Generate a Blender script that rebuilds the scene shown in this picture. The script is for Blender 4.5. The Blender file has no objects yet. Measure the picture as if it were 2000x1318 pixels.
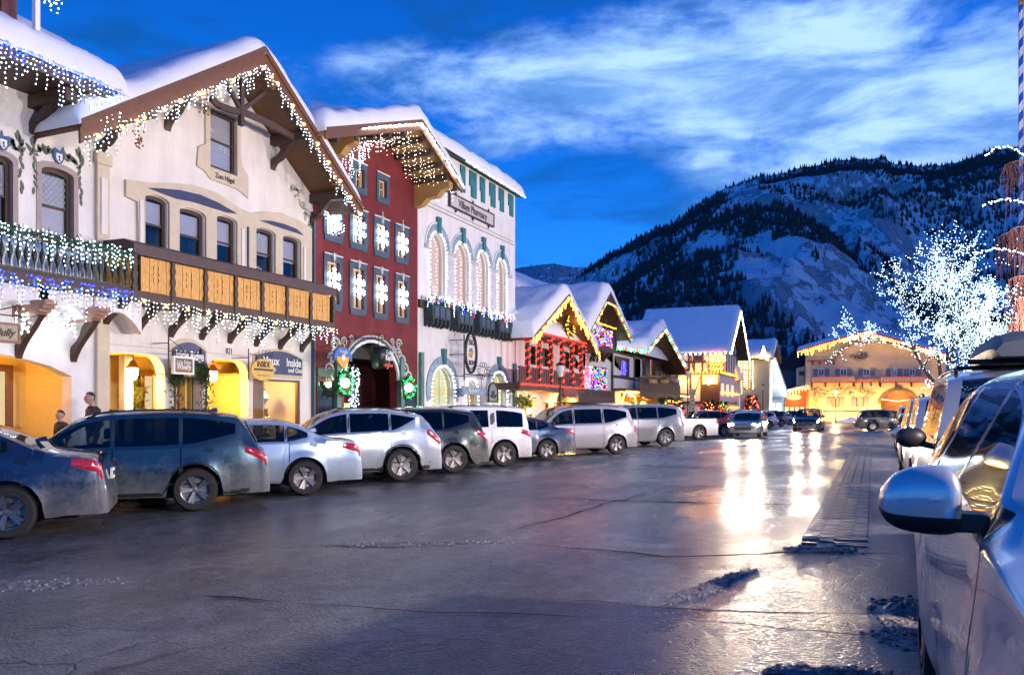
import bpy, math, random
from math import sin, cos, pi, radians, sqrt, atan, hypot
from mathutils import Vector, Matrix, noise
from mathutils.geometry import tessellate_polygon
random.seed(7)
R = random.Random(11)
scene = bpy.context.scene
COL = scene.collection

# ---------------------------------------------------------------- camera
FPX, XV, YH, HC = 1600.0, 1705.0, 803.0, 1.45       # focal length in photo pixels, street vanishing point, horizon, eye height
TH = atan((XV - 1000.0) / FPX)
CT, ST = cos(TH), sin(TH)
cam_d = bpy.data.cameras.new('camera'); cam = bpy.data.objects.new('camera', cam_d); COL.objects.link(cam)
cam.location = (0, 0, HC); cam.rotation_euler = (pi / 2, 0, TH)
cam_d.sensor_width = 36.0; cam_d.lens = FPX / 2000 * 36.0; cam_d.shift_y = (YH - 659.0) / 2000.0
cam_d.clip_start = 0.05; cam_d.clip_end = 30000
scene.camera = cam

# ---------------------------------------------------------------- sky and light (blue hour)
scene.view_settings.view_transform = 'Standard'; scene.view_settings.look = 'None'
scene.view_settings.gamma = 1; scene.view_settings.use_curve_mapping = False
scene.view_settings.exposure = 0.45
world = bpy.data.worlds.new('World'); scene.world = world; world.use_nodes = True
WN, WL = world.node_tree.nodes, world.node_tree.links
for n in list(WN): WN.remove(n)
def wn(t, **kw):
    n = WN.new(t)
    for k, v in kw.items(): setattr(n, k, v)
    return n
def wlink(a, b): WL.new(a, b)
def wm(op, a, b=None, c=None, clamp=False):
    n = wn('ShaderNodeMath', operation=op); n.use_clamp = clamp
    for i, q in enumerate((a, b, c)):
        if q is None: continue
        if isinstance(q, (int, float)): n.inputs[i].default_value = q
        else: wlink(q, n.inputs[i])
    return n.outputs[0]
SUN_EL, SUN_AZ = 3.0, 40.0
sky = wn('ShaderNodeTexSky', sky_type='NISHITA'); sky.sun_disc = False
sky.sun_elevation = radians(SUN_EL); sky.sun_rotation = radians(SUN_AZ); sky.ozone_density = 6.0; sky.air_density = 1.0; sky.dust_density = 0.2
tc = wn('ShaderNodeTexCoord'); sep = wn('ShaderNodeSeparateXYZ'); wlink(tc.outputs['Generated'], sep.inputs[0])
DX, DY, DZ = sep.outputs
fw = wm('ADD', wm('MULTIPLY', DX, -ST), wm('MULTIPLY', DY, CT))
rt = wm('ADD', wm('MULTIPLY', DX, CT), wm('MULTIPLY', DY, ST))
az = wm('ARCTAN2', rt, fw)                        # azimuth from the camera axis
el = wm('ARCSINE', DZ)                            # elevation
ramp = wn('ShaderNodeValToRGB'); wlink(wm('DIVIDE', el, 1.2, clamp=True), ramp.inputs[0])
cr = ramp.color_ramp; cr.interpolation = 'EASE'
cr.elements[0].position = 0.0; cr.elements[0].color = (0.12, 0.36, 0.82, 1)
cr.elements[1].position = 1.0; cr.elements[1].color = (0.001, 0.045, 0.26, 1)
for p, c in ((0.14, (0.012, 0.17, 0.58, 1)), (0.26, (0.003, 0.105, 0.43, 1)), (0.42, (0.0015, 0.070, 0.33, 1))):
    e = cr.elements.new(p); e.color = c
# dusk tint over the Sky Texture's own brightness
skyg = wn('ShaderNodeMix', data_type='RGBA', blend_type='MIX'); skyg.inputs[0].default_value = 0.12
skb = wn('ShaderNodeMix', data_type='RGBA', blend_type='MULTIPLY'); skb.inputs[0].default_value = 1.0
wlink(sky.outputs[0], skb.inputs[6]); skb.inputs[7].default_value = (0.15, 0.35, 0.9, 1)
wlink(ramp.outputs[0], skyg.inputs[6]); wlink(skb.outputs[2], skyg.inputs[7])
# clouds: soft banks with wind-drawn streaks
comb = wn('ShaderNodeCombineXYZ'); wlink(az, comb.inputs[0]); wlink(el, comb.inputs[1])
mapn = wn('ShaderNodeMapping'); wlink(comb.outputs[0], mapn.inputs[0])
mapn.inputs['Rotation'].default_value = (0, 0, radians(-8)); mapn.inputs['Scale'].default_value = (2.6, 6.0, 1); mapn.inputs['Location'].default_value = (3.3, 1.7, 0)
nz = wn('ShaderNodeTexNoise'); wlink(mapn.outputs[0], nz.inputs['Vector']); nz.inputs['Scale'].default_value = 2.3; nz.inputs['Detail'].default_value = 9; nz.inputs['Roughness'].default_value = 0.62; nz.inputs['Distortion'].default_value = 0.25
def blob(a0, e0, ra, re, tilt=0.0):
    ct, st = cos(tilt), sin(tilt)
    da, de = wm('SUBTRACT', az, a0), wm('SUBTRACT', el, e0)
    p = wm('DIVIDE', wm('ADD', wm('MULTIPLY', da, ct), wm('MULTIPLY', de, st)), ra)
    q = wm('DIVIDE', wm('SUBTRACT', wm('MULTIPLY', de, ct), wm('MULTIPLY', da, st)), re)
    d2 = wm('ADD', wm('MULTIPLY', p, p), wm('MULTIPLY', q, q))
    return wm('POWER', 2.718, wm('MULTIPLY', d2, -1.0))
def ang(px, py):
    u, v = (px - 1000) / FPX, (YH - py) / FPX
    return atan(u), atan(v * cos(atan(u)))
m = None
for (px, py, ra, re, ti, w) in ((1800, 240, .30, .11, .10, 1.0), (1330, 140, .24, .075, .05, .80), (960, 200, .24, .06, .18, .66),
                                (800, 130, .14, .030, .05, .35), (1560, 60, .20, .05, .1, .55), (2300, 200, .4, .14, 0, .7), (-600, 100, .4, .1, 0, .5), (1400, 310, .08, .025, -.3, .5)):
    a0, e0 = ang(px, py)
    b = wm('MULTIPLY', blob(a0, e0, ra, re, ti), w)
    m = b if m is None else wm('ADD', m, b)
for (px, py, ra, re, ti, w) in ((1200, 350, .20, .035, .05, .55), (1900, 20, .14, .03, .2, .5)):
    a0, e0 = ang(px, py)
    m = wm('SUBTRACT', m, wm('MULTIPLY', blob(a0, e0, ra, re, ti), w))
dens = wm('ADD', wm('SUBTRACT', m, .22), wm('MULTIPLY', wm('MULTIPLY', wm('SUBTRACT', nz.outputs[0], 0.5), 3.9), wm('ADD', m, .22, clamp=True)))
mr = wn('ShaderNodeMapRange', interpolation_type='SMOOTHSTEP'); wlink(dens, mr.inputs[0])
mr.inputs[1].default_value = 0.08; mr.inputs[2].default_value = 1.25; mr.inputs[3].default_value = 0; mr.inputs[4].default_value = 1.0
map2 = wn('ShaderNodeMapping'); wlink(comb.outputs[0], map2.inputs[0]); map2.inputs['Rotation'].default_value = (0, 0, radians(-14)); map2.inputs['Scale'].default_value = (2.2, 9.0, 1); map2.inputs['Location'].default_value = (8.3, 2.1, 0)
nz2 = wn('ShaderNodeTexNoise'); wlink(map2.outputs[0], nz2.inputs['Vector']); nz2.inputs['Scale'].default_value = 1.9; nz2.inputs['Detail'].default_value = 8; nz2.inputs['Roughness'].default_value = 0.6; nz2.inputs['Distortion'].default_value = .4
# dark slate cloud bands over the blue, then the pale banks with their own shading
mr3 = wn('ShaderNodeMapRange', interpolation_type='SMOOTHSTEP'); wlink(nz2.outputs[0], mr3.inputs[0]); mr3.inputs[1].default_value = .46; mr3.inputs[2].default_value = .66; mr3.inputs[4].default_value = .62
dk = wn('ShaderNodeMix', data_type='RGBA'); wlink(mr3.outputs[0], dk.inputs[0]); wlink(skyg.outputs[2], dk.inputs[6]); dk.inputs[7].default_value = (0.004, 0.058, 0.22, 1)
mr4 = wn('ShaderNodeMapRange', interpolation_type='SMOOTHSTEP'); wlink(nz2.outputs[0], mr4.inputs[0]); mr4.inputs[1].default_value = .36; mr4.inputs[2].default_value = .62
cc = wn('ShaderNodeMix', data_type='RGBA'); wlink(mr4.outputs[0], cc.inputs[0]); cc.inputs[6].default_value = (0.33, 0.52, 0.86, 1); cc.inputs[7].default_value = (0.085, 0.22, 0.54, 1)
cl = wn('ShaderNodeMix', data_type='RGBA'); wlink(mr.outputs[0], cl.inputs[0]); wlink(dk.outputs[2], cl.inputs[6]); wlink(cc.outputs[2], cl.inputs[7])
bg = wn('ShaderNodeBackground'); wlink(cl.outputs[2], bg.inputs[0]); bg.inputs[1].default_value = 1.2
wo = wn('ShaderNodeOutputWorld'); wlink(bg.outputs[0], wo.inputs[0])

sun_d = bpy.data.lights.new('twilight_sun', 'SUN'); sun = bpy.data.objects.new('twilight_sun', sun_d); COL.objects.link(sun)
sun_d.energy = 0.25; sun_d.angle = radians(40); sun_d.color = (1.0, 0.80, 0.72)
sun.rotation_euler = Vector((1.0, .38, .17)).to_track_quat("Z", "Y").to_euler()

scene.cycles.use_denoising = True
try: scene.cycles.denoiser = 'OPENIMAGEDENOISE'
except Exception: pass
scene.cycles.use_adaptive_sampling = True; scene.cycles.adaptive_threshold = 0.02
scene.cycles.max_bounces = 6; scene.cycles.diffuse_bounces = 2; scene.cycles.glossy_bounces = 3; scene.cycles.transparent_max_bounces = 12; scene.cycles.transmission_bounces = 4
scene.cycles.sample_clamp_indirect = 4.0; scene.cycles.caustics_reflective = False; scene.cycles.caustics_refractive = False

# ---------------------------------------------------------------- where a photo pixel meets a real plane
def ray(px, py):
    u, v = (px - 1000) / FPX, (YH - py) / FPX
    return Vector((-ST + u * CT, CT + u * ST, v))
def atX(px, py, X):
    d = ray(px, py); t = X / d.x
    return Vector((X, t * d.y, HC + t * d.z))
def atY(px, py, Y):
    d = ray(px, py); t = Y / d.y
    return Vector((t * d.x, Y, HC + t * d.z))
def atZ(px, py, Z):
    d = ray(px, py); t = (Z - HC) / d.z
    return Vector((t * d.x, t * d.y, Z))
def atDepth(px, py, dep):
    d = ray(px, py)
    return Vector((dep * d.x, dep * d.y, HC + dep * d.z))

# ---------------------------------------------------------------- materials
MATS = {}
def mat(name, col, rough=0.6, metal=0.0, nscale=0, namt=0.0, bump=0.0, bscale=20, spec=0.5, coat=0.0, stretch=None, col2=None, drip=0.0):
    if name in MATS: return MATS[name]
    m = bpy.data.materials.new(name); m.use_nodes = True; MATS[name] = m
    N, L = m.node_tree.nodes, m.node_tree.links; b = N['Principled BSDF']
    b.inputs['Roughness'].default_value = rough; b.inputs['Metallic'].default_value = metal
    b.inputs['Specular IOR Level'].default_value = spec; b.inputs['Coat Weight'].default_value = coat; b.inputs['Coat Roughness'].default_value = 0.04
    b.inputs['Base Color'].default_value = (*col, 1)
    if nscale or bump:
        tcn = N.new('ShaderNodeTexCoord'); src = tcn.outputs['Object']
        if stretch:
            mp = N.new('ShaderNodeMapping'); mp.inputs['Scale'].default_value = stretch; L.new(src, mp.inputs[0]); src = mp.outputs[0]
    if nscale:
        t = N.new('ShaderNodeTexNoise'); t.inputs['Scale'].default_value = nscale; t.inputs['Detail'].default_value = 6; t.inputs['Roughness'].default_value = .62; L.new(src, t.inputs['Vector'])
        r = N.new('ShaderNodeValToRGB'); L.new(t.outputs[0], r.inputs[0])
        c2 = col2 or tuple(max(0, c * (1 - namt)) for c in col)
        c1 = col if col2 else tuple(min(1, c * (1 + namt * .5)) for c in col)
        r.color_ramp.elements[0].position = .3; r.color_ramp.elements[1].position = .7
        r.color_ramp.elements[0].color = (*c2, 1); r.color_ramp.elements[1].color = (*c1, 1)
        if drip:                                   # rain streaks and soot in the render coat
            md = N.new('ShaderNodeMapping'); md.inputs['Scale'].default_value = (1.6, 1.6, .2); L.new(tcn.outputs['Object'], md.inputs[0])
            td = N.new('ShaderNodeTexNoise'); td.inputs['Scale'].default_value = 1.7; td.inputs['Detail'].default_value = 7; td.inputs['Roughness'].default_value = .7; L.new(md.outputs[0], td.inputs['Vector'])
            rd_ = N.new('ShaderNodeValToRGB'); L.new(td.outputs[0], rd_.inputs[0]); e_ = rd_.color_ramp.elements; e_[0].position = .30; e_[1].position = .58
            k_ = 1 - drip; e_[0].color = (k_, k_ * .98, k_ * .95, 1); e_[1].color = (1, 1, 1, 1)
            mm = N.new('ShaderNodeMix'); mm.data_type = 'RGBA'; mm.blend_type = 'MULTIPLY'; mm.inputs[0].default_value = 1; L.new(r.outputs[0], mm.inputs[6]); L.new(rd_.outputs[0], mm.inputs[7]); L.new(mm.outputs[2], b.inputs['Base Color'])
        else: L.new(r.outputs[0], b.inputs['Base Color'])
        mr2 = N.new('ShaderNodeMapRange'); L.new(t.outputs[0], mr2.inputs[0]); mr2.inputs[3].default_value = min(1, rough * 1.2); mr2.inputs[4].default_value = rough * .8
        L.new(mr2.outputs[0], b.inputs['Roughness'])
    if bump:
        t2 = N.new('ShaderNodeTexNoise'); t2.inputs['Scale'].default_value = bscale; t2.inputs['Detail'].default_value = 5; L.new(src, t2.inputs['Vector'])
        bp = N.new('ShaderNodeBump'); bp.inputs['Strength'].default_value = bump; bp.inputs['Distance'].default_value = .02; L.new(t2.outputs[0], bp.inputs['Height']); L.new(bp.outputs[0], b.inputs['Normal'])
    return m
def emit(name, col, strength, sample=True):
    if name in MATS: return MATS[name]
    m = bpy.data.materials.new(name); m.use_nodes = True; MATS[name] = m
    N, L = m.node_tree.nodes, m.node_tree.links
    N.remove(N['Principled BSDF']); e = N.new('ShaderNodeEmission'); e.inputs[0].default_value = (*col, 1); e.inputs[1].default_value = strength
    L.new(e.outputs[0], N['Material Output'].inputs[0])
    if not sample: m.cycles.emission_sampling = 'NONE'
    return m
def glass(name, tint=(.25, .3, .35), rough=0.02, ior=1.5):
    if name in MATS: return MATS[name]
    m = bpy.data.materials.new(name); m.use_nodes = True; MATS[name] = m
    N, L = m.node_tree.nodes, m.node_tree.links; N.remove(N['Principled BSDF'])
    lw = N.new('ShaderNodeLayerWeight'); lw.inputs[0].default_value = .5
    pw_ = N.new('ShaderNodeMath'); pw_.operation = 'POWER'; L.new(lw.outputs['Facing'], pw_.inputs[0]); pw_.inputs[1].default_value = 3.5
    fr = N.new('ShaderNodeMath'); fr.operation = 'MULTIPLY_ADD'; L.new(pw_.outputs[0], fr.inputs[0]); fr.inputs[1].default_value = .85; fr.inputs[2].default_value = .05
    t = N.new('ShaderNodeBsdfTransparent'); t.inputs[0].default_value = (*tint, 1)
    g = N.new('ShaderNodeBsdfGlossy'); g.inputs['Roughness'].default_value = rough
    mx = N.new('ShaderNodeMixShader'); L.new(fr.outputs[0], mx.inputs[0]); L.new(t.outputs[0], mx.inputs[1]); L.new(g.outputs[0], mx.inputs[2]); L.new(mx.outputs[0], N['Material Output'].inputs[0])
    return m

# ---------------------------------------------------------------- mesh builder
class MB:
    def __init__(s): s.v, s.f = [], []
    def add(s, vs, fs):
        o = len(s.v); s.v += [tuple(p) for p in vs]; s.f += [tuple(i + o for i in f) for f in fs]; return s
    def box(s, x0, x1, y0, y1, z0, z1):
        return s.add([(x0, y0, z0), (x1, y0, z0), (x1, y1, z0), (x0, y1, z0), (x0, y0, z1), (x1, y0, z1), (x1, y1, z1), (x0, y1, z1)],
                     [(0, 3, 2, 1), (4, 5, 6, 7), (0, 1, 5, 4), (1, 2, 6, 5), (2, 3, 7, 6), (3, 0, 4, 7)])
    def beam(s, p, q, w, h, up=Vector((0, 0, 1))):
        p, q = Vector(p), Vector(q); d = (q - p).normalized(); a = d.cross(up)
        if a.length < 1e-4: a = d.cross(Vector((1, 0, 0)))
        a.normalize(); b = a.cross(d).normalized(); a *= w / 2; b *= h / 2
        return s.add([p - a - b, p + a - b, p + a + b, p - a + b, q - a - b, q + a - b, q + a + b, q - a + b],
                     [(0, 3, 2, 1), (4, 5, 6, 7), (0, 1, 5, 4), (1, 2, 6, 5), (2, 3, 7, 6), (3, 0, 4, 7)])
    def prism(s, poly, axis, lo, hi):
        n = len(poly)
        def P(a, b, c):
            return (c, a, b) if axis == 'x' else (a, c, b) if axis == 'y' else (a, b, c)
        vs = [P(a, b, lo) for a, b in poly] + [P(a, b, hi) for a, b in poly]
        tris = tessellate_polygon([[Vector((a, b, 0)) for a, b in poly]])
        fs = [tuple(t) for t in tris] + [tuple(i + n for i in reversed(t)) for t in tris] + [(i, (i + 1) % n, (i + 1) % n + n, i + n) for i in range(n)]
        return s.add(vs, fs)
    def plate(s, outer, holes, lo, hi, axis='y'):
        loops = [outer] + list(holes); flat = [p for l in loops for p in l]; n = len(flat)
        tris = tessellate_polygon([[Vector((a, b, 0)) for a, b in l] for l in loops])
        def P(a, b, c): return (a, c, b) if axis == 'y' else (c, a, b) if axis == 'x' else (a, b, c)
        vs = [P(a, b, lo) for a, b in flat] + [P(a, b, hi) for a, b in flat]
        fs = [tuple(t) for t in tris] + [tuple(i + n for i in reversed(t)) for t in tris]
        o = 0
        for l in loops:
            k = len(l); fs += [(o + i, o + (i + 1) % k, o + (i + 1) % k + n, o + i + n) for i in range(k)]; o += k
        return s.add(vs, fs)
    def tube(s, pts, r, n=6, closed=False, cap=True):
        pts = [Vector(p) for p in pts]; m_ = len(pts); rr = r if hasattr(r, '__len__') else [r] * m_
        vs, fs = [], []
        a = None
        for i, p in enumerate(pts):
            if closed: d = pts[(i + 1) % m_] - pts[i - 1]
            else: d = pts[min(i + 1, m_ - 1)] - pts[max(i - 1, 0)]
            if d.length < 1e-9: d = Vector((0, 0, 1))
            d.normalize()
            if a is None: a = d.cross(Vector((0, 0, 1)) if abs(d.z) < .9 else Vector((1, 0, 0)))
            a = a - d * a.dot(d)
            if a.length < 1e-6: a = d.orthogonal()
            a.normalize(); b = d.cross(a)
            vs += [p + (a * cos(2 * pi * k / n) + b * sin(2 * pi * k / n)) * rr[i] for k in range(n)]
        for i in range(m_ if closed else m_ - 1):
            j = (i + 1) % m_
            fs += [(i * n + k, i * n + (k + 1) % n, j * n + (k + 1) % n, j * n + k) for k in range(n)]
        if cap and not closed: fs += [tuple(range(n - 1, -1, -1)), tuple(range((m_ - 1) * n, m_ * n))]
        return s.add(vs, fs)
    def lathe(s, prof, c=(0, 0, 0), n=16, axis='z', arc=2 * pi):
        vs, fs = [], []; k = len(prof)
        for i in range(n):
            t = arc * i / n; ca, sa = cos(t), sin(t)
            for r, h in prof:
                p = (r * ca, r * sa, h) if axis == 'z' else (h, r * ca, r * sa) if axis == 'x' else (r * ca, h, r * sa)
                vs.append((p[0] + c[0], p[1] + c[1], p[2] + c[2]))
        for i in range(n):
            j = (i + 1) % n
            fs += [(i * k + q, j * k + q, j * k + q + 1, i * k + q + 1) for q in range(k - 1)]
        return s.add(vs, fs)
    def octa(s, c, r):
        x, y, z = c
        return s.add([(x + r, y, z), (x - r, y, z), (x, y + r, z), (x, y - r, z), (x, y, z + r), (x, y, z - r)],
                     [(0, 2, 4), (2, 1, 4), (1, 3, 4), (3, 0, 4), (2, 0, 5), (1, 2, 5), (3, 1, 5), (0, 3, 5)])
    def ball(s, c, r, nu=10, nv=6, sx=1, sy=1, sz=1):
        vs, fs = [], []
        for i in range(nv + 1):
            t = pi * i / nv
            for k in range(nu):
                a = 2 * pi * k / nu
                vs.append((c[0] + r * sx * sin(t) * cos(a), c[1] + r * sy * sin(t) * sin(a), c[2] + r * sz * cos(t)))
        for i in range(nv):
            fs += [(i * nu + k, (i + 1) * nu + k, (i + 1) * nu + (k + 1) % nu, i * nu + (k + 1) % nu) for k in range(nu)]
        return s.add(vs, fs)
    def mesh(s, name):
        me = bpy.data.meshes.new(name); me.from_pydata([tuple(p) for p in s.v], [], s.f); me.validate(); return me
    def build(s, name, m, parent=None, smooth=False, bevel=0, kind=None, label=None, sub=0, angle=None):
        me = s.mesh(name)
        if m is not None: me.materials.append(m)
        if s.f:
            import bmesh
            bm = bmesh.new(); bm.from_mesh(me); bmesh.ops.recalc_face_normals(bm, faces=bm.faces); bm.to_mesh(me); bm.free()
        o = bpy.data.objects.new(name, me); COL.objects.link(o)
        if parent is not None: o.parent = parent
        if smooth:
            me.shade_smooth()
            if angle: me.set_sharp_from_angle(angle=radians(angle))
        if bevel:
            b = o.modifiers.new('bevel', 'BEVEL'); b.width = bevel; b.segments = 2; b.limit_method = 'ANGLE'
        if sub:
            b = o.modifiers.new('sub', 'SUBSURF'); b.levels = sub; b.render_levels = sub
        if kind: o['kind'] = kind
        if label: o['label'] = label
        return o
def thing(name, label, cat, loc=(0, 0, 0), rz=0.0, group=None):
    o = bpy.data.objects.new(name, None); COL.objects.link(o); o.location = loc; o.rotation_euler = (0, 0, rz); o.empty_display_size = .2
    o['label'] = label; o['category'] = cat
    if group: o['group'] = group
    return o
def tag(o, label, cat, group=None):
    o['label'] = label; o['category'] = cat
    if group: o['group'] = group
    return o
def share(name, me, parent, loc=(0, 0, 0), rot=(0, 0, 0), scl=(1, 1, 1), kind=None):
    o = bpy.data.objects.new(name, me); COL.objects.link(o); o.parent = parent; o.location = loc; o.rotation_euler = rot; o.scale = scl
    if kind: o['kind'] = kind
    return o
def text(s, size, loc, rot, m, parent, name='lettering', depth=.006, shear=0.0, bold=0.0, align='CENTER', sx=1.0):
    c = bpy.data.curves.new(name, 'FONT'); c.body = s; c.size = size; c.align_x = align; c.align_y = 'CENTER'; c.extrude = depth; c.shear = shear; c.offset = bold; c.resolution_u = 3
    c.materials.append(m); o = bpy.data.objects.new(name, c); COL.objects.link(o); o.parent = parent; o.location = loc; o.rotation_euler = rot; o.scale = (sx, 1, 1)
    return o
def lamp(parent, loc, energy, col, r=.08, name='lamp_light', spot=None, rot=None, blend=.5):
    d = bpy.data.lights.new(name, 'SPOT' if spot else 'POINT'); d.energy = energy; d.color = col; d.shadow_soft_size = r
    if spot: d.spot_size = radians(spot); d.spot_blend = blend
    o = bpy.data.objects.new(name, d); COL.objects.link(o); o.parent = parent; o.location = loc
    if rot: o.rotation_euler = rot
    return o
def arc(cx, cz, r, a0, a1, n, rz=None):
    rz = rz or r
    return [(cx + r * cos(radians(a0 + (a1 - a0) * i / n)), cz + rz * sin(radians(a0 + (a1 - a0) * i / n))) for i in range(n + 1)]
def rect(x0, x1, z0, z1): return [(x0, z0), (x1, z0), (x1, z1), (x0, z1)]
def fbm(x, y, z=0.0, o=4): return noise.fractal(Vector((x, y, z)), 1.0, 2.0, o)

# common materials
M_snow = mat('snow', (.80, .82, .86), .7, nscale=1.2, namt=.08, bump=.35, bscale=9, spec=.3)
M_stucco = mat('white_stucco', (.78, .76, .75), .8, nscale=1.4, namt=.12, bump=.35, bscale=24, drip=.12)
M_cream = mat('cream_stucco', (.78, .74, .70), .8, nscale=1.1, namt=.12, bump=.35, bscale=24, drip=.10)
M_tan = mat('tan_trim', (.60, .52, .39), .75, nscale=3, namt=.12, bump=.2, bscale=40)
M_dkwood = mat('dark_brown_wood', (.060, .030, .020), .55, nscale=9, namt=.45, bump=.3, bscale=14, stretch=(1, 1, 6))
M_brwood = mat('stained_brown_wood', (.15, .062, .025), .5, nscale=5, namt=.4, bump=.25, bscale=12, stretch=(6, .8, 6))
M_pine = mat('knotty_pine', (.72, .37, .07), .5, nscale=11, namt=.4, bump=.2, bscale=20, stretch=(3, 3, .7))
M_red = mat('red_painted_wall', (.17, .012, .016), .75, nscale=1.3, namt=.28, bump=.3, bscale=24, drip=.25)
M_slate = mat('slate_blue_trim', (.045, .085, .13), .6, nscale=4, namt=.25)
M_teal = mat('teal_trim', (.02, .17, .18), .6, nscale=4, namt=.25)
M_navy = mat('navy_paint', (.020, .030, .11), .5, nscale=4, namt=.2)
M_white = mat('white_paint', (.80, .80, .78), .5, nscale=4, namt=.06)
M_iron = mat('black_iron', (.018, .018, .020), .45, metal=.3, nscale=14, namt=.3)
M_yellow = mat('yellow_plaster', (.74, .53, .17), .8, nscale=2, namt=.08, bump=.15, bscale=25)
M_gold = mat('golden_wood', (.42, .24, .07), .55, nscale=6, namt=.3, stretch=(6, 1, 6))
M_wire = mat('light_cord', (.03, .07, .04), .6)
M_pale = mat('pale_painted_trim', (.52, .52, .50), .7, nscale=6, namt=.2)
M_leafgr = mat('painted_grey_green', (.13, .16, .13), .8, nscale=12, namt=.3)
M_green = mat('evergreen_sprig', (.018, .055, .020), .7, nscale=10, namt=.5)
M_dark = mat('dark_void', (.012, .011, .012), .6, nscale=3, namt=.3)
M_shing = mat('dark_roofing', (.03, .03, .035), .8, nscale=8, namt=.3)
G_win = glass('window_glass', (.88, .90, .92))
G_dim = glass('dark_window_glass', (.12, .14, .18))
E_white = emit('cool_white_bulb', (.66, .82, 1.0), 11)
E_blue = emit('blue_bulb', (.006, .03, 1.0), 14)
E_warm = emit('warm_bulb', (1.0, .44, .07), 9)
E_amber = emit('amber_bulb', (1.0, .34, .035), 6)
E_red = emit('red_bulb', (1.0, .025, .012), 7)
E_green = emit('green_bulb', (.012, 1.0, .16), 5)
E_room = emit('lit_room_warm', (1.0, .62, .18), 2.2)
def fonts_to_meshes():
    """lettering becomes plain mesh objects"""
    bpy.context.view_layer.update(); dg = bpy.context.evaluated_depsgraph_get()
    for o in [o for o in scene.objects if o.type == 'FONT']:
        me = bpy.data.meshes.new_from_object(o.evaluated_get(dg)); c = o.data
        if not me.materials: me.materials.append(c.materials[0])
        n = bpy.data.objects.new('lettering', me); COL.objects.link(n); n.parent = o.parent; n.location = o.location; n.rotation_euler = o.rotation_euler; n.scale = o.scale
        bpy.data.objects.remove(o); bpy.data.curves.remove(c)
# ================================================================= ground, road, mountains
M_ground = mat('snowy_field', (.70, .73, .78), .8, nscale=.05, namt=.2, bump=.3, bscale=.6)
gb = MB(); gb.add([(-9000, -300, -.42), (9000, -300, -.42), (9000, 9000, -.42), (-9000, 9000, -.42)], [(0, 1, 2, 3)])
gb.build('ground', M_ground, kind='structure')

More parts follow.
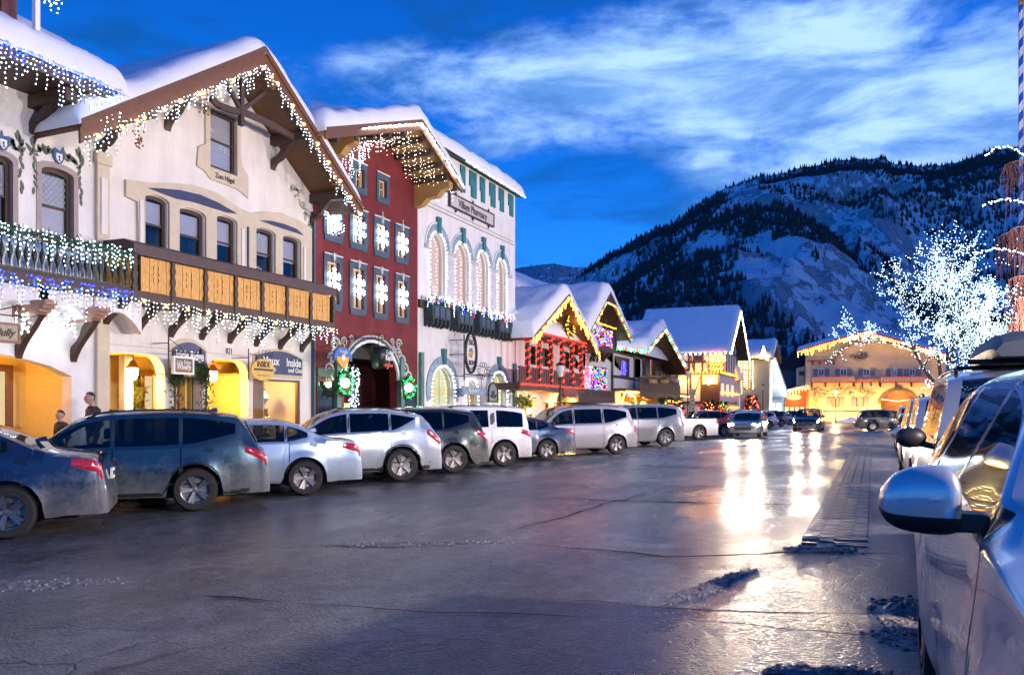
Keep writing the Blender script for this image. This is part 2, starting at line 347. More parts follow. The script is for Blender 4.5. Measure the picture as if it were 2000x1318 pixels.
def road_z(x): return -.012 * abs(min(0, max(x, -12.6)))
def wet_asphalt():
    m = bpy.data.materials.new('wet_asphalt'); m.use_nodes = True; N, L = m.node_tree.nodes, m.node_tree.links; b = N['Principled BSDF']
    tcn = N.new('ShaderNodeTexCoord'); o = tcn.outputs['Object']
    def noi(scale, det=6, rough=.6, st=None, loc=None):
        s_ = o
        if st:
            mp = N.new('ShaderNodeMapping'); mp.inputs['Scale'].default_value = st; L.new(o, mp.inputs[0]); s_ = mp.outputs[0]
        t = N.new('ShaderNodeTexNoise'); t.inputs['Scale'].default_value = scale; t.inputs['Detail'].default_value = det; t.inputs['Roughness'].default_value = rough; L.new(s_, t.inputs['Vector']); return t.outputs[0]
    def rmp(src, stops):
        r = N.new('ShaderNodeValToRGB'); L.new(src, r.inputs[0]); e = r.color_ramp.elements
        e[0].position, e[0].color = stops[0][0], (*([stops[0][1]] * 3), 1) if not hasattr(stops[0][1], '__len__') else (*stops[0][1], 1)
        e[1].position, e[1].color = stops[-1][0], (*([stops[-1][1]] * 3), 1) if not hasattr(stops[-1][1], '__len__') else (*stops[-1][1], 1)
        for p, c in stops[1:-1]:
            q = e.new(p); q.color = (*([c] * 3), 1) if not hasattr(c, '__len__') else (*c, 1)
        return r.outputs[0]
    def mth(op, a, bb=None, clamp=False):
        n = N.new('ShaderNodeMath'); n.operation = op; n.use_clamp = clamp
        for i, q in enumerate((a, bb)):
            if q is None: continue
            if isinstance(q, (int, float)): n.inputs[i].default_value = q
            else: L.new(q, n.inputs[i])
        return n.outputs[0]
    wet = noi(.35, 5, .6, (1.0, .35, 1))               # wheel-track patches of water
    grit = noi(55, 4, .7); med = noi(6, 6, .65); frost = noi(1.1, 7, .7, (1.2, .4, 1))
    vor = N.new('ShaderNodeTexVoronoi'); vor.feature = 'DISTANCE_TO_EDGE'; vor.inputs['Scale'].default_value = .75
    mpv = N.new('ShaderNodeMapping'); L.new(o, mpv.inputs[0])
    dist = N.new('ShaderNodeTexNoise'); dist.inputs['Scale'].default_value = 1.3; dist.inputs['Detail'].default_value = 5; L.new(o, dist.inputs['Vector'])
    va = N.new('ShaderNodeVectorMath'); va.operation = 'MULTIPLY_ADD'; L.new(dist.outputs['Color'], va.inputs[0]); va.inputs[1].default_value = (.9, .9, 0); L.new(mpv.outputs[0], va.inputs[2]); L.new(va.outputs[0], vor.inputs['Vector'])
    crk = rmp(vor.outputs['Distance'], [(0.0, .8), (.004, .6), (.010, 0.0)])
    crm = mth('MULTIPLY', crk, rmp(noi(.25, 3), [(.44, 0.0), (.58, 1.0)]))
    speck = noi(38, 2, .5); big = noi(.7, 7, .7, (1, .5, 1))
    basem = rmp(med, [(.3, (.036, .038, .044)), (.5, (.072, .072, .080)), (.72, (.14, .136, .140))])
    mb1 = N.new('ShaderNodeMix'); mb1.data_type = 'RGBA'; mb1.blend_type = 'MULTIPLY'; mb1.inputs[0].default_value = 1; L.new(basem, mb1.inputs[6]); L.new(rmp(big, [(.32, .38), (.5, 1.0), (.68, 1.7)]), mb1.inputs[7])
    mb2 = N.new('ShaderNodeMix'); mb2.data_type = 'RGBA'; L.new(rmp(speck, [(.60, 0.0), (.70, .75)]), mb2.inputs[0]); L.new(mb1.outputs[2], mb2.inputs[6]); mb2.inputs[7].default_value = (.20, .18, .18, 1)
    mb3 = N.new('ShaderNodeMix'); mb3.data_type = 'RGBA'; L.new(rmp(speck, [(.30, .85), (.40, 0.0)]), mb3.inputs[0]); L.new(mb2.outputs[2], mb3.inputs[6]); mb3.inputs[7].default_value = (.008, .008, .010, 1)
    basec = mb3.outputs[2]
    mixf = N.new('ShaderNodeMix'); mixf.data_type = 'RGBA'; L.new(rmp(frost, [(.60, 0.0), (.74, .35)]), mixf.inputs[0]); L.new(basec, mixf.inputs[6]); mixf.inputs[7].default_value = (.22, .21, .22, 1)
    mixc = N.new('ShaderNodeMix'); mixc.data_type = 'RGBA'; L.new(crm, mixc.inputs[0]); L.new(mixf.outputs[2], mixc.inputs[6]); mixc.inputs[7].default_value = (.008, .008, .009, 1)
    L.new(mixc.outputs[2], b.inputs['Base Color'])
    wr = rmp(wet, [(.32, .12), (.46, .26), (.62, .46)])
    L.new(mth('ADD', wr, mth('MULTIPLY', mth('SUBTRACT', grit, .5), .18), True), b.inputs['Roughness'])
    b.inputs['Specular IOR Level'].default_value = .55
    dry = rmp(wet, [(.36, .25), (.58, 1.0)])
    h = mth('ADD', mth('MULTIPLY', mth('MULTIPLY', speck, dry), 1.3), mth('MULTIPLY', med, .7))
    h = mth('SUBTRACT', h, mth('MULTIPLY', crm, .8))
    bp = N.new('ShaderNodeBump'); bp.inputs['Strength'].default_value = .8; bp.inputs['Distance'].default_value = .016; L.new(h, bp.inputs['Height']); L.new(bp.outputs[0], b.inputs['Normal'])
    return m
M_road = wet_asphalt()
rb = MB(); xs = [2.75, 1.5, .0, -2, -4, -6, -8, -10, -12.7]; ys = [-25 + 5 * i for i in range(42)]
for y in ys:
    for x in xs: rb.v.append((x, y, road_z(x) + .006 * noise.noise(Vector((x * .4, y * .2, 0)))))
nx = len(xs)
rb.f = [(j * nx + i, j * nx + i + 1, (j + 1) * nx + i + 1, (j + 1) * nx + i) for j in range(len(ys) - 1) for i in range(nx - 1)]
road = rb.build('road', M_road, kind='structure', smooth=True)
M_conc = mat('damp_concrete', (.20, .19, .18), .5, nscale=2, namt=.3, bump=.3, bscale=30)
kb = MB()
KX = -12.7
kb.box(KX - .18, KX, -25, 175, -.3, .0); kb.build('kerb', M_conc, kind='structure')
sb = MB(); sb.add([(KX - .18, -25, -.004), (KX - .18, 180, -.004), (-30, 180, .12), (-30, -25, .12)], [(0, 3, 2, 1)]); sb.build('pavement', M_conc, kind='structure')
kb = MB(); kb.box(2.75, 2.93, -25, 175, -.3, .14); kb.build('kerb', M_conc, kind='structure')
sb = MB(); sb.add([(2.93, -25, .136), (9.5, -25, .15), (9.5, 175, .15), (2.93, 175, .136)], [(0, 1, 2, 3)]); sb.build('pavement', M_conc, kind='structure')
sb = MB()
for i in range(31):
    for j in range(61):
        x, y = 9.45 + i * 1.2, -25 + j * 3.4
        sb.v.append((x, y, .10 + min(1, i * .3) * (.45 + .4 * noise.noise(Vector((x * .2, y * .2, 3))))))
sb.f = [(j + i * 61, j + 1 + i * 61, j + 1 + (i + 1) * 61, j + (i + 1) * 61) for i in range(30) for j in range(60)]
sb.build('snowy_park', M_snow, kind='structure', smooth=True)
# cross street before the hotel at the street's end
cs = MB(); cs.add([(-60, 124, -.32), (60, 124, .10), (60, 137, .10), (-60, 137, -.32)], [(0, 1, 2, 3)])

# dark brick gutter strip beside the right-hand cars
strip = thing('brick_strip', 'worn brick gutter strip set in the wet asphalt beside the parked cars at right', 'paving', (-.75, 9.4, 0))
M_brick = mat('wet_dark_brick', (.075, .07, .072), .30, nscale=3, namt=.5, bump=.4, bscale=40, spec=.8)
M_bed = mat('snow_filled_joint', (.15, .15, .16), .6, nscale=6, namt=.3)
mb = MB(); mb.box(.02, .68, .55, 26, -.05, .009); mb.build('bedding', M_bed, strip)
bm_ = []
for k in range(4):
    q = MB(); q.box(-.078, .078, -.047, .047, -.03, .012 + .002 * (k % 3)); bm_.append(q.mesh('brick')); bm_[-1].materials.append(M_brick)
    for v_ in bm_[-1].vertices: v_.co.z += R.uniform(-.002, .002)
rows = 0; rest = MB(); cnt = 0
for r_ in range(240):
    for c_ in range(4):
        x = .09 + .172 * c_ + (.02 if r_ % 2 else 0); y = .06 + .107 * r_
        if r_ < 9 and R.random() < .75 - .08 * r_: continue
        if cnt < 300: share('brick', bm_[R.randrange(4)], strip, (x, y, R.uniform(-.003, .001)), (R.uniform(-.02, .02), R.uniform(-.02, .02), R.uniform(-.02, .02))); cnt += 1
        else: rest.box(x - .078, x + .078, y - .047, y + .047, -.02, .016)
rest.build('brick', M_brick, strip, kind='stuff')

# seams, patches and the sunken cover in the asphalt
M_tar = mat('tar_seam', (.006, .006, .007), .8, nscale=8, namt=.4, spec=.15)
def seam(pix, w, nm='road_seam'):
    pts = [atZ(px, py, 0) for px, py in pix]; b = MB(); vs = []
    P = []
    for i in range(len(pts) - 1):
        for k in range(24): P.append(pts[i].lerp(pts[i + 1], k / 24))
    P.append(pts[-1])
    for i, p in enumerate(P):
        d = (P[min(i + 1, len(P) - 1)] - P[max(i - 1, 0)]); nrm = Vector((-d.y, d.x, 0)).normalized()
        ww = 1.7 * w * min(1, 4 * min(i, len(P) - 1 - i) / len(P)) * (.4 + .8 * abs(noise.noise(p * 1.7))); off = nrm * (.10 * noise.noise(p * .9 + Vector((5, 0, 0))) + .05 * noise.noise(p * 3.1))
        for sg in (-1, 1):
            q = p + off + nrm * ww * sg; vs.append((q.x, q.y, road_z(q.x) + .012))
    b.add(vs, [(2 * i, 2 * i + 1, 2 * i + 3, 2 * i + 2) for i in range(len(P) - 1)])
    b.build(nm, M_tar, kind='structure')
for pix, w in (([(1005, 1052), (1300, 1085), (1560, 1080), (1780, 1082)], .035), ([(560, 1165), (760, 1180), (1000, 1190), (1180, 1205)], .014), ([(1050, 966), (1250, 974), (1500, 984), (1620, 986)], .05),
               ([(950, 1038), (1080, 1010), (1180, 978), (1340, 940)], .016), ([(1180, 900), (1400, 912), (1560, 914)], .06), ([(1340, 1205), (1560, 1235), (1790, 1245)], .012), ([(1000, 1160), (1400, 1190), (1780, 1200)], .012),
               ([(380, 1150), (560, 1165)], .02), ([(1250, 945), (1600, 952)], .03)):
    seam(pix, w)
M_slush = mat('grey_slush', (.17, .16, .165), .5, nscale=18, namt=.8, bump=.9, bscale=30, spec=.6)
def slush(pxs, rx, ry, h, seed, rot=0.0):
    """low ragged heap of refrozen slush: a thin mound under many loose lumps"""
    c = atZ(*pxs, 0); b = MB(); n, mr_ = 60, 20; rr_ = random.Random(seed)
    ca, sa = cos(rot), sin(rot)
    def edge(t): return 1 + .55 * noise.noise(Vector((cos(t) * 1.3, sin(t) * 1.3, seed))) + .28 * noise.noise(Vector((cos(t) * 4, sin(t) * 4, seed + 3))) + .14 * noise.noise(Vector((cos(t) * 11, sin(t) * 11, seed + 6)))
    def wp(lx, ly): return c.x + lx * ca - ly * sa, c.y + lx * sa + ly * ca
    for j in range(mr_ + 1):
        for i in range(n):
            t = 2 * pi * i / n; f = j / mr_; k = edge(t); x, y = wp(rx * f * k * cos(t), ry * f * k * sin(t))
            z = h * (1 - f ** 2) * max(0, .15 + .9 * fbm(x * 4.5, y * 4.5, seed) + .8 * abs(fbm(x * 14, y * 14, seed))) if f < 1 else 0
            b.v.append((x, y, road_z(x) + .003 + z))
    for j in range(mr_):
        b.f += [(j * n + i, j * n + (i + 1) % n, (j + 1) * n + (i + 1) % n, (j + 1) * n + i) for i in range(n)]
    for _ in range(int(90 + 420 * min(1, rx * ry * 2.5))):
        t = rr_.random() * 6.283; f = rr_.random() ** .6 * 1.12; k = edge(t); x, y = wp(rx * f * k * cos(t), ry * f * k * sin(t)); r_ = rr_.uniform(.004, .016) + h * .16 * rr_.random() ** 3
        b.ball((x, y, road_z(x) + r_ * .3 + h * .35 * max(0, 1 - f * f) * rr_.random()), r_, 6, 4, rr_.uniform(.8, 1.7), rr_.uniform(.8, 1.7), rr_.uniform(.5, .9))
    b.build('slush', M_slush, kind='stuff', smooth=True)
for a in (((1800, 1195), .30, .42, .06, 1.0, .2), ((1795, 1245), .30, .30, .05, 2.0, 0), ((1640, 1316), .40, .16, .04, 3.0, .1), ((1390, 1140), .12, .8, .022, 5.0, -.25),
          ((1610, 1072), .40, .16, .02, 6.0, 0), ((830, 1052), .9, .16, .022, 7.0, .5), ((60, 1125), .8, .2, .02, 10.0, .6),
          ((1650, 940), .25, 1.0, .02, 13.0, 0), ((1775, 900), .10, 4.0, .05, 15.0, 0)):
    slush(*a)

# mountains
def interp(pts, x):
    if x <= pts[0][0]: return pts[0][1]
    for (x0, y0), (x1, y1) in zip(pts, pts[1:]):
        if x <= x1:
            t = (x - x0) / (x1 - x0); return y0 + (y1 - y0) * t
    return pts[-1][1]
def mountain_mat():
    """snow broken by rock ribs and leafless brush of their own shapes"""
    m = bpy.data.materials.new('mountain_snow'); m.use_nodes = True; N, L = m.node_tree.nodes, m.node_tree.links; b = N['Principled BSDF']; b.inputs['Roughness'].default_value = .9; b.inputs['Specular IOR Level'].default_value = .2
    tcn = N.new('ShaderNodeTexCoord')
    def noi(scale, st, det, rg):
        mp = N.new('ShaderNodeMapping'); mp.inputs['Scale'].default_value = st; L.new(tcn.outputs['Object'], mp.inputs[0]); t = N.new('ShaderNodeTexNoise'); t.inputs['Scale'].default_value = scale; t.inputs['Detail'].default_value = det; t.inputs['Roughness'].default_value = rg; t.inputs['Distortion'].default_value = .6; L.new(mp.outputs[0], t.inputs['Vector']); return t.outputs[0]
    a = noi(.0045, (1, .5, 1), 4, .6); f = noi(.030, (1.3, .5, .55), 9, .72)
    s1 = N.new('ShaderNodeMath'); s1.operation = 'MULTIPLY_ADD'; L.new(a, s1.inputs[0]); s1.inputs[1].default_value = .9; L.new(f, s1.inputs[2])
    r = N.new('ShaderNodeValToRGB'); L.new(s1.outputs[0], r.inputs[0]); e = r.color_ramp.elements
    e[0].position = .92; e[0].color = (.72, .76, .82, 1); e[1].position = 1.14; e[1].color = (.055, .065, .075, 1); q = e.new(1.01); q.color = (.34, .37, .41, 1)
    L.new(r.outputs[0], b.inputs['Base Color'])
    bp = N.new('ShaderNodeBump'); bp.inputs['Strength'].default_value = 1.0; bp.inputs['Distance'].default_value = 14; L.new(f, bp.inputs['Height']); L.new(bp.outputs[0], b.inputs['Normal'])
    return m
M_mtn = mountain_mat()
M_conifer = mat('dark_conifers', (.022, .036, .036), .9, nscale=.02, namt=.4)
tree_pts = []
def mountain(ridge, x0, x1, dtop, dfoot, zf, amp, seed, dens, n=150, rows_=56, pw=.8, sp=1.0):
    b = MB(); grid = []
    for i in range(n + 1):
        px = x0 + (x1 - x0) * i / n; py = interp(ridge, px) + 5 * noise.noise(Vector((px * .03, seed, 0))) + 2.5 * noise.noise(Vector((px * .11, seed, 0)))
        top = atDepth(px, py, dtop); d = ray(px, py); col = []
        for j in range(rows_ + 1):
            t = j / rows_; dep = dtop + (dfoot - dtop) * t
            x, y = dep * d.x, dep * d.y
            z = zf + (top.z - zf) * (1 - t) ** pw
            g = noise.ridged_multi_fractal(Vector((x * .0016, y * .0016, seed)), .9, 2.1, 5, 1.0, 2.0) - 1.0
            z += amp * g * min(1, t * 5) * min(1, (1 - t) * 4)
            z = min(z, HC + dep * d.z * (1 - .03 - .10 * t)) if t > 0 else z
            p = Vector((x, y, z)); col.append(p); b.v.append(tuple(p))
        grid.append(col)
    r1 = rows_ + 1
    b.f = [(i * r1 + j, (i + 1) * r1 + j, (i + 1) * r1 + j + 1, i * r1 + j + 1) for i in range(n) for j in range(rows_)]
    b.build('mountain', M_mtn, kind='structure', smooth=True)
    cnt_, tries = 0, 0
    while cnt_ < dens and tries < dens * 12:
        tries += 1
        fi, fj = R.random() * (n - .01), R.random() ** 1.3 * (rows_ - .01); i, j = int(fi), int(fj); a, c = fi - i, fj - j
        p = grid[i][j].lerp(grid[i + 1][j], a).lerp(grid[i][j + 1].lerp(grid[i + 1][j + 1], a), c)
        px = x0 + (x1 - x0) * fi / n; t = fj / rows_
        w = fbm(p.x * .0030 + p.z * .0035, p.z * .0055, seed, 5) + fbm(p.x * .016, p.z * .012, seed + 2, 3) * .5
        w += .75 * max(0, 1 - t * 9) + (.30 if t > .70 else 0) - .12 * sp + .16
        if w > R.uniform(-.10, .22): tree_pts.append((p, R.uniform(9, 21))); cnt_ += 1
ridge_far = [(300, 640), (700, 600), (960, 540), (1010, 522), (1060, 516), (1130, 520), (1250, 560), (1500, 640)]
ridge_main = [(900, 690), (1010, 610), (1110, 556), (1160, 515), (1200, 490), (1250, 462), (1300, 442), (1350, 410), (1400, 376), (1440, 358), (1480, 346), (1530, 338), (1570, 326), (1605, 321), (1640, 312), (1690, 312), (1725, 308), (1745, 318), (1800, 326), (1850, 322), (1900, 308), (1940, 292), (1990, 288), (2080, 300), (2200, 270), (2400, 330), (2700, 420)]
ridge_spur = [(1040, 700), (1110, 640), (1180, 575), (1260, 515), (1330, 470), (1390, 428), (1450, 404), (1520, 398), (1560, 412), (1620, 455), (1680, 505), (1740, 560), (1800, 605), (1880, 650), (1980, 690)]
mountain(ridge_far, 300, 1500, 5200, 3600, -2, 60, 2.0, 700, 60, 24)
mountain(ridge_main, 900, 2700, 3000, 1500, -2, 120, 5.0, 30000, 190, 70, .92)
mountain(ridge_spur, 1040, 1980, 2100, 900, -2, 85, 9.0, 8000, 140, 70, .95, 1.7)
tb = MB(); V, Fc = [], []
for p, h in tree_pts:
    r_ = h * .21; o = len(V)
    V += [(p.x + r_ * cos(2 * pi * k / 5 + h), p.y + r_ * sin(2 * pi * k / 5 + h), p.z + h * .03 * (k % 2)) for k in range(5)] + [(p.x, p.y, p.z + h)]
    Fc += [(o + k, o + (k + 1) % 5, o + 5) for k in range(5)]
tb.v, tb.f = V, Fc
tb.build('conifer_forest', M_conifer, kind='stuff')
# ================================================================= building tools
DF = 16.0                                          # distance of the left-hand facade line
class Bld:
    """a building whose front stands on the facade line; local x runs up the street, y into the building, z up"""
    def __init__(s, name, label, px0, D=DF, cat='building', z0=0.0):
        s.D = D; s.Y0 = atX(px0, YH, -D).y; s.e = thing(name, label, cat, (-D, s.Y0, z0), pi / 2)
        s.z0 = z0
    def p(s, px, py, out=0.0):
        q = atX(px, py, -(s.D - out)); return (q.y - s.Y0, q.z - s.z0)
    def u(s, px, out=0.0): return s.p(px, YH, out)[0]
    def w(s, u, v, d=0.0): return Vector((-s.D - d, s.Y0 + u, v + s.z0))
    def rect(s, x0, y0, x1, y1, out=0.0):
        """upright rectangle from the photo's top-left and bottom-right corners (heights read at the middle)"""
        xm = (x0 + x1) / 2
        return (s.u(x0, out), s.u(x1, out), s.p(xm, y1, out)[1], s.p(xm, y0, out)[1])
def rr(u0, u1, v0, v1, r, n=5):
    """rectangle with rounded upper corners"""
    return [(u0, v0), (u1, v0)] + arc(u1 - r, v1 - r, r, 0, 90, n) + arc(u0 + r, v1 - r, r, 90, 180, n)
def archtop(u0, u1, v0, v1, rise, n=8):
    c = (u0 + u1) / 2; h = (u1 - u0) / 2
    return [(u0, v0), (u1, v0)] + [(c + h * cos(pi * i / n), v1 - rise + rise * sin(pi * i / n)) for i in range(n + 1)]
def window(b, u0, u1, v0, v1, d=.06, fw=.06, fm=None, gm=None, rise=0, rail=True, blind=None, lattice=0, mull=0, bars=0, lit=None, name='window', split=.5):
    fm = fm or M_dkwood; gm = gm or G_win
    out = archtop(u0, u1, v0, v1, rise) if rise else rect(u0, u1, v0, v1)
    inn = archtop(u0 + fw, u1 - fw, v0 + fw, v1 - fw, max(.01, rise - fw * .3)) if rise else rect(u0 + fw, u1 - fw, v0 + fw, v1 - fw)
    w = MB().plate(out, [inn], d, d + .09).build(name, fm, b.e)
    MB().plate(inn, [], d + .055, d + .062).build('pane', gm, w)
    s = MB()
    if rail: s.box(u0 + fw, u1 - fw, d + .02, d + .07, v0 + (v1 - v0) * split - .025, v0 + (v1 - v0) * split + .025)
    for k in range(mull): x = u0 + (u1 - u0) * (k + 1) / (mull + 1); s.box(x - .02, x + .02, d + .022, d + .072, v0 + fw, v1 - fw)
    for k in range(bars): z = v0 + (v1 - v0) * (k + 1) / (bars + 1); s.box(u0 + fw, u1 - fw, d + .024, d + .068, z - .012, z + .012)
    if s.f: s.build('sash', fm, w)
    if lattice:
        l = MB(); a0, a1, z0, z1 = u0 + fw, u1 - fw, v0 + (v1 - v0) * split + .03, v1 - fw - rise * .5
        step = (a1 - a0) / lattice; k = -14
        while k < 30:
            for sg in (1, -1):
                pts = []
                for q in range(41):
                    x = a0 + (a1 - a0) * q / 40; z = z0 + ((x - a0) * 1.15 * sg + k * step * 1.15)
                    if z0 <= z <= z1: pts.append((x, d + .045, z))
                if len(pts) > 1: l.beam(pts[0], pts[-1], .010, .010)
            k += 1
        l.build('lattice', MATS.get('lead_came') or mat('lead_came', (.55, .62, .70), .4, nscale=8, namt=.2), w)
    if blind is not None: MB().box(u0 + fw, u1 - fw, d + .075, d + .085, v0 + (v1 - v0) * blind + fw, v1 - fw - rise * .6).build('blind', MATS.get('pale_blind') or mat('pale_blind', (.62, .60, .66), .8, nscale=3, namt=.12, stretch=(.2, 1, 14)), w)
    if lit is not None: MB().box(u0, u1 + .55, d + .22, d + .24, v0, v1).build('lit_room', lit, w)
    return w
def bracket(b, uc, vf, vt, out, th=.16, m=None, name='bracket', kind=0):
    """carved timber brace: foot on the wall at height vf, head at height vt out from the wall"""
    P = []; h = vt - vf
    n = 12
    for i in range(n + 1):
        t = i / n; P.append((-out * (t ** (1.25)) - .03, vf + h * t + (.05 * sin(t * pi * 3) if kind == 0 else .02 * sin(t * 6))))
    Q = []
    for i in range(n, -1, -1):
        t = i / n; wd = .20 if kind == 0 else .17
        Q.append((min(0, -out * (t ** 1.25) + wd * (.85 + .35 * sin(t * 9))), vf + h * t + wd * .25))
    mb = MB().prism(P + Q, 'x', uc - th / 2, uc + th / 2)
    return mb.build(name, m or M_dkwood, b.e)
def snow_sheet(b, u0, u1, d0, d1, base, th, nu=48, nd=20, seed=1.0, edge=(1, 1, 1, 1), mat_=None, lump=.20, name='roof_snow', r=.35):
    """rounded blanket of snow over a roof surface base(u,d); edge flags round off u0,u1,d0,d1"""
    mb = MB()
    for j in range(nd + 1):
        fj = j / nd; d = d0 + (d1 - d0) * fj ** 1.6
        for i in range(nu + 1):
            fi = i / nu; fi = .5 - .5 * cos(pi * fi) if (edge[0] and edge[1]) else fi
            u = u0 + (u1 - u0) * fi; k = 1.0
            for e_, q in ((edge[0], u - u0), (edge[1], u1 - u), (edge[2], d - d0), (edge[3], d1 - d)):
                if e_: k *= sqrt(max(0, 1 - max(0, 1 - q / r) ** 2)) * .82 + .18
            z = base(u, d)
            zs = (base(u - .3, d) + base(u + .3, d) + 2 * z) / 4
            mb.v.append((u, d, zs + th * k * (1 + lump * fbm(u * .9 + b.Y0, d * .9, seed) + lump * .6 * fbm(u * 2.6, d * 2.6, seed))))
    w = nu + 1; n0 = len(mb.v)
    mb.f = [(j * w + i, j * w + i + 1, (j + 1) * w + i + 1, (j + 1) * w + i) for j in range(nd) for i in range(nu)]
    ring = [(0, i) for i in range(w)] + [(j, nu) for j in range(1, nd + 1)] + [(nd, i) for i in range(nu - 1, -1, -1)] + [(j, 0) for j in range(nd - 1, 0, -1)]
    for j, i in ring:
        x, y, z = mb.v[j * w + i]; mb.v.append((x, y, base(x, y) - .02))
    for q in range(len(ring)):
        a, c = ring[q], ring[(q + 1) % len(ring)]
        mb.f.append((a[0] * w + a[1], c[0] * w + c[1], n0 + (q + 1) % len(ring), n0 + q))
    return mb.build(name, mat_ or M_snow, b.e, smooth=True, angle=60)
def gable_roof(b, L, P, Rr, d0, d1, th=.16, m=None, barge=None, bh=.34, snow=.5, seed=1.0, sedge=(1, 1, 1, 0), name='roof'):
    """two roof planes over the gable line L-P-Rr (u,v), running from d0 (front overhang) to d1; the bargeboards are parts"""
    def base(u, d):
        return P[1] - (P[0] - u) * (P[1] - L[1]) / (P[0] - L[0]) if u < P[0] else P[1] - (u - P[0]) * (P[1] - Rr[1]) / (Rr[0] - P[0])
    rf = MB().prism([L, P, Rr, (Rr[0], Rr[1] - th), (P[0], P[1] - th * 1.25), (L[0], L[1] - th)], 'y', d0, d1).build(name, m or M_brwood, b.e)
    if barge:
        for A, sg in ((L, 1), (Rr, -1)):
            q = MB().prism([(A[0], A[1] + .03), (P[0], P[1] + .03), (P[0], P[1] - bh * 1.12), (A[0] + .02 * sg, A[1] - bh)], 'y', d0 - .06, d0 - .002)
            q.prism([(A[0], A[1] + .07), (P[0], P[1] + .07), (P[0], P[1] - bh * .25), (A[0], A[1] - bh * .25)], 'y', d0 - .11, d0 - .062)
            q.build('bargeboard', barge, b.e)
    if snow: snow_sheet(b, L[0] - .04, Rr[0] + .04, d0 - .10, d1, base, snow, seed=seed, edge=sedge)
    return base
def shop_room(b, u0, u1, v0, v1, d0, dep, energy, col=(1, .66, .26), seed=3, goods=True, wallm=None):
    """a lit room behind a shop window with shelves and goods"""
    u1 += 1.7; q = MB(); q.box(u0, u1, d0 + dep, d0 + dep + .05, v0, v1); q.box(u0 - .05, u0, d0, d0 + dep, v0, v1); q.box(u1, u1 + .05, d0, d0 + dep, v0, v1); q.box(u0, u1, d0, d0 + dep, v0 - .05, v0); q.box(u0, u1, d0, d0 + dep, v1, v1 + .05)
    room = q.build('shop_room', wallm or M_yellow, b.e)
    ux = u1; u1 = u1 - 1.7
    rr_ = random.Random(seed)
    if goods:
        sh = MB()
        lv = [v0 + .35, v0 + .8, v0 + 1.25]
        for z in lv: sh.box(u0 + .05, ux - .05, d0 + dep - .38, d0 + dep - .02, z - .03, z)
        for z in lv: sh.box(ux - .42, ux - .02, d0 + .15, d0 + dep - .4, z - .03, z)
        sh.build('shelf', M_gold, room)
        for cname, cc in (('ornament_goods', (.5, .06, .04)), ('boxed_goods', (.10, .07, .05)), ('ceramic_goods', (.7, .6, .45)), ('evergreen_goods', (.05, .12, .04))):
            g = MB()
            for z in lv + [v0]:
                for k in range(4 + int((ux - u0) * 2.5)):
                    x = rr_.uniform(u0 + .12, (ux if z > v0 + .1 else ux - .5) - .12); h = rr_.uniform(.08, .34); w_ = rr_.uniform(.04, .10); y = d0 + dep - rr_.uniform(.1, .3) if z > v0 + .1 else d0 + rr_.uniform(.12, .9)
                    if z > v0 + .1 and k % 2: x, y = ux - rr_.uniform(.1, .35), d0 + rr_.uniform(.2, dep - .5)
                    if rr_.random() < .5: g.ball((x, y, z + h * .5), h * .5, 7, 5, .7, .7, 1)
                    else: g.box(x - w_, x + w_, y - .05, y + .05, z, z + h)
            g.build(cname, mat(cname, cc, .5, nscale=8, namt=.4), room)
    if goods:
        for k in range(3):
            x = u0 + .75 + .62 * k; tg = MB(); P = [(x, d0 + .45 + .2 * k, v0), (x, d0 + .45 + .2 * k, v0 + .75 - .12 * k)]; o3_ = MB()
            for j in range(160): f = rr_.random(); a = rr_.random() * 6.28; r_ = .26 * (1 - f) + .02; tg.octa((x + r_ * cos(a), d0 + .45 + .2 * k + r_ * sin(a), v0 + .08 + f * .7), .022)
            tg.build('display_tree', M_green, room, kind='stuff')
            for j in range(26): f = rr_.random(); a = rr_.random() * 6.28; r_ = .28 * (1 - f) + .03; o3_.octa((x + r_ * cos(a), d0 + .45 + .2 * k + r_ * sin(a), v0 + .08 + f * .7), .018)
            o3_.build('tree_bulbs', E_warm, room, kind='stuff')
        for k in range(3): x = u0 + .3 + (ux - u0 - .5) * k / 2.2; MB().box(x, x + .5, d0 + dep - .03, d0 + dep - .005, v1 - .75, v1 - .3).build('framed_picture', M_gold, room)
        for x in (u0 + .55, u0 + 1.9): MB().lathe([(.03, .22), (.16, .02), (.15, 0)], (x, d0 + .9, v1 - .62), 12).build('lamp_shade', emit('shade_glow', (1, .62, .2), 5), room)
    lamp(room, ((u0 + u1) / 2, d0 + dep * .45, v1 - .2), energy, col, .15)
    return room

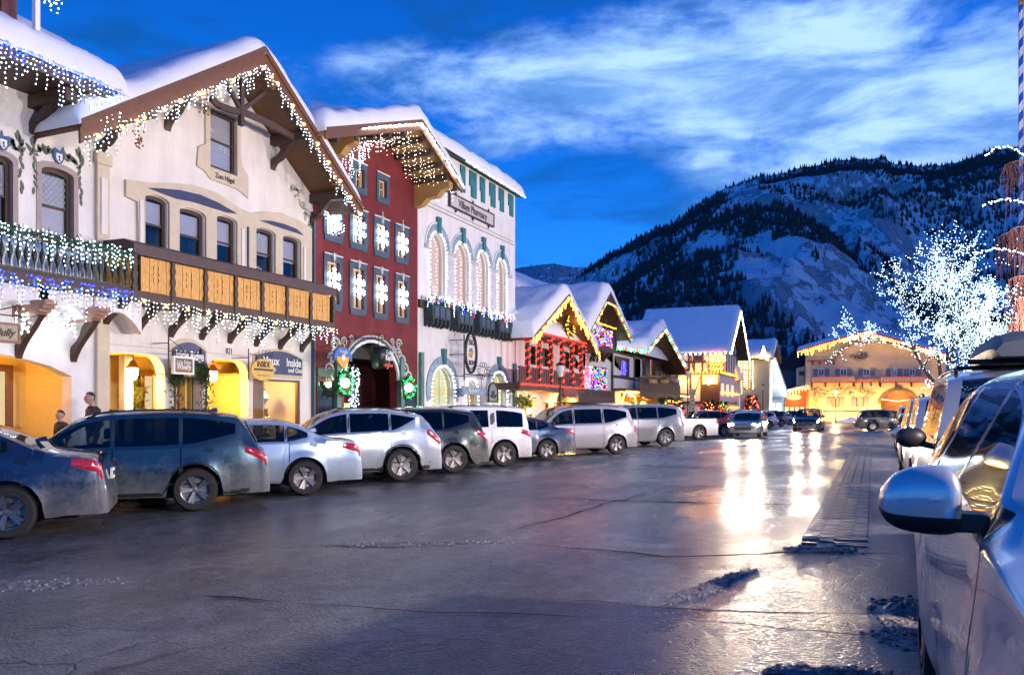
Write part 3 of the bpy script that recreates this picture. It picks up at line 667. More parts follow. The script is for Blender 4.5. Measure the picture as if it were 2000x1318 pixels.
# ---------------------------------------------------------------- strings of lights
def light_string(name, label, pts, group=None, spacing=.10, drop=(0, 0), r=.018, m=None, mats=None, every=0, big=None, bigr=.05, jitter=.02, out=Vector((0, 0, 0)), cord=True, prob=1.0, seed=1, extra=None, cat='string lights', dstep=.09):
    """bulbs along a cord, with hanging drops for icicle lights. One thing: cord + bulbs (one mesh per colour)."""
    rr_ = random.Random(seed)
    pts = [Vector(p) + out for p in pts]; o0 = pts[0].copy()
    t = thing(name, label, cat, o0, 0, group)
    seg = [(pts[i + 1] - pts[i]).length for i in range(len(pts) - 1)]; tot = sum(seg)
    def at(s):
        for i, l in enumerate(seg):
            if s <= l or i == len(seg) - 1: return pts[i].lerp(pts[i + 1], min(1, s / max(l, 1e-6)))
            s -= l
    pal = mats or [m or E_white]
    mbs = {k: MB() for k in range(len(pal))}; cb = MB(); bigmb = MB(); bigd = MB()
    n = max(1, int(tot / spacing)); prev = None; cp = []
    for i in range(n + 1):
        p = at(i * tot / n) - o0 + Vector((rr_.uniform(-1, 1), rr_.uniform(-1, 1), rr_.uniform(-1, 1))) * jitter; cp.append(p)
        if rr_.random() > prob: continue
        mbs[i % len(pal) if len(pal) > 1 else 0].octa(p, r)
        if drop[1] > 0:
            L_ = rr_.uniform(*drop) * (1 if rr_.random() < .75 else 1.35); k = 1
            while k * dstep < L_:
                q = p + Vector((rr_.uniform(-.025, .025), rr_.uniform(-.025, .025), -k * dstep))
                mbs[i % len(pal) if len(pal) > 1 else 0].octa(q, r); k += 1
            if cord: cb.beam(p, p + Vector((0, 0, -L_)), .006, .006)
        if every and i % every == every // 2:
            q = p + Vector((.07, 0, -.05)); bigmb.octa(q, bigr)
    if cord and len(cp) > 1: cb.tube(cp, .006, 3)
    if cord: cb.build('cord', M_wire, t)
    for k, q in mbs.items():
        if q.f: q.build('bulbs', pal[k], t, kind='stuff')
    if bigmb.f: bigmb.build('large_bulbs', big or E_warm, t, kind='stuff')
    return t
def sprigs(mb, pts, n, rad, ln, rr_):
    """needle tufts along a path"""
    pts = [Vector(p) for p in pts]
    for _ in range(n):
        i = rr_.randrange(len(pts) - 1); p = pts[i].lerp(pts[i + 1], rr_.random()) + Vector((rr_.gauss(0, rad), rr_.gauss(0, rad), rr_.gauss(0, rad)))
        d = Vector((rr_.gauss(0, 1), rr_.gauss(0, 1), rr_.gauss(-.2, 1))).normalized() * ln * rr_.uniform(.6, 1.3); a = d.orthogonal().normalized() * ln * .16
        mb.add([p - a, p + a, p + d], [(0, 1, 2)])
def garland(name, label, pts, m=None, n=260, rad=.05, ln=.13, group=None, seed=1, cat='garland'):
    rr_ = random.Random(seed); o0 = Vector(pts[0]); t = thing(name, label, cat, o0, 0, group)
    P = [Vector(p) - o0 for p in pts]; mb = MB(); sprigs(mb, P, n, rad, ln, rr_); mb.build('sprigs', m or M_green, t, kind='stuff')
    MB().tube(P, .025, 5).build('stem', M_wire, t)
    return t

# ================================================================= B0: white balconied house at the left edge
b0 = Bld('white_balcony_house', 'white stucco house at the left edge with iron balcony, lattice windows and snowy eaves', -420)
U = b0.u
uR0 = U(186)
hA = [U(-25), U(31)]; hB = [U(74), U(149)]
vwt = b0.p(110, 322)[1]; vwb = b0.p(110, 478)[1]
vA = b0.p(5, 297)[1]
aw = b0.p(140, 735)
arch0 = [(U(-330), .1), (aw[0], .1), (aw[0], aw[1])] + [(aw[0] + (U(-330) - aw[0]) * i / 10, aw[1] + .42 * sin(pi * i / 10) ** .7) for i in range(1, 10)] + [(U(-330), aw[1])]
MB().plate([(0, -.1), (uR0, -.1), (uR0, 8.12), (0, 8.12)], [archtop(hA[0], hA[1], vwb, vA, .12), archtop(hB[0], hB[1], vwb, vwt, .14), arch0], 0, .3).build('wall', M_stucco, b0.e)
MB().box(0, uR0, .55, 9, 2.95, 8.3).build('room_block', M_dark, b0.e)
for h_, vt_, seed in ((hA, vA, 1), (hB, vwt, 2)):
    window(b0, h_[0] + .07, h_[1] - .07, vwb, vt_ - .08, .10, .09, M_dkwood, G_win, .10, lattice=5, blind=0.0 if seed == 2 else None)
    s_ = MB().plate(archtop(h_[0] - .04, h_[1] + .04, vwb, vt_ + .04, .15), [archtop(h_[0] + .07, h_[1] - .07, vwb, vt_ - .08, .11)], -.02, .16); s_.build('window_surround', mat('taupe_surround', (.36, .29, .27), .7, nscale=4, namt=.15), b0.e)
    lf = MB(); rr_ = random.Random(seed)
    def leaf(mb, x, z, a, ln, w_):
        ca, sa = cos(a), sin(a)
        P = [(0, 0), (.35, .5), (.7, .42), (1, 0), (.7, -.42), (.35, -.5)]
        mb.prism([(x + (p_ * ln) * ca - q_ * w_ * sa, z + (p_ * ln) * sa + q_ * w_ * ca) for p_, q_ in P], 'y', -.025, -.004)
    c_ = (h_[0] + h_[1]) / 2; hw = (h_[1] - h_[0]) / 2 + .05
    for k in range(15):
        t = -1 + 2 * k / 14; x = c_ + t * hw * 1.12; z = vt_ + .10 + .10 * (1 - t * t)
        leaf(lf, x, z, pi / 2 + rr_.uniform(-.9, .9), rr_.uniform(.14, .24), .07); leaf(lf, x, z, rr_.uniform(-.5, 3.6), .13, .06)
    for sg in (-1, 1):
        for k in range(7):
            leaf(lf, c_ + sg * (hw + .05), vt_ + .18 - k * .13, -pi / 2 + rr_.uniform(-.7, .7), rr_.uniform(.13, .2), .06)
        for k in range(4): leaf(lf, c_ + sg * (hw + .03), vt_ + .2 + k * .05, pi / 2 + rr_.uniform(-.6, .6), .2, .07)
    lf.build('leaf_ornament', M_leafgr, b0.e)
    cr_ = MB().prism([(c_ + .13 * x, vt_ + .17 + .16 * z) for x, z in ((-1, .8), (-.5, 1), (0, .85), (.5, 1), (1, .8), (.95, -.1), (.5, -.8), (0, -1), (-.5, -.8), (-.95, -.1))], 'y', -.05, -.006)
    crest = cr_.build('crest', mat('crest_blue', (.02, .11, .30), .6, nscale=5, namt=.3), b0.e)
    MB().prism([(c_ + .07 * x, vt_ + .14 + .10 * z) for x, z in ((-1, 1), (1, 1), (1, -.2), (0, -1), (-1, -.2))], 'y', -.06, -.052).build('crest_shield', M_white, crest)
    MB().prism([(c_ + .03 * x, vt_ + .14 + .06 * z) for x, z in ((-.4, 1), (.7, .6), (.3, .1), (.9, -1), (-.6, -.9), (-.2, 0), (-1, .3))], 'y', -.066, -.0605).build('crest_figure', M_dkwood, crest)
# eaves, roof and snow
EV = 8.27
def base0(u, d): return EV + .52 * (d + 1.3)
MB().box(0, uR0 + .5, -1.28, 0, 8.0, 8.1).build('soffit', M_dkwood, b0.e)
MB().box(0, uR0 + .5, -1.34, -1.281, 7.98, EV + .05).build('fascia', M_dkwood, b0.e)
MB().prism([(-1.3, EV - .12), (8, EV - .12 + .52 * 9.3), (8, EV + .52 * 9.3), (-1.3, EV)], 'x', 0, b0.u(246, 1.3)).build('roof', M_shing, b0.e)
snow_sheet(b0, 0, b0.u(256, 1.4), -1.42, 6.5, base0, .52, seed=3.0, edge=(0, 1, 1, 0))
bracket(b0, U(64), b0.p(58, 262)[1], 7.95, 1.0, .18)
bracket(b0, U(-110), b0.p(58, 262)[1], 7.95, 1.0, .18)
MB().box(U(64) - .12, U(64) + .12, -1.15, 0, 7.72, 7.98).build('purlin', M_dkwood, b0.e)
MB().box(U(-110) - .12, U(-110) + .12, -1.15, 0, 7.72, 7.98).build('purlin', M_dkwood, b0.e)
# dormer above the eaves
dq = [b0.p(-60, 20, .4)[0], b0.p(33, 20, .4)[0]]
dv0 = base0(0, -.4); dv1 = dv0 + 2.2
MB().plate(rect(dq[0], dq[1], dv0, dv1), [rect(dq[0] + .18, dq[1] - .32, dv0 + .35, dv1 - .25)], -.4, -.2).build('dormer', mat('maroon_boards', (.10, .022, .024), .6, nscale=5, namt=.3), b0.e)
window(b0, dq[0] + .18, dq[1] - .32, dv0 + .35, dv1 - .25, -.34, .05, M_dkwood, G_win, 0, lattice=7, split=.02, rail=False)
MB().box(dq[0], dq[1] - .05, -.2, 2.5, dv0, dv1).build('dormer_side', M_dark, b0.e)
pq = b0.u(74, 1.0)
MB().box(pq - .05, pq + .05, -1.0, -.9, base0(0, -1.0), dv1 + .6).build('dormer_post', M_white, b0.e)
# balcony
bv = b0.p(0, 437, 1.0)[1]; bu1 = b0.u(256, 1.0)
MB().box(0, bu1 - .04, -1.03, -.93, bv - .09, bv).build('balcony_rail', M_iron, b0.e)
MB().box(0, bu1 - .04, -1.03, -.93, bv - .82, bv - .76).build('balcony_rail', M_iron, b0.e)
MB().box(0, bu1 - .04, -1.05, -.001, bv - 1.0, bv - .83).build('balcony_floor', M_dkwood, b0.e)
bl = MB().lathe([(.012, 0), (.016, .12), (.03, .18), (.055, .28), (.045, .36), (.018, .44), (.012, .50), (.028, .56), (.012, .62), (.012, .67)], n=8); blm = bl.mesh('baluster'); blm.materials.append(M_iron); blm.shade_smooth()
x = .1
while x < bu1 - .1:
    if b0.w(x, 0, 0).y > atX(-40, YH, -15).y: share('baluster', blm, b0.e, (x, -.98, bv - .76))
    x += .165
# timbers under the balcony and the ground-floor recess
for pxc, yv in ((94, 598), (200, 612)):
    uc = b0.u(pxc, .9); vt = b0.p(pxc, yv - 12, .9)[1]
    P = [(0, vt), (-1.0, vt), (-1.0, vt - .1), (-.92, vt - .1), (-.92, vt - .17), (-.82, vt - .17), (-.82, vt - .24), (-.70, vt - .24), (-.70, vt - .31), (0, vt - .31)]
    MB().prism(P, 'x', uc - .13, uc + .13).build('stepped_beam', mat('corbel_brown', (.30, .15, .10), .6, nscale=5, namt=.25), b0.e)
    bracket(b0, uc, vt - 1.15, vt - .28, .72, .14, kind=1)
for ua in (b0.u(-60), b0.u(40), b0.u(150)):                     # coved soffit arches between the beams
    MB().prism([(ua - .0, 3.25)] + [(ua + 1.25 * i / 8, 3.25 + .42 * sin(pi * i / 8)) for i in range(9)] + [(ua + 1.25, 3.95), (ua, 3.95)], 'y', -.55, -.002).build('soffit_cove', M_stucco, b0.e)
MB().box(U(-330), aw[0], 1.5, 1.6, 0, 3).build('recess_wall', M_yellow, b0.e)
MB().box(aw[0], aw[0] + .06, .3, 1.6, 0, 3).build('recess_wall', M_yellow, b0.e)
MB().box(U(-330), aw[0] + .06, .3, 1.6, 2.72, 2.78).build('recess_ceiling', M_yellow, b0.e)
dr = b0.rect(-40, 712, 23, 830, -1.45)
d_ = MB().plate(rect(dr[0], dr[1], .05, dr[3]), [rect(dr[0] + .14, dr[1] - .14, .9, dr[3] - .14)], 1.40, 1.47).build('door', M_brwood, b0.e)
MB().box(dr[0] + .14, dr[1] - .14, 1.44, 1.45, .9, dr[3] - .14).build('door_pane', G_win, d_)
MB().box(dr[0] + .14, dr[1] - .14, 1.475, 1.49, .9, dr[3] - .14).build('lit_room', emit('lit_door_room', (1, .75, .4), .8), d_)
lamp(b0.e, (aw[0] - 1.6, .9, 2.45), 70, (1, .52, .13), .12)
lamp(b0.e, (aw[0] - 4.0, .9, 2.45), 60, (1, .52, .13), .12)
# hanging sign of the house
sq = b0.rect(-30, 629, 39, 669, .9)
sg = thing('hanging_sign', 'brown framed shop sign hanging from a scrolled iron arm under the iron balcony', 'sign', b0.w(sq[1], sq[2], -.9), pi / 2)
sw, sh_ = sq[1] - sq[0], sq[3] - sq[2]
MB().plate(rect(-sw, 0, 0, sh_), [rect(-sw + .05, -.05, .05, sh_ - .05)], -.03, .03).build('frame', mat('corbel_brown', (.30, .15, .10)), sg)
MB().box(-sw + .05, -.05, -.015, .015, .05, sh_ - .05).build('board', mat('sign_parchment', (.42, .36, .24), .6, nscale=9, namt=.25), sg)
text('Hully', .20, (-sw / 2, -.022, sh_ / 2), (pi / 2, 0, 0), M_dkwood, sg, shear=.35, bold=.004)
arm = MB().tube([(-sw, 0, sh_ + .14), (.10, 0, sh_ + .14)], .014, 6)
arm.tube([(-sw * .8, 0, sh_ + .14), (-sw * .8, 0, sh_)], .008, 5); arm.tube([(-.1, 0, sh_ + .14), (-.1, 0, sh_)], .008, 5)
arm.tube([(-sw + .9 * i / 10 * sw, 0, sh_ + .18 + .16 * (i / 10) ** 1.5) for i in range(11)] + [(-.1 * sw + .09 * sin(a_ * .5) * (1 - a_ / 16), 0, sh_ + .27 + .09 * cos(a_ * .5) * (1 - a_ / 16)) for a_ in range(13)], .012, 5)
arm.build('iron_arm', M_iron, sg)
MB().beam((-sw, .0, sh_ + .14), (-sw, .9, sh_ + .14), .02, .02).build('wall_bar', M_iron, sg)
# lights of the white house
xs0 = b0.w(b0.u(-60, 1.38), EV - .06, -1.38); xs1 = b0.w(b0.u(238, 1.38), EV - .06, -1.38)
light_string('icicle_lights', 'dense cool white icicle lights along the snowy eaves of the white balcony house', [xs0, xs1], 'icicle lights on the white house', .095, (.15, .75), .0145, E_white, seed=1)
light_string('rope_light', 'blue rope light above the icicle lights under the eave snow', [xs0 + Vector((.05, 0, .02)), xs1 + Vector((.05, 0, .02))], None, .07, (.03, .22), .022, E_blue, seed=2)
by = b0.w(b0.u(-60, 1.0), bv, -1.06); by1 = b0.w(bu1, bv, -1.06)
garland('balcony_garland', 'green garland wound along the iron balcony rail of the white house', [by + (by1 - by) * i / 10 + Vector((0, 0, -.06 - .05 * (i % 2))) for i in range(11)], n=520, rad=.07, ln=.10, seed=4)
light_string('garland_lights', 'cool white lights spilling over the garland on the iron balcony rail', [by, by1], 'icicle lights on the white house', .06, (.1, .52), .0155, emit('ice_bulb', (.58, .90, 1.0), 12), jitter=.05, seed=3)
bf = Vector((-.02, 0, -.98))
light_string('icicle_lights', 'cool white icicle lights hanging under the floor of the iron balcony', [by + bf, by1 + bf], 'icicle lights on the white house', .09, (.12, .50), .0145, E_white, jitter=.04, seed=5)
light_string('rope_light', 'deep blue rope light along the foot of the iron balcony', [by + bf + Vector((0, 0, .08)), by1 + bf + Vector((0, 0, .08))], None, .055, (.03, .22), .024, E_blue, seed=6)
wq0, wq1 = b0.w(b0.u(36, .5), b0.p(36, 612, .5)[1], -.5), b0.w(b0.u(142, .5), b0.p(142, 612, .5)[1], -.5)
light_string('icicle_lights', 'glaring cluster of white icicle lights over the ground floor arch beside the brown sign', [wq0, wq1], 'icicle lights on the white house', .07, (.15, .42), .026, emit('glare_bulb', (.85, .92, 1.0), 22), jitter=.04, seed=7)
dp = b0.w(pq, 0, -1.0)
light_string('post_lights', 'white lights clustered on the pale dormer post above the eaves', [b0.w(*b0.p(84, -14, 1.0), -1.0), b0.w(*b0.p(124, 0, 1.0), -1.0)], None, .05, (.1, .38), .018, E_white, jitter=.08, seed=8)

# ================================================================= B1: cream gabled winery with the pine balcony
b1 = Bld('gabled_winery', 'cream gabled house with pine panelled balcony, bay windows and arched yellow entrances', 186)
U = b1.u; W1 = U(611)
L1, P1, R1 = b1.p(152, 240, 1.3), b1.p(513, 97, 1.3), b1.p(704, 405, 1.3)
def gl(u, L, P, Rr): return P[1] - (P[0] - u) * (P[1] - L[1]) / (P[0] - L[0]) if u < P[0] else P[1] - (u - P[0]) * (P[1] - Rr[1]) / (Rr[0] - P[0])
g1 = lambda u: gl(u, L1, P1, R1)
attic = b1.rect(409, 216, 461, 338); attic = (attic[0], attic[1], b1.p(435, 335)[1], b1.p(435, 222)[1])
wins = [(281, 326, 384, 490), (348, 398, 410, 508), (421, 459, 424, 520), (498, 534, 448, 538), (550, 584, 463, 548)]
wr = []
for x0, x1, y0, y1 in wins: wr.append((U(x0), U(x1), b1.p((x0 + x1) / 2, y1)[1] - .05, b1.p((x0 + x1) / 2, y0)[1]))
o1 = (U(197), U(322), .0, b1.p(260, 690)[1]); o2 = (U(337), U(394), .0, b1.p(365, 733)[1]); o3 = (U(403), U(485), .0, b1.p(444, 702)[1]); o4 = (U(494), U(586), b1.p(540, 830)[1] - .35, b1.p(540, 741)[1])
holes = [rect(*attic)] + [archtop(w[0], w[1], w[2], w[3], .10) for w in wr] + [rr(*o1, .45), rect(*o2), rr(*o3, .42), rect(*o4)]
MB().plate([(0, -.1), (W1, -.1), (W1, g1(W1) - .2), (P1[0], P1[1] - .25), (0, g1(0) - .2)], holes, 0, .3).build('wall', M_cream, b1.e)
MB().box(W1 - .02, W1 + .01, .02, 9, 0, g1(W1) - .25).build('side_wall', M_cream, b1.e)
MB().box(.05, W1 - .05, .62, 9, 2.9, g1(0) - .4).build('room_block', M_dark, b1.e)
gable_roof(b1, L1, P1, R1, -1.3, 9, .16, M_brwood, M_brwood, .42, .50, 5.0)
window(b1, attic[0], attic[1], attic[2], attic[3], .06, .09, M_dkwood, G_win, 0, blind=0.0)
for i, w in enumerate(wr): window(b1, w[0], w[1], w[2], w[3], .07, .08, M_dkwood, G_win, .09, blind=(.45, .42, .4, .4, .38)[i])
# bay window surround in tan plaster
t0, t1 = U(246), U(606); tz0 = b1.p(420, 545)[1] - .1
def bz(px, py): return b1.p(px, py)[1]
top = [(t0 - .05, bz(246, 352)), (t0 - .05, bz(246, 385)), (t0 + .28, bz(258, 385) - .1), (t0 + .32, tz0), (t1, tz0), (t1, bz(600, 445))]
top += [(U(px), bz(px, py)) for px, py in ((580, 430), (545, 416), (510, 414), (488, 418), (460, 404), (420, 377), (375, 362), (330, 358), (285, 357))]
MB().plate(top, [archtop(w[0] - .02, w[1] + .02, w[2], w[3] + .02, .12) for w in wr], -.07, -.002).build('bay_surround', M_tan, b1.e)
for k, (xa, xb) in enumerate(((t0 + .3, wr[0][0] - .1), (wr[2][1] + .15, wr[3][0] - .12), (wr[4][1] + .1, t1))):
    MB().box(xa + .02, xa + .12, -.10, -.071, tz0, wr[min(4, k * 2)][3] - .2).build('pilaster', M_cream, b1.e)
for pts in (((284, 368), (310, 369), (345, 372), (385, 381), (420, 396), (448, 412), (458, 418), (440, 416), (410, 407), (375, 396), (340, 389), (310, 378)), ((502, 431), (525, 432), (550, 438), (575, 448), (588, 460), (560, 451), (530, 441))):
    MB().prism([(U(px), bz(px, py)) for px, py in pts], 'y', -.10, -.071).build('blue_valance', M_navy, b1.e)
MB().box(U(480) - .03, U(480) + .03, -.10, -.071, tz0, bz(481, 444)).build('downpipe', M_navy, b1.e)
MB().box(W1 - .09, W1 - .01, -.12, -.002, 0, bz(611, 415)).build('downpipe', M_slate, b1.e)
# attic plaster ornament and motto
oz = attic[2]
orn = [(attic[0] - .18, attic[3] + .05), (attic[0] - .18, oz + .55), (attic[0] - .42, oz + .40), (attic[0] - .48, oz - .12), (attic[0] - .2, oz - .18), (attic[0], oz - .34), (attic[1], oz - .36), (attic[1] + .2, oz - .42), (attic[1] + .45, oz - .52), (attic[1] + .45, oz + .1), (attic[1] + .2, oz + .35), (attic[1] + .14, oz + .6), (attic[1] + .14, attic[3] + .05)]
MB().plate(orn, [rect(attic[0], attic[1], attic[2], attic[3])], -.05, -.002).build('plaster_ornament', M_tan, b1.e, bevel=.02)
text('Zum H\u00fcgel', .19, ((attic[0] + attic[1]) / 2 + .02, -.056, oz - .19), (pi / 2, 0, 0), M_dkwood, b1.e, bold=.003, sx=.82, name='motto_lettering')
# painted foliage on the right shoulder of the gable
pf = MB(); rr_ = random.Random(5)
for k in range(26):
    t = k / 25; px, py = 570 + 36 * t, 330 + 105 * t
    u_, v_ = b1.p(px, py); a = rr_.uniform(0, 6.28); leaf(pf, u_ + rr_.uniform(-.05, .12), v_ - .25 - rr_.uniform(0, .25), a, .22, .08)
pf.build('leaf_ornament', mat('pale_green_paint', (.42, .44, .33), .8, nscale=8, namt=.2), b1.e)
# corner column
MB().box(-.02, .30, -.10, -.002, 0, bz(200, 325)).build('corner_column', M_tan, b1.e); MB().box(-.06, .36, -.14, -.002, bz(200, 325), bz(200, 300)).build('capital', M_tan, b1.e, bevel=.03)
MB().box(.06, .22, -.13, -.101, bz(200, 460), bz(200, 350)).build('pilaster', M_cream, b1.e)
# purlins, brackets and king-post truss
for px, vf, vt in ((193, bz(193, 308), None), (326, bz(326, 256), None), (532, bz(532, 333), None), (614, bz(612, 442), None)):
    uc = min(max(U(px), .1), W1 - .08); vt = g1(uc) - .34
    MB().box(uc - .11, uc + .11, -1.2, -.002, vt - .12, vt + .14).build('purlin', M_dkwood, b1.e)
    bracket(b1, uc, vf, vt - .10, .85, .18)
MB().box(P1[0] - .11, P1[0] + .11, -1.2, -.002, P1[1] - .55, P1[1] - .25).build('purlin', M_dkwood, b1.e)
td = -.95; kp = b1.u(471, .95)
def tp(px, py): return b1.p(px, py, .95)
tr = MB(); 
tr.box(kp - .06, kp + .06, td - .06, td + .06, tp(471, 246)[1], P1[1] - .4); tr.build('king_post', M_dkwood, b1.e)
cpts = [tp(412, 192), tp(428, 207), tp(452, 216), tp(480, 222), tp(510, 234), tp(540, 250), tp(572, 268)]
tr = MB(); [tr.beam((a[0], td, a[1]), (c[0], td, c[1]), .10, .16) for a, c in zip(cpts, cpts[1:])]; tr.build('truss_arch', M_dkwood, b1.e)
for A, B in (((440, 160), (470, 215)), ((520, 178), (474, 215))):
    a, c = tp(*A), tp(*B); MB().beam((a[0], td, a[1]), (c[0], td, c[1]), .09, .10).build('strut', M_dkwood, b1.e)
# pine balcony
OUT = 1.0
bt = b1.p(460, 520, OUT)[1]; pt = b1.p(460, 538.7, OUT)[1]; pb = b1.p(460, 598.7, OUT)[1]; fb = b1.p(460, 613, OUT)[1]
q0, q1 = b1.u(258, OUT), b1.u(654, OUT)
MB().prism([(-OUT - .06, bt), (-OUT + .25, bt + .12), (-.002, bt + .12), (-.002, bt), (-OUT + .2, bt - .1), (-OUT - .06, pt + .002)], 'x', q0, q1).build('balcony_shelf', mat('maroon_brown_trim', (.055, .022, .024), .5, nscale=6, namt=.3), b1.e)
MB().box(q0 + .02, q1 - .02, -OUT, -.002, fb, pb - .002).build('balcony_floor', M_dkwood, b1.e)
MB().box(q0 + .02, q0 + .06, -OUT + .08, -.002, pb, pt).build('balcony_end', M_pine, b1.e); MB().box(q1 - .06, q1 - .02, -OUT + .08, -.002, pb, pt).build('balcony_end', M_dkwood, b1.e)
panels = [(276.5, 334), (341, 399), (404, 457), (464, 509), (516, 558), (563.5, 604), (610, 645)]
edges = []
for x0, x1 in panels:
    a, c = b1.u(x0, OUT), b1.u(x1, OUT); nb = 7; wd = (c - a) / nb; edges += [a, c]
    for k in range(nb):
        xl, xr = a + wd * k + .004, a + wd * (k + 1) - .004
        poly = [(xl, pb + .01), (xr, pb + .01), (xr, pt - .01), (xl, pt - .01)]
        hol = []
        if k in (2, 4):                                  # fretwork slits sawn in the board edges
            poly = [(xl, pb + .01), (xr, pb + .01)]
            ed = [(0, .30), (.022, .34), (.022, .42), (0, .45), (0, .5), (.03, .55), (.0, .62), (.02, .68), (.02, .76), (0, .8)]
            H = pt - pb
            if k == 2: poly += [(xr - e, pb + H * z) for e, z in ed] + [(xr, pt - .01), (xl, pt - .01)]
            else: poly += [(xr, pt - .01), (xl, pt - .01)] + [(xl + e, pb + H * z) for e, z in reversed(ed)]
        MB().prism(poly, 'y', -OUT + .02 + .006 * (k % 2), -OUT + .05).build('board', M_pine, b1.e)
posts = [q0 + .06] + [(edges[2 * i + 1] + edges[2 * i + 2]) / 2 for i in range(6)] + [q1 - .07]
for k, x in enumerate(posts):
    P = []
    for i in range(13):
        t = i / 12; P.append((x + .055 + .018 * sin(t * 19), pb - .005 + (pt - pb) * t))
    P += [(2 * x - a, c) for a, c in reversed(P)]
    MB().prism(P, 'y', -OUT - .03, -OUT + .019).build('balcony_post', M_dkwood, b1.e)
    if 0 < k < 7: MB().box(x - .05, x + .05, -OUT - .02, -OUT - .001, fb, pb).build('balcony_post', M_dkwood, b1.e)
MB().box(q0, q1, -.12, -.06, bt - .02, bt + .0).build('balcony_deck', M_dkwood, b1.e)
for px, py in ((201, 643), (268, 652), (333, 659), (393, 664), (448, 671), (499, 677), (546, 683), (588, 688)):
    uc = U(px); bracket(b1, uc, b1.p(px, py)[1], fb - .0, .80, .15, kind=1)
MB().plate([(0, 2.98), (W1, 2.98), (W1, 3.0), (0, 3.0)], [], -.012, -.002).build('string_course', M_tan, b1.e)
# ground-floor recesses
for (a, c, z0, z1), dep in ((o1, 1.5), (o3, 1.4)):
    q = MB(); q.box(a - .15, c + .95, dep, dep + .05, 0, z1 + .1); q.box(a - .2, a - .15, .3, dep, 0, z1 + .1); q.box(c + .95, c + 1.0, .3, dep, 0, z1 + .1); q.box(a - .2, c + 1.0, .3, dep, z1 + .02, z1 + .1); q.build('porch', M_yellow, b1.e)
    fr = MB().plate(rr(a - .13, c + .13, -.05, z1 + .13, .55), [rr(a, c, -.06, z1, .45)] if False else [], -.012, -.002) if False else None
pw = b1.u(243, -.9)
MB().box(pw - .12, pw + .12, .75, .95, 0, o1[3] + .02).build('porch_pier', M_cream, b1.e)
for nm, x0, x1, y0, dd in (('door', 271, 304, 724, 1.46), ('door', 436, 470, 733, 1.36)):
    a, c = b1.u(x0, -dd), b1.u(x1, -dd); z1 = b1.p((x0 + x1) / 2, y0, -dd)[1]
    D_ = MB().plate(rect(a, c, .1, z1), [rect(a + .13, c - .13, .85, z1 - .14)], dd - .07, dd).build(nm, mat('honey_wood_door', (.30, .13, .035), .45, nscale=5, namt=.3), b1.e)
    MB().box(a + .13, c - .13, dd - .04, dd - .03, .85, z1 - .14).build('door_pane', G_win, D_)
    MB().box(a + .13, c - .13, dd - .02, dd - .005, .85, z1 - .14).build('lit_room', emit('lit_door_room', (1, .75, .4), .8) if x0 < 400 else emit('lit_door_gold', (1, .72, .25), 2.2), D_)
    MB().box(c - .10, c - .05, dd - .12, dd - .07, 1.0, 1.12).build('door_handle', M_iron, D_)
pwn = b1.u(247, -1.46), b1.u(268, -1.46)
w_ = window(b1, pwn[0], pwn[1], .9, b1.p(258, 735, -1.46)[1], 1.38, .05, M_dkwood, G_dim, 0, rail=False, bars=2)
# centre entrance under the winery sign
q = MB(); q.box(o2[0], o2[1], .6, .66, 0, o2[3]); q.build('entrance_back', mat('rosy_plaster', (.45, .26, .20), .7, nscale=2, namt=.2), b1.e)
q = MB(); q.box(o2[0], o2[0] + .06, .3, .6, 0, o2[3]); q.box(o2[1] - .06, o2[1], .3, .6, 0, o2[3]); q.box(o2[0], o2[1], .3, .6, o2[3] - .05, o2[3]); q.build('entrance_jamb', M_yellow, b1.e)
a, c = o2[0] + .22, o2[1] - .16
D_ = MB().plate(rect(a, c, .1, o2[3] - .1), [rect(a + .12, c - .12, .35, o2[3] - .25)], .50, .56).build('door', mat('honey_wood_door', (.3, .13, .035)), b1.e)
MB().box(a + .12, c - .12, .53, .54, .35, o2[3] - .25).build('door_pane', G_win, D_); MB().box(a + .12, c - .12, .565, .58, .35, o2[3] - .25).build('lit_room', emit('lit_door_rose', (1, .55, .35), .9), D_)
lamp(b1.e, ((o2[0] + o2[1]) / 2, -.1, o2[3] + .1), 16, (1, .58, .16), .1)
# shop window
window(b1, o4[0], o4[1], o4[2], o4[3], .05, .055, M_brwood, G_win, 0, rail=False, mull=0)
shop_room(b1, o4[0] - .05, o4[1] + .05, o4[2] - .1, o4[3] + .1, .3, 1.8, 190, (1, .55, .14), 4)
MB().box(o4[0], o4[1], .02, .3, 0, o4[2] - .002).build('stall_riser', M_tan, b1.e)
# painted tan frame of the shop sign and signs (these are hung on the wall: things of their own)
sf = [(U(492), b1.p(492, 736)[1]), (U(589), b1.p(589, 740)[1])]
s2z0 = b1.p(541, 731)[1]; s2z1 = b1.p(541, 695)[1]
u0, u1 = U(497), U(586)
MB().plate([(u0 - .1, s2z0 - .1), (u1 + .1, s2z0 - .1), (u1 + .1, s2z1 - .02)] + [(u1 + .1 + (u0 - u1 - .2) * i / 10, s2z1 - .02 + .24 * sin(pi * i / 10)) for i in range(1, 10)] + [(u0 - .1, s2z1 - .02)], [], -.03, -.003).build('sign_surround', M_tan, b1.e)
sgn = thing('shop_sign', 'navy blue arched shop board lettered Inside and Out above the glowing shop window', 'sign', b1.w(u0, s2z0, -.04), pi / 2)
wd_, hh = u1 - u0, s2z1 - s2z0
MB().prism([(0, 0), (wd_, 0), (wd_, hh - .06)] + [(wd_ - wd_ * i / 10, hh - .06 + .20 * sin(pi * i / 10)) for i in range(1, 10)] + [(0, hh - .06)], 'y', -.04, 0).build('board', M_navy, sgn)
text('Vaux', .34, (wd_ * .30, -.046, hh * .68), (pi / 2, 0, 0), M_white, sgn, bold=.006)
text('gifts', .2, (wd_ * .32, -.046, hh * .27), (pi / 2, 0, 0), M_white, sgn)
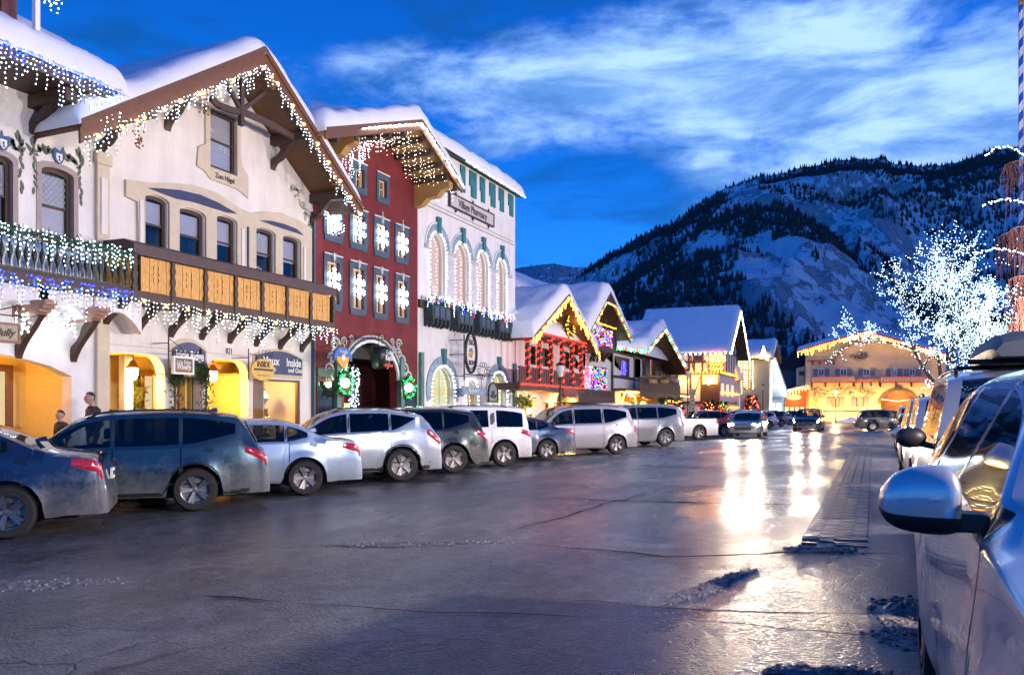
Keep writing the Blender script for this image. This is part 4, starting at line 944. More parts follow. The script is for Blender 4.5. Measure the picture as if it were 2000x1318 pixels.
text('Inside', .34, (wd_ * .80, -.046, hh * .66), (pi / 2, 0, 0), M_white, sgn, bold=.006, sx=.85)
text('and Out', .19, (wd_ * .83, -.046, hh * .25), (pi / 2, 0, 0), M_white, sgn, bold=.004)
u0, u1 = U(334), U(397); z0, z1 = b1.p(365, 731)[1], b1.p(365, 680)[1]
MB().plate([(u0 - .1, z0 - .05), (u1 + .1, z0 - .05), (u1 + .1, z1 + .02)] + [(u1 + .1 + (u0 - u1 - .2) * i / 10, z1 + .02 + .24 * sin(pi * i / 10)) for i in range(1, 10)] + [(u0 - .1, z1 + .02)], [], -.03, -.003).build('sign_surround', M_tan, b1.e)
sgn = thing('winery_sign', 'navy blue arched board lettered Icicle Ridge over the garlanded doorway', 'sign', b1.w(u0, z0, -.04), pi / 2)
wd_, hh = u1 - u0, z1 - z0
MB().prism([(0, 0), (wd_, 0), (wd_, hh - .05)] + [(wd_ - wd_ * i / 10, hh - .05 + .20 * sin(pi * i / 10)) for i in range(1, 10)] + [(0, hh - .05)], 'y', -.04, 0).build('board', M_navy, sgn)
text('Icicle Ridge', .33, (wd_ * .5, -.046, hh * .70), (pi / 2, 0, 0), M_white, sgn, bold=.006, sx=.62)
# projecting square sign on its wall bar
hz0, hz1 = b1.p(356, 731, .55)[1], b1.p(356, 696, .55)[1]; hu = b1.u(337, .55), b1.u(377, .55)
sgn = thing('projecting_sign', 'square brown projecting sign in a white frame hung before the Icicle Ridge board', 'sign', b1.w(hu[0], hz0, -.55), pi / 2 )
wd_, hh = hu[1] - hu[0], hz1 - hz0
MB().plate(rect(0, wd_, 0, hh), [rect(.05, wd_ - .05, .05, hh - .05)], -.04, .04).build('frame', M_white, sgn)
MB().box(.05, wd_ - .05, -.025, .025, .05, hh - .05).build('board', mat('sign_umber', (.13, .075, .035), .5, nscale=5, namt=.3), sgn)
text('Icicle Ridge', .16, (wd_ / 2, -.030, hh * .66), (pi / 2, 0, 0), M_white, sgn, sx=.62); text('Winery', .18, (wd_ / 2, -.030, hh * .42), (pi / 2, 0, 0), M_white, sgn, bold=.003, sx=.8)
MB().box(.09, wd_ - .09, -.031, -.026, .10, .2).build('lettering_bar', M_gold, sgn)
q = MB(); q.tube([(-.12, 0, hh + .1), (wd_ + .25, 0, hh + .1)], .014, 6); q.tube([(-.12, 0, hh + .5), (-.12, 0, -.1)], .018, 6); q.tube([(-.12, 0, hh + .4), (.2, 0, hh + .25), (wd_ * .6, 0, hh + .1)], .010, 5); q.tube([(.1, 0, hh + .1), (.1, 0, hh)], .006, 4); q.tube([(wd_ - .1, 0, hh + .1), (wd_ - .1, 0, hh)], .006, 4)
q.beam((-.12, 0, hh + .3), (-.12, .52, hh + .3), .02, .02); q.beam((-.12, 0, 0), (-.12, .52, 0), .02, .02); q.lathe([(0, .28), (.015, .24), (.04, .16), (.012, .1), (0, .1)], (wd_ + .25, 0, hh), 8); q.build('iron_bracket', M_iron, sgn)
# round yellow INSIDE sign
cz = b1.p(513, 722, .6); rad = (b1.u(535, .6) - b1.u(491, .6)) / 2; rv = b1.p(513, 701, .6)[1] - cz[1]
sgn = thing('oval_sign', 'yellow oval sign lettered INSIDE hung on an iron bar before the blue board', 'sign', b1.w(cz[0], cz[1], -.6), pi / 2)
MB().prism([(rad * cos(2 * pi * i / 28), rv * sin(2 * pi * i / 28)) for i in range(28)], 'y', -.03, .03).build('board', mat('sign_yellow', (.72, .46, .07), .5, nscale=6, namt=.2), sgn)
text('INSIDE', .22, (0, -.036, rv * .48), (pi / 2, 0, 0), M_dkwood, sgn, bold=.004, sx=.8)
MB().box(-rad * .82, rad * .82, -.05, -.031, -.025, .03).build('arrow_bar', M_iron, sgn)
MB().box(-rad * .55, rad * .55, -.036, -.0305, -rv * .55, -rv * .5).build('lettering_bar', M_dkwood, sgn)
q = MB(); q.tube([(-rad - .1, 0, rv + .25), (-rad - .1, 0, -rv)], .018, 6); q.tube([(-rad - .1, 0, rv + .1), (rad, 0, rv + .1)], .012, 6); q.tube([(0, 0, rv + .1), (0, 0, rv - .02)], .008, 5)
for k in range(5): q.tube([(-rad * .3 + .12 * k, 0, rv + .1), (-rad * .35 + .14 * k, 0, rv + .2 + .05 * (k % 2)), (-rad * .28 + .15 * k, 0, rv + .26)], .009, 4)
q.beam((-rad - .1, 0, rv), (-rad - .1, .58, rv), .02, .02); q.build('iron_bracket', M_iron, sgn)
hn = thing('house_number', 'small dark house number 821 on the cream wall beneath the balcony brackets', 'number', b1.w(U(447), b1.p(447, 686)[1], -.01), pi / 2)
text('821', .22, (0, 0, 0), (pi / 2, 0, 0), M_dkwood, hn, sx=.8)
# porch lanterns
def lantern(loc, label, energy):
    t = thing('lantern', label, 'lantern', loc, 0, 'lanterns in the yellow entrances')
    MB().lathe([(0, .10), (.05, .10), (.13, -.03), (.17, -.06), (.16, -.08), (0, -.08)], n=12).build('cap', mat('copper_cap', (.30, .12, .05), .4, metal=.6), t, smooth=True, angle=40)
    MB().lathe([(0, -.38), (.05, -.37), (.08, -.34), (.12, -.2), (.12, -.1), (.10, -.082)], n=12).build('globe', emit('lantern_glass', (1, .72, .32), 14), t, smooth=True)
    MB().tube([(0, 0, .1), (0, 0, .5)], .012, 6).build('rod', M_iron, t)
    rb_ = MB()
    for k in range(4): a = k * pi / 2; rb_.tube([(.125 * cos(a), .125 * sin(a), -.08), (.125 * cos(a), .125 * sin(a), -.22), (.07 * cos(a), .07 * sin(a), -.37)], .008, 4)
    rb_.build('rib', M_iron, t)
    lamp(t, (0, 0, -.62), energy, (1, .53, .11), .10)
q_ = b1.p(260, 712, -.5); lantern(b1.w(q_[0], q_[1], .5), 'copper capped glowing lantern hung in the wider yellow entrance next to the street corner column', 95)
q_ = b1.p(416, 719, -.5); lantern(b1.w(q_[0], q_[1], .5), 'copper capped glowing lantern hung in the yellow entrance right of the Icicle Ridge board', 95)
# lights on the gable and balcony
gb_ = [b1.w(L1[0] + .1, L1[1] - .30, -1.4), b1.w(P1[0], P1[1] - .42, -1.4), b1.w(R1[0] - .05, R1[1] - .36, -1.4)]
light_string('icicle_lights', 'icicle lights with amber bulbs along the brown gable of the cream house', gb_, None, .11, (.10, .45), .0145, E_white, every=6, big=E_warm, bigr=.055, jitter=.03, seed=11)
f0, f1 = b1.w(q0 - .05, fb - .02, -OUT - .03), b1.w(q1 + .05, fb - .02, -OUT - .03)
light_string('icicle_lights', 'icicle lights with amber bulbs under the pine panelled balcony', [f0, f1], None, .105, (.10, .60), .0145, E_white, every=6, big=E_warm, bigr=.05, jitter=.03, seed=12)
f0, f1 = b1.w(U(605), bz(605, 418), -.6), b1.w(U(611) + .9, bz(611, 430), -.5)
light_string('icicle_lights', 'bunched icicle lights where the cream gable meets the red wall', [f0, f1], None, .07, (.1, .5), .02, E_white, jitter=.05, seed=13)
for px, ln in ((271, .55), (401, .5), (655, .35), (533, .3)):
    pp = b1.w(b1.u(px, 1.42), g1(b1.u(px, 1.42)) - .5, -1.42)
    rr_ = random.Random(px); t = thing('pinecone_cluster', {271: 'amber lit bunch of pine cones hanging from the lower end of the brown bargeboard', 401: 'amber lit bunch of pine cones hanging left of the attic window', 655: 'amber lit bunch of pine cones near the foot of the far bargeboard', 533: 'amber lit bunch of pine cones just below the gable peak'}[px], 'ornament', pp, 0, 'pine cone bunches on the gable')
    q = MB()
    for k in range(int(ln * 44)): q.octa((rr_.gauss(0, .05), rr_.gauss(0, .05), -rr_.random() * ln), .035)
    q.build('cones', mat('amber_cones', (.35, .14, .03), .6, nscale=20, namt=.5), t, kind='stuff')
    MB().octa((0, -.03, .02), .05).build('lamp_bulb', E_warm, t)
# garland round the winery doorway
gd = [(U(335), .1), (U(335), o2[3] - .2), (U(340), o2[3] + .05), (U(352), o2[3] + .08)]
garland('door_garland', 'evergreen garland down the near jamb of the winery doorway', [b1.w(a, c, -.12) for a, c in gd], n=1300, rad=.075, ln=.10, seed=21, group='garlands of the winery doorway')
gd = [(U(372), o2[3] + .1), (U(388), o2[3] + .22), (U(396), o2[3] - .1), (U(396), .1)]
garland('door_garland', 'evergreen garland down the far jamb of the winery doorway', [b1.w(a, c, -.12) for a, c in gd], n=1500, rad=.085, ln=.10, seed=22, group='garlands of the winery doorway')
sp = b1.w(U(344), 1.35, -.2)
t = thing('red_ornament', 'pair of red hearts hanging beside the near garland of the winery doorway', 'ornament', sp)
for z in (0, -.34):
    MB().ball((0, 0, z), .09, 10, 8, 1, .6, 1).build('heart', mat('red_felt', (.55, .01, .02), .7), t, smooth=True)
MB().tube([(0, 0, .5), (0, 0, -.34)], .006, 4).build('cord', M_wire, t)
for px, pz in ((250, 738), (262, 745)):
    q_ = b1.p(px, pz, -1.25)
    garland('hanging_spray', 'yellow lit evergreen spray hanging %s in the first yellow entrance' % ('by the inner pier' if px == 250 else 'beside the wooden door'), [b1.w(q_[0], q_[1], 1.25), b1.w(q_[0] + .1, q_[1] - .75, 1.25)], m=mat('olive_sprig', (.16, .17, .02), .7, nscale=9, namt=.4), n=220, rad=.10, ln=.18, seed=px, group='evergreen sprays in the entrance', cat='greenery')
# ================================================================= B2: red house
b2 = Bld('red_gabled_house', 'deep red house with slate blue window surrounds, snow topped golden eaves and arched dark entrance', 613)
U = b2.u; W2 = U(815)
L2, P2, R2 = b2.p(632, 254, 1.6), b2.p(820, 238, 1.6), b2.p(901, 364, 1.6)
g2 = lambda u: gl(u, L2, P2, R2)
def wr_(b, x0, y0, x1, y1): xm = (x0 + x1) / 2; return (b.u(x0), b.u(x1), b.p(xm, y1)[1], b.p(xm, y0)[1])
sm = [(692, 330, 710, 366), (739, 352, 754, 386)]
row1 = [(637, 412, 663, 461), (687, 418, 711, 477), (734, 435, 754, 490), (775, 449, 792, 502)]
row2 = [(637, 514, 661, 593), (687, 524, 709, 603), (733, 536, 751, 611), (775, 548, 793, 621)]
wl = [wr_(b2, *q) for q in sm + row1 + row2]
# the two long rows sit level: share sill and head heights
for grp in (range(2, 6), range(6, 10)):
    a = sum(wl[i][2] for i in grp) / 4; c = sum(wl[i][3] for i in grp) / 4
    for i in grp: wl[i] = (wl[i][0], wl[i][1], a, c)
ac = (b2.p(672, 800)[0], b2.p(775, 800)[0]); az1 = b2.p(716, 668)[1]
ent = [(ac[0], -.1), (ac[1], -.1)] + [((ac[0] + ac[1]) / 2 + (ac[1] - ac[0]) / 2 * cos(pi * i / 12), az1 - 1.25 + 1.25 * sin(pi * i / 12)) for i in range(13)]
MB().plate([(0, -.11), (W2, -.11), (W2, g2(W2) - .15), (P2[0], P2[1] - .2)] + ([(0, g2(0) - .15)]), [rect(*w) for w in wl] + [ent], 0, .3).build('wall', M_red, b2.e)
MB().box(.05, W2 - .05, .55, 9, 3.3, g2(0) - .4).build('room_block', M_dark, b2.e)
MB().box(W2 - .01, W2 + .02, .02, 9, 0, g2(W2) - .2).build('side_wall', M_red, b2.e)
MB().box(-.02, .01, .02, 9, 5, g2(0) - .2).build('side_wall', M_red, b2.e)
base2 = gable_roof(b2, L2, P2, R2, -1.6, 9, .16, M_gold, M_brwood, .26, .62, 8.0)
M_cream2 = mat('cream_frame', (.62, .52, .34), .6)
for i, w in enumerate(wl):
    e = .16 if i > 1 else .15
    so = [(w[0] - e, w[2] - .22), (w[1] + e, w[2] - .22), (w[1] + e, w[3] + .20), (w[0] - e, w[3] + .20)]
    if i > 1: so = [(w[0] - e + .04, w[2] - .22), (w[1] + e - .04, w[2] - .22), (w[1] + e - .04, w[2] - .05), (w[1] + e + .02, w[2] + .05), (w[1] + e, w[3] + .22), (w[0] - e, w[3] + .22), (w[0] - e - .02, w[2] + .05), (w[0] - e + .04, w[2] - .05)]
    MB().plate(so, [rect(*w)], -.05, -.002).build('window_surround', M_slate, b2.e)
    MB().box(w[0] - e, w[1] + e, -.08, -.051, w[3] + .20, w[3] + .235).build('snow_ledge', M_white, b2.e)
    if i > 1: MB().prism([((w[0] + w[1]) / 2 + x, w[3] + z) for x, z in ((-.05, .04), (.05, .04), (.08, .27), (-.08, .27))], 'y', -.10, -.051).build('keystone', M_pale, b2.e)
    window(b2, w[0], w[1], w[2], w[3], .08, .05, M_cream2, G_win, 0, rail=False, mull=1, bars=2 if i > 1 else 1, lit=emit('lit_room_amber', (1.0, .60, .22), .9) if i > 5 or i < 2 else emit('lit_room_cool', (.62, .80, 1.0), 1.5))
# soffit timbers and carved ends
for k in range(5):
    u_ = P2[0] + (R2[0] - P2[0]) * (k + .6) / 5.2
    MB().box(u_ - .08, u_ + .08, -1.55, -.01, g2(u_) - .42, g2(u_) - .25).build('rafter', M_dkwood, b2.e)
for k in range(5):
    u_ = L2[0] + .6 + (P2[0] - L2[0] - .7) * (k + .2) / 5
    MB().box(u_ - .08, u_ + .08, -1.55, -.01, g2(u_) - .42, g2(u_) - .25).build('rafter', M_dkwood, b2.e)
uu = W2 - .02
MB().prism([(0, g2(uu) - .25), (-1.5, g2(uu) - .25), (-1.5, g2(uu) - .5), (-1.2, g2(uu) - .55), (-1.0, g2(uu) - .78), (-.55, g2(uu) - .82), (-.3, g2(uu) - 1.05), (0, g2(uu) - 1.1)], 'x', uu - .22, uu + .1).build('carved_corbel', M_gold, b2.e)
uu = .12
MB().prism([(0, g2(uu) - .25), (-1.5, g2(uu) - .25), (-1.5, g2(uu) - .5), (-1.2, g2(uu) - .55), (-1.0, g2(uu) - .78), (-.55, g2(uu) - .82), (-.3, g2(uu) - 1.05), (0, g2(uu) - 1.1)], 'x', uu - .12, uu + .2).build('carved_corbel', M_gold, b2.e)
# entrance
cx_ = (ac[0] + ac[1]) / 2; hw_ = (ac[1] - ac[0]) / 2
def ring(b, c, hw, z0, rz, t0_, t1_, lo, hi, m_, nm, n=14, a0=0, a1=180):
    P = [(c + (hw + t1_) * cos(radians(a0 + (a1 - a0) * i / n)), z0 + (rz + t1_) * sin(radians(a0 + (a1 - a0) * i / n))) for i in range(n + 1)] + [(c + (hw + t0_) * cos(radians(a1 - (a1 - a0) * i / n)), z0 + (rz + t0_) * sin(radians(a1 - (a1 - a0) * i / n))) for i in range(n + 1)]
    return MB().prism(P, 'y', lo, hi).build(nm, m_, b.e)
ring(b2, cx_, hw_, az1 - 1.25, 1.25, 0.0, .10, -.08, -.002, M_white, 'arch_moulding'); ring(b2, cx_, hw_, az1 - 1.25, 1.25, .103, .20, -.06, -.002, mat('dark_grey_trim', (.06, .06, .065), .6, nscale=5, namt=.3), 'arch_moulding'); ring(b2, cx_, hw_, az1 - 1.25, 1.25, .203, .26, -.09, -.002, M_pale, 'arch_moulding')
q = MB(); q.box(ac[0] - .4, ac[1] + 2.2, 2.0, 2.1, 0, az1 + .1); q.box(ac[0] - .4, ac[0] - .3, .3, 2, 0, az1); q.box(ac[1] + 2.1, ac[1] + 2.2, .3, 2, 0, az1); q.box(ac[0] - .4, ac[1] + 2.2, .3, 2, az1 + .02, az1 + .1); q.build('vestibule', mat('maroon_boards', (.10, .022, .024), .6), b2.e)
for k in range(3): MB().box(ac[0] + .2, ac[1] + 2.0, 1.9 - .14 * k, 1.99, .7 + .55 * k, .76 + .55 * k).build('wainscot_rail', M_dkwood, b2.e)
D_ = MB().box(cx_ + .5, cx_ + 1.5, 1.93, 1.99, .05, 1.95).build('door', M_dkwood, b2.e); MB().box(cx_ + .62, cx_ + 1.38, 1.90, 1.925, 1.35, 1.75).build('door_pane', emit('lit_transom', (1, .5, .2), 1.6), D_)
# side bay with dark shop window at the left and painted scrollwork
for (x0, x1) in ((620, 650), (790, 812)):
    w = (U(x0), U(x1), .5, b2.p(635, 745)[1])
    MB().box(w[0] - .05, w[1] + .05, -.04, -.002, w[2] - .1, w[3] + .1).build('shopfront_frame', M_dkwood, b2.e)
    if x0 == 620: MB().box(w[0] - .05, w[1] + .2, -.06, -.002, w[3] + .14, w[3] + .42).build('shopfront_fascia', mat('green_grey_board', (.07, .10, .09), .6, nscale=4, namt=.2), b2.e)
    MB().box(w[0], w[1], -.05, -.0405, w[2], w[3]).build('shop_pane', mat('black_shop_glass', (.02, .02, .022), .06, spec=.8), b2.e)
rr_ = random.Random(9); sw_ = MB()
def curl(mb, x, z, s, sgn, y=-.03):
    pts = [(x + sgn * s * (1 - t / 14) * cos(t * .75), y, z + s * (1 - t / 14) * sin(t * .75)) for t in range(14)]
    mb.tube(pts, [s * .16 * (1 - t / 16) + .008 for t in range(14)], 5)
for px, py, s in ((652, 672, .26), (660, 690, .2), (646, 700, .22), (640, 722, .25), (652, 735, .2), (671, 668, .18), (685, 662, .14), (775, 690, .22), (782, 705, .26), (790, 722, .28), (797, 738, .28), (802, 752, .22), (777, 672, .2), (765, 668, .14), (745, 660, .12), (640, 742, .2), (786, 742, .2)):
    p_ = b2.p(px, py); curl(sw_, p_[0], p_[1], s, rr_.choice((-1, 1))); leaf(sw_, p_[0] + .05, p_[1] - .1, rr_.uniform(0, 6), .25, .09)
sw_.build('painted_scrollwork', M_pale, b2.e, kind='stuff')
for px, py0, py1 in ((655, 800, 700), (780, 800, 700)):
    u_ = U(px); MB().box(u_ - .12, u_ + .12, -.16, -.002, 0, b2.p(px, py1)[1]).build('pilaster', mat('verdigris_column', (.10, .20, .19), .6, nscale=4, namt=.3), b2.e)
# snowflake lights in the eight windows
def flake(mb, r, w_):
    for k in range(6):
        a = pi / 3 * k + pi / 6
        mb.beam((0, 0, 0), (r * cos(a), 0, r * sin(a)), w_, w_)
        for f in (.45, .72):
            for s_ in (-1, 1):
                a2 = a + s_ * .9; mb.beam((r * f * cos(a), 0, r * f * sin(a)), (r * f * cos(a) + r * .30 * cos(a2), 0, r * f * sin(a) + r * .30 * sin(a2)), w_ * .8, w_ * .8)
fl = MB(); flake(fl, .40, .028); flm = fl.mesh('snowflake_tubes'); flm.materials.append(emit('snowflake_tube', (.66, .85, 1.0), 7))
fh = MB(); fh.tube([(0, 0, .46), (0, 0, .9)], .012, 4); fhm = fh.mesh('hanger'); fhm.materials.append(M_white)
names = ['first', 'second', 'third', 'fourth']
for i, w in enumerate(wl[2:]):
    cu, cv = (w[0] + w[1]) / 2 - .06, (w[2] + w[3]) / 2 + (.0 if i < 4 else .05)
    t = thing('snowflake_light', 'glowing white snowflake in the %s window from the left of the red house, %s row' % (names[i % 4], 'upper' if i < 4 else 'lower'), 'light ornament', b2.w(cu, cv, -.12), pi / 2, 'snowflake lights on the red house')
    share('snowflake_tubes', flm, t, scl=(1, 1, 1) if i < 4 else (.95, 1, 1.05)); share('hanger', fhm, t)
# wreaths
def wreath(loc, rad, label, group, ml, big, seed, rz=pi / 2, lampe=18, lc=(.3, 1, .5), name='wreath'):
    t = thing(name, label, 'wreath', loc, rz, group); rr_ = random.Random(seed)
    P = [(rad * cos(2 * pi * i / 20), 0, rad * sin(2 * pi * i / 20)) for i in range(21)]
    q = MB(); sprigs(q, P, 420, rad * .12, rad * .42, rr_); q.build('sprigs', M_green, t, kind='stuff')
    MB().tube(P[:-1], rad * .10, 6, closed=True).build('hoop', M_wire, t)
    q = MB()
    for k in range(46): a = rr_.random() * 6.283; q.octa((rad * (1 + rr_.gauss(0, .16)) * cos(a), -rad * .22 + rr_.gauss(0, .03), rad * (1 + rr_.gauss(0, .16)) * sin(a)), rad * .065)
    q.build('bulbs', ml, t, kind='stuff')
    if big:
        MB().ball((0, -.03, 0), rad * .42, 12, 8).build('centre_lamp', big, t, smooth=True)
    if lampe: lamp(t, (0, -.5, 0), lampe, lc, .1)
    return t
E_glob = emit('wreath_lamp', (1, .92, .6), 14)
wreath(b2.w(U(655), b2.p(655, 748)[1], -.35), .36, 'green lit wreath with a bright lamp on the near pillar of the red house', 'green wreaths on the red house', E_green, E_glob, 1)
wreath(b2.w(U(781), b2.p(781, 757)[1], -.35), .36, 'green lit wreath with a bright lamp on the far pillar of the red house', 'green wreaths on the red house', E_green, E_glob, 2)
# net of lights by the near pillar
nl = thing('net_lights', 'net of small white lights beside the near green wreath', 'string lights', b2.w(U(682), b2.p(682, 760)[1], -.2), pi / 2); q = MB(); rr_ = random.Random(3)
for k in range(150):
    z = rr_.uniform(-.85, .75); q.octa((rr_.uniform(-.33, .33) * (1 - abs(z) * .4), rr_.uniform(-.05, .05), z), .016)
q.build('bulbs', E_white, nl, kind='stuff'); MB().tube([(0, 0, .85), (0, 0, -.85)], .02, 5).build('stem', M_wire, nl)
# hanging signs of the red house
hz = b2.p(669, 697, .9)
sgn = thing('shield_sign', 'blue and yellow shield shop sign on a scrolled iron bracket over the near wreath', 'sign', b2.w(hz[0], hz[1], -.9), pi / 2)
MB().prism([(.34 * x, .30 * z) for x, z in ((-1, .0), (.95, .0), (.8, -.55), (.35, -.95), (0, -1.25), (-.4, -.95), (-.85, -.5))], 'y', -.03, .03).build('shield', mat('shield_yellow', (.75, .42, .03), .5, nscale=4, namt=.15), sgn)
MB().prism([(.46 * cos(pi * i / 12), .002 + .30 * sin(pi * i / 12)) for i in range(13)] + [(-.46, -.12), (-.30, .001), (.30, .001), (.46, -.12)], 'y', -.035, .035).build('arched_band', mat('sign_blue', (.04, .14, .50), .5, nscale=4, namt=.15), sgn)
MB().prism([(.10 * cos(2 * pi * i / 10), -.02 + .10 * sin(2 * pi * i / 10)) for i in range(10)], 'y', -.045, -.036).build('emblem', M_white, sgn)
text('Kringle', .17, (0, -.042, .16), (pi / 2, 0, 0), M_white, sgn, sx=.85)
q = MB(); q.tube([(.3, .0, .2), (.5, .1, .1), (.75, .3, .2), (.8, .45, .45), (.62, .5, .5), (.6, .5, .36)], .016, 5); q.tube([(.4, 0, -.3), (.8, .3, -.2), (.95, .7, .15)], .016, 5); q.beam((.0, 0, .33), (.0, .9, .33), .025, .025); q.build('iron_bracket', mat('brass_bracket', (.4, .28, .1), .4, metal=.7), sgn)
hz = b2.p(743, 697, .9)
sgn = thing('kettle_sign', 'black kettle shaped hanging sign with white lettering under the dark arch', 'sign', b2.w(hz[0], hz[1], -.9), pi / 2)
MB().lathe([(0, -.40), (.24, -.40), (.30, -.3), (.36, .1), (.31, .28), (.38, .32), (.30, .36), (0, .36)], n=16).build('kettle', mat('black_enamel', (.012, .012, .014), .3, nscale=4, namt=.2), sgn, smooth=True, angle=40)
text('Copper', .18, (0, -.375, .14), (pi / 2, 0, 0), M_white, sgn, sx=.8); text('Kettle', .24, (0, -.375, -.05), (pi / 2, 0, 0), M_white, sgn, bold=.004, sx=.85)
MB().box(-.25, .25, -.335, -.28, -.34, -.24).build('red_band', mat('sign_red', (.5, .03, .03), .5), sgn)
q = MB(); q.tube([(-.6, 0, .6), (.5, 0, .6)], .015, 6); q.tube([(-.1, 0, .6), (-.1, 0, .34)], .01, 5); q.tube([(.1, 0, .6), (.1, 0, .34)], .01, 5); q.beam((-.6, 0, .6), (-.6, .9, .6), .025, .025)
for k in range(5): q.tube([(-.5 + .2 * k, 0, .6), (-.55 + .2 * k, 0, .72), (-.44 + .2 * k, 0, .78), (-.40 + .2 * k, 0, .7)], .01, 4)
q.build('iron_bracket', M_iron, sgn)
# eave lights of the red house
sl = b2.u(711, 1.7)
a_, c_, e_ = b2.w(sl, g2(sl) - .06, -1.70), b2.w(P2[0], P2[1] - .08, -1.70), b2.w(R2[0] + .02, R2[1] - .06, -1.70)
light_string('rope_light', 'thick bright white light line along the bargeboard of the red house gable', [a_, c_, e_], None, .09, (0, 0), .034, emit('warmwhite_bulb', (1, .92, .80), 26), seed=31)
for k, dd in enumerate((1.35, 1.0, .65, .3)):
    P = [b2.w(sl - .1, g2(sl) - .3, -dd), b2.w(P2[0], P2[1] - .35, -dd), b2.w(R2[0] - .1, g2(R2[0] - .1) - .3, -dd)]
    light_string('icicle_lights', '%s row of small icicle lights under the golden eaves of the red house' % ('front', 'second', 'third', 'innermost')[k], P, 'icicle lights under the red house eaves', .17, (.10, .55), .012, emit('warmwhite_fine', (1, .95, .88), 8), jitter=.07, seed=40 + k, dstep=.15, cord=False)
P = [b2.w(U(660), g2(U(660)) - .9, -.25), b2.w(U(712), g2(U(712)) - .4, -.25)]
light_string('icicle_lights', 'scattered icicle lights on the red gable wall near the cream roof', P, None, .12, (.2, .8), .017, E_white, jitter=.1, seed=47)

# ================================================================= B3: Village Pharmacy
b3 = Bld('village_pharmacy', 'tall white pharmacy with four lit arched windows, teal trim and snow covered roof', 816)
U = b3.u; W3 = U(1006); T3 = b3.p(955, 352)[1]
arches = [(838.5, 869.5, 456), (887.6, 916, 474), (931, 953.5, 491), (969.5, 988, 506)]
AZ1 = sum(b3.p((a + c) / 2, y)[1] for a, c, y in arches) / 4; AZ0 = b3.p(915, 607)[1]
lows = [(842, 886, 716, 800), (908, 932, 742, 800), (956, 989, 727, 800)]
LH = [b3.p((a + c) / 2, y)[1] for a, c, y, _ in lows]; LZ = (LH[0] + LH[2]) / 2; LH = [LZ, LZ - .45, LZ]
def arch_o(b, x0, x1, z0, z1): a, c = b.u(x0), b.u(x1); return archtop(a, c, z0, z1, (c - a) / 2, 12)
hol = [arch_o(b3, a, c, AZ0, AZ1) for a, c, y in arches] + [arch_o(b3, l[0], l[1], .45, LH[i]) for i, l in enumerate(lows)]
MB().plate([(-.0, -.1), (W3, -.1), (W3, T3), (-.0, T3)], hol, 0, .3).build('wall', M_stucco, b3.e)
MB().box(.0, .03, .31, 9, 5, T3).build('side_wall', M_stucco, b3.e); MB().box(W3 - .03, W3, .31, 9, 0, T3).build('side_wall', M_stucco, b3.e)
base3 = lambda u, d: T3 + .02 + .30 * (d + .35)
MB().prism([(-.35, T3 - .1), (9, T3 + .30 * 9.35 - .1), (9, T3 + .30 * 9.35), (-.35, T3)], 'x', -.1, W3 + .25).build('roof', M_shing, b3.e)
snow_sheet(b3, -.2, W3 + .3, -.42, 5.0, base3, .62, seed=12.0, edge=(1, 1, 1, 0), r=.4)
E_pink = emit('lit_room_pink', (1.0, .62, .45), .95); E_lemon = emit('lit_room_lemon', (.95, .85, .32), 1.0)
for i, (a, c, y) in enumerate(arches):
    ua, uc = U(a), U(c); hw = (uc - ua) / 2; cc = (ua + uc) / 2
    ring(b3, cc, hw, AZ1 - hw, hw, .10, .36, -.05, -.002, mat('marbled_blue', (.28, .38, .46), .6, nscale=7, namt=.5), 'arch_ring', a0=-8, a1=188)
    ring(b3, cc, hw, AZ1 - hw, hw, .363, .41, -.07, -.002, M_white, 'arch_moulding', a0=-8, a1=188)
    MB().prism([(cc - .09, AZ1 - .02), (cc + .09, AZ1 - .02), (cc + .15, AZ1 + .62), (cc - .15, AZ1 + .62)], 'y', -.13, -.002).build('keystone', M_teal, b3.e)
    w = window(b3, ua, uc, AZ0, AZ1, .12, .05, M_white, G_win, hw, rail=False)
    MB().box(ua - .1, uc + .75, .40, .42, AZ0, AZ1).build('lit_room', E_pink, w)
    q = MB()
    for k in range(5):
        q.tube([(ua + .10 + .05 * k + .04 * sin(z_ * 4 + k), .25 + .04 * (k % 2), AZ0 + z_) for z_ in [j * .2 for j in range(9)]], .024, 4)
    q.build('curtain', mat('rust_curtain', (.45, .16, .06), .8, nscale=5, namt=.3), w)
    e0 = U(a) - .30 if i == 0 else None
pier = [(869.5, 887.6), (916, 931), (953.5, 969.5)]
for a, c in pier: MB().box(U(a) + .14, U(c) - .14, -.08, -.002, AZ0, AZ1 - .75).build('pier', mat('marble_white', (.64, .63, .64), .5, nscale=8, namt=.3), b3.e); MB().box(U(a) + .06, U(c) - .06, -.12, -.002, AZ1 - .75, AZ1 - .6).build('capital', M_pale, b3.e)
for px in (832, 995): MB().box(U(px) - .15, U(px) + .15, -.10, -.002, AZ1 - .75, AZ1 - .6).build('capital', M_pale, b3.e)
for dy in (0, .16): MB().box(.02, W3 - .02, -.04 - .03 * (dy > 0), -.002, b3.p(918, 433)[1] - .02 - dy, b3.p(918, 433)[1] + .02 - dy).build('moulding', M_pale, b3.e)
for (x0, x1, y0, y1) in ((898, 907, 328, 375), (916, 929, 337, 386), (936.6, 945.6, 349, 395), (955, 966, 362, 404), (973.5, 982.5, 369.6, 413), (992, 1001, 381, 422)):
    a, c, z0, z1 = U(x0), U(x1), b3.p((x0 + x1) / 2, y1)[1], b3.p((x0 + x1) / 2, y0)[1]
    MB().prism([(a, T3 - .08), (c, T3 - .08), (c, z0), (a + (c - a) * .25, z0), (a + (c - a) * .25, z0 + .45), (a, z0 + .45)], 'y', -.06, -.002).build('crenel_trim', M_teal, b3.e)
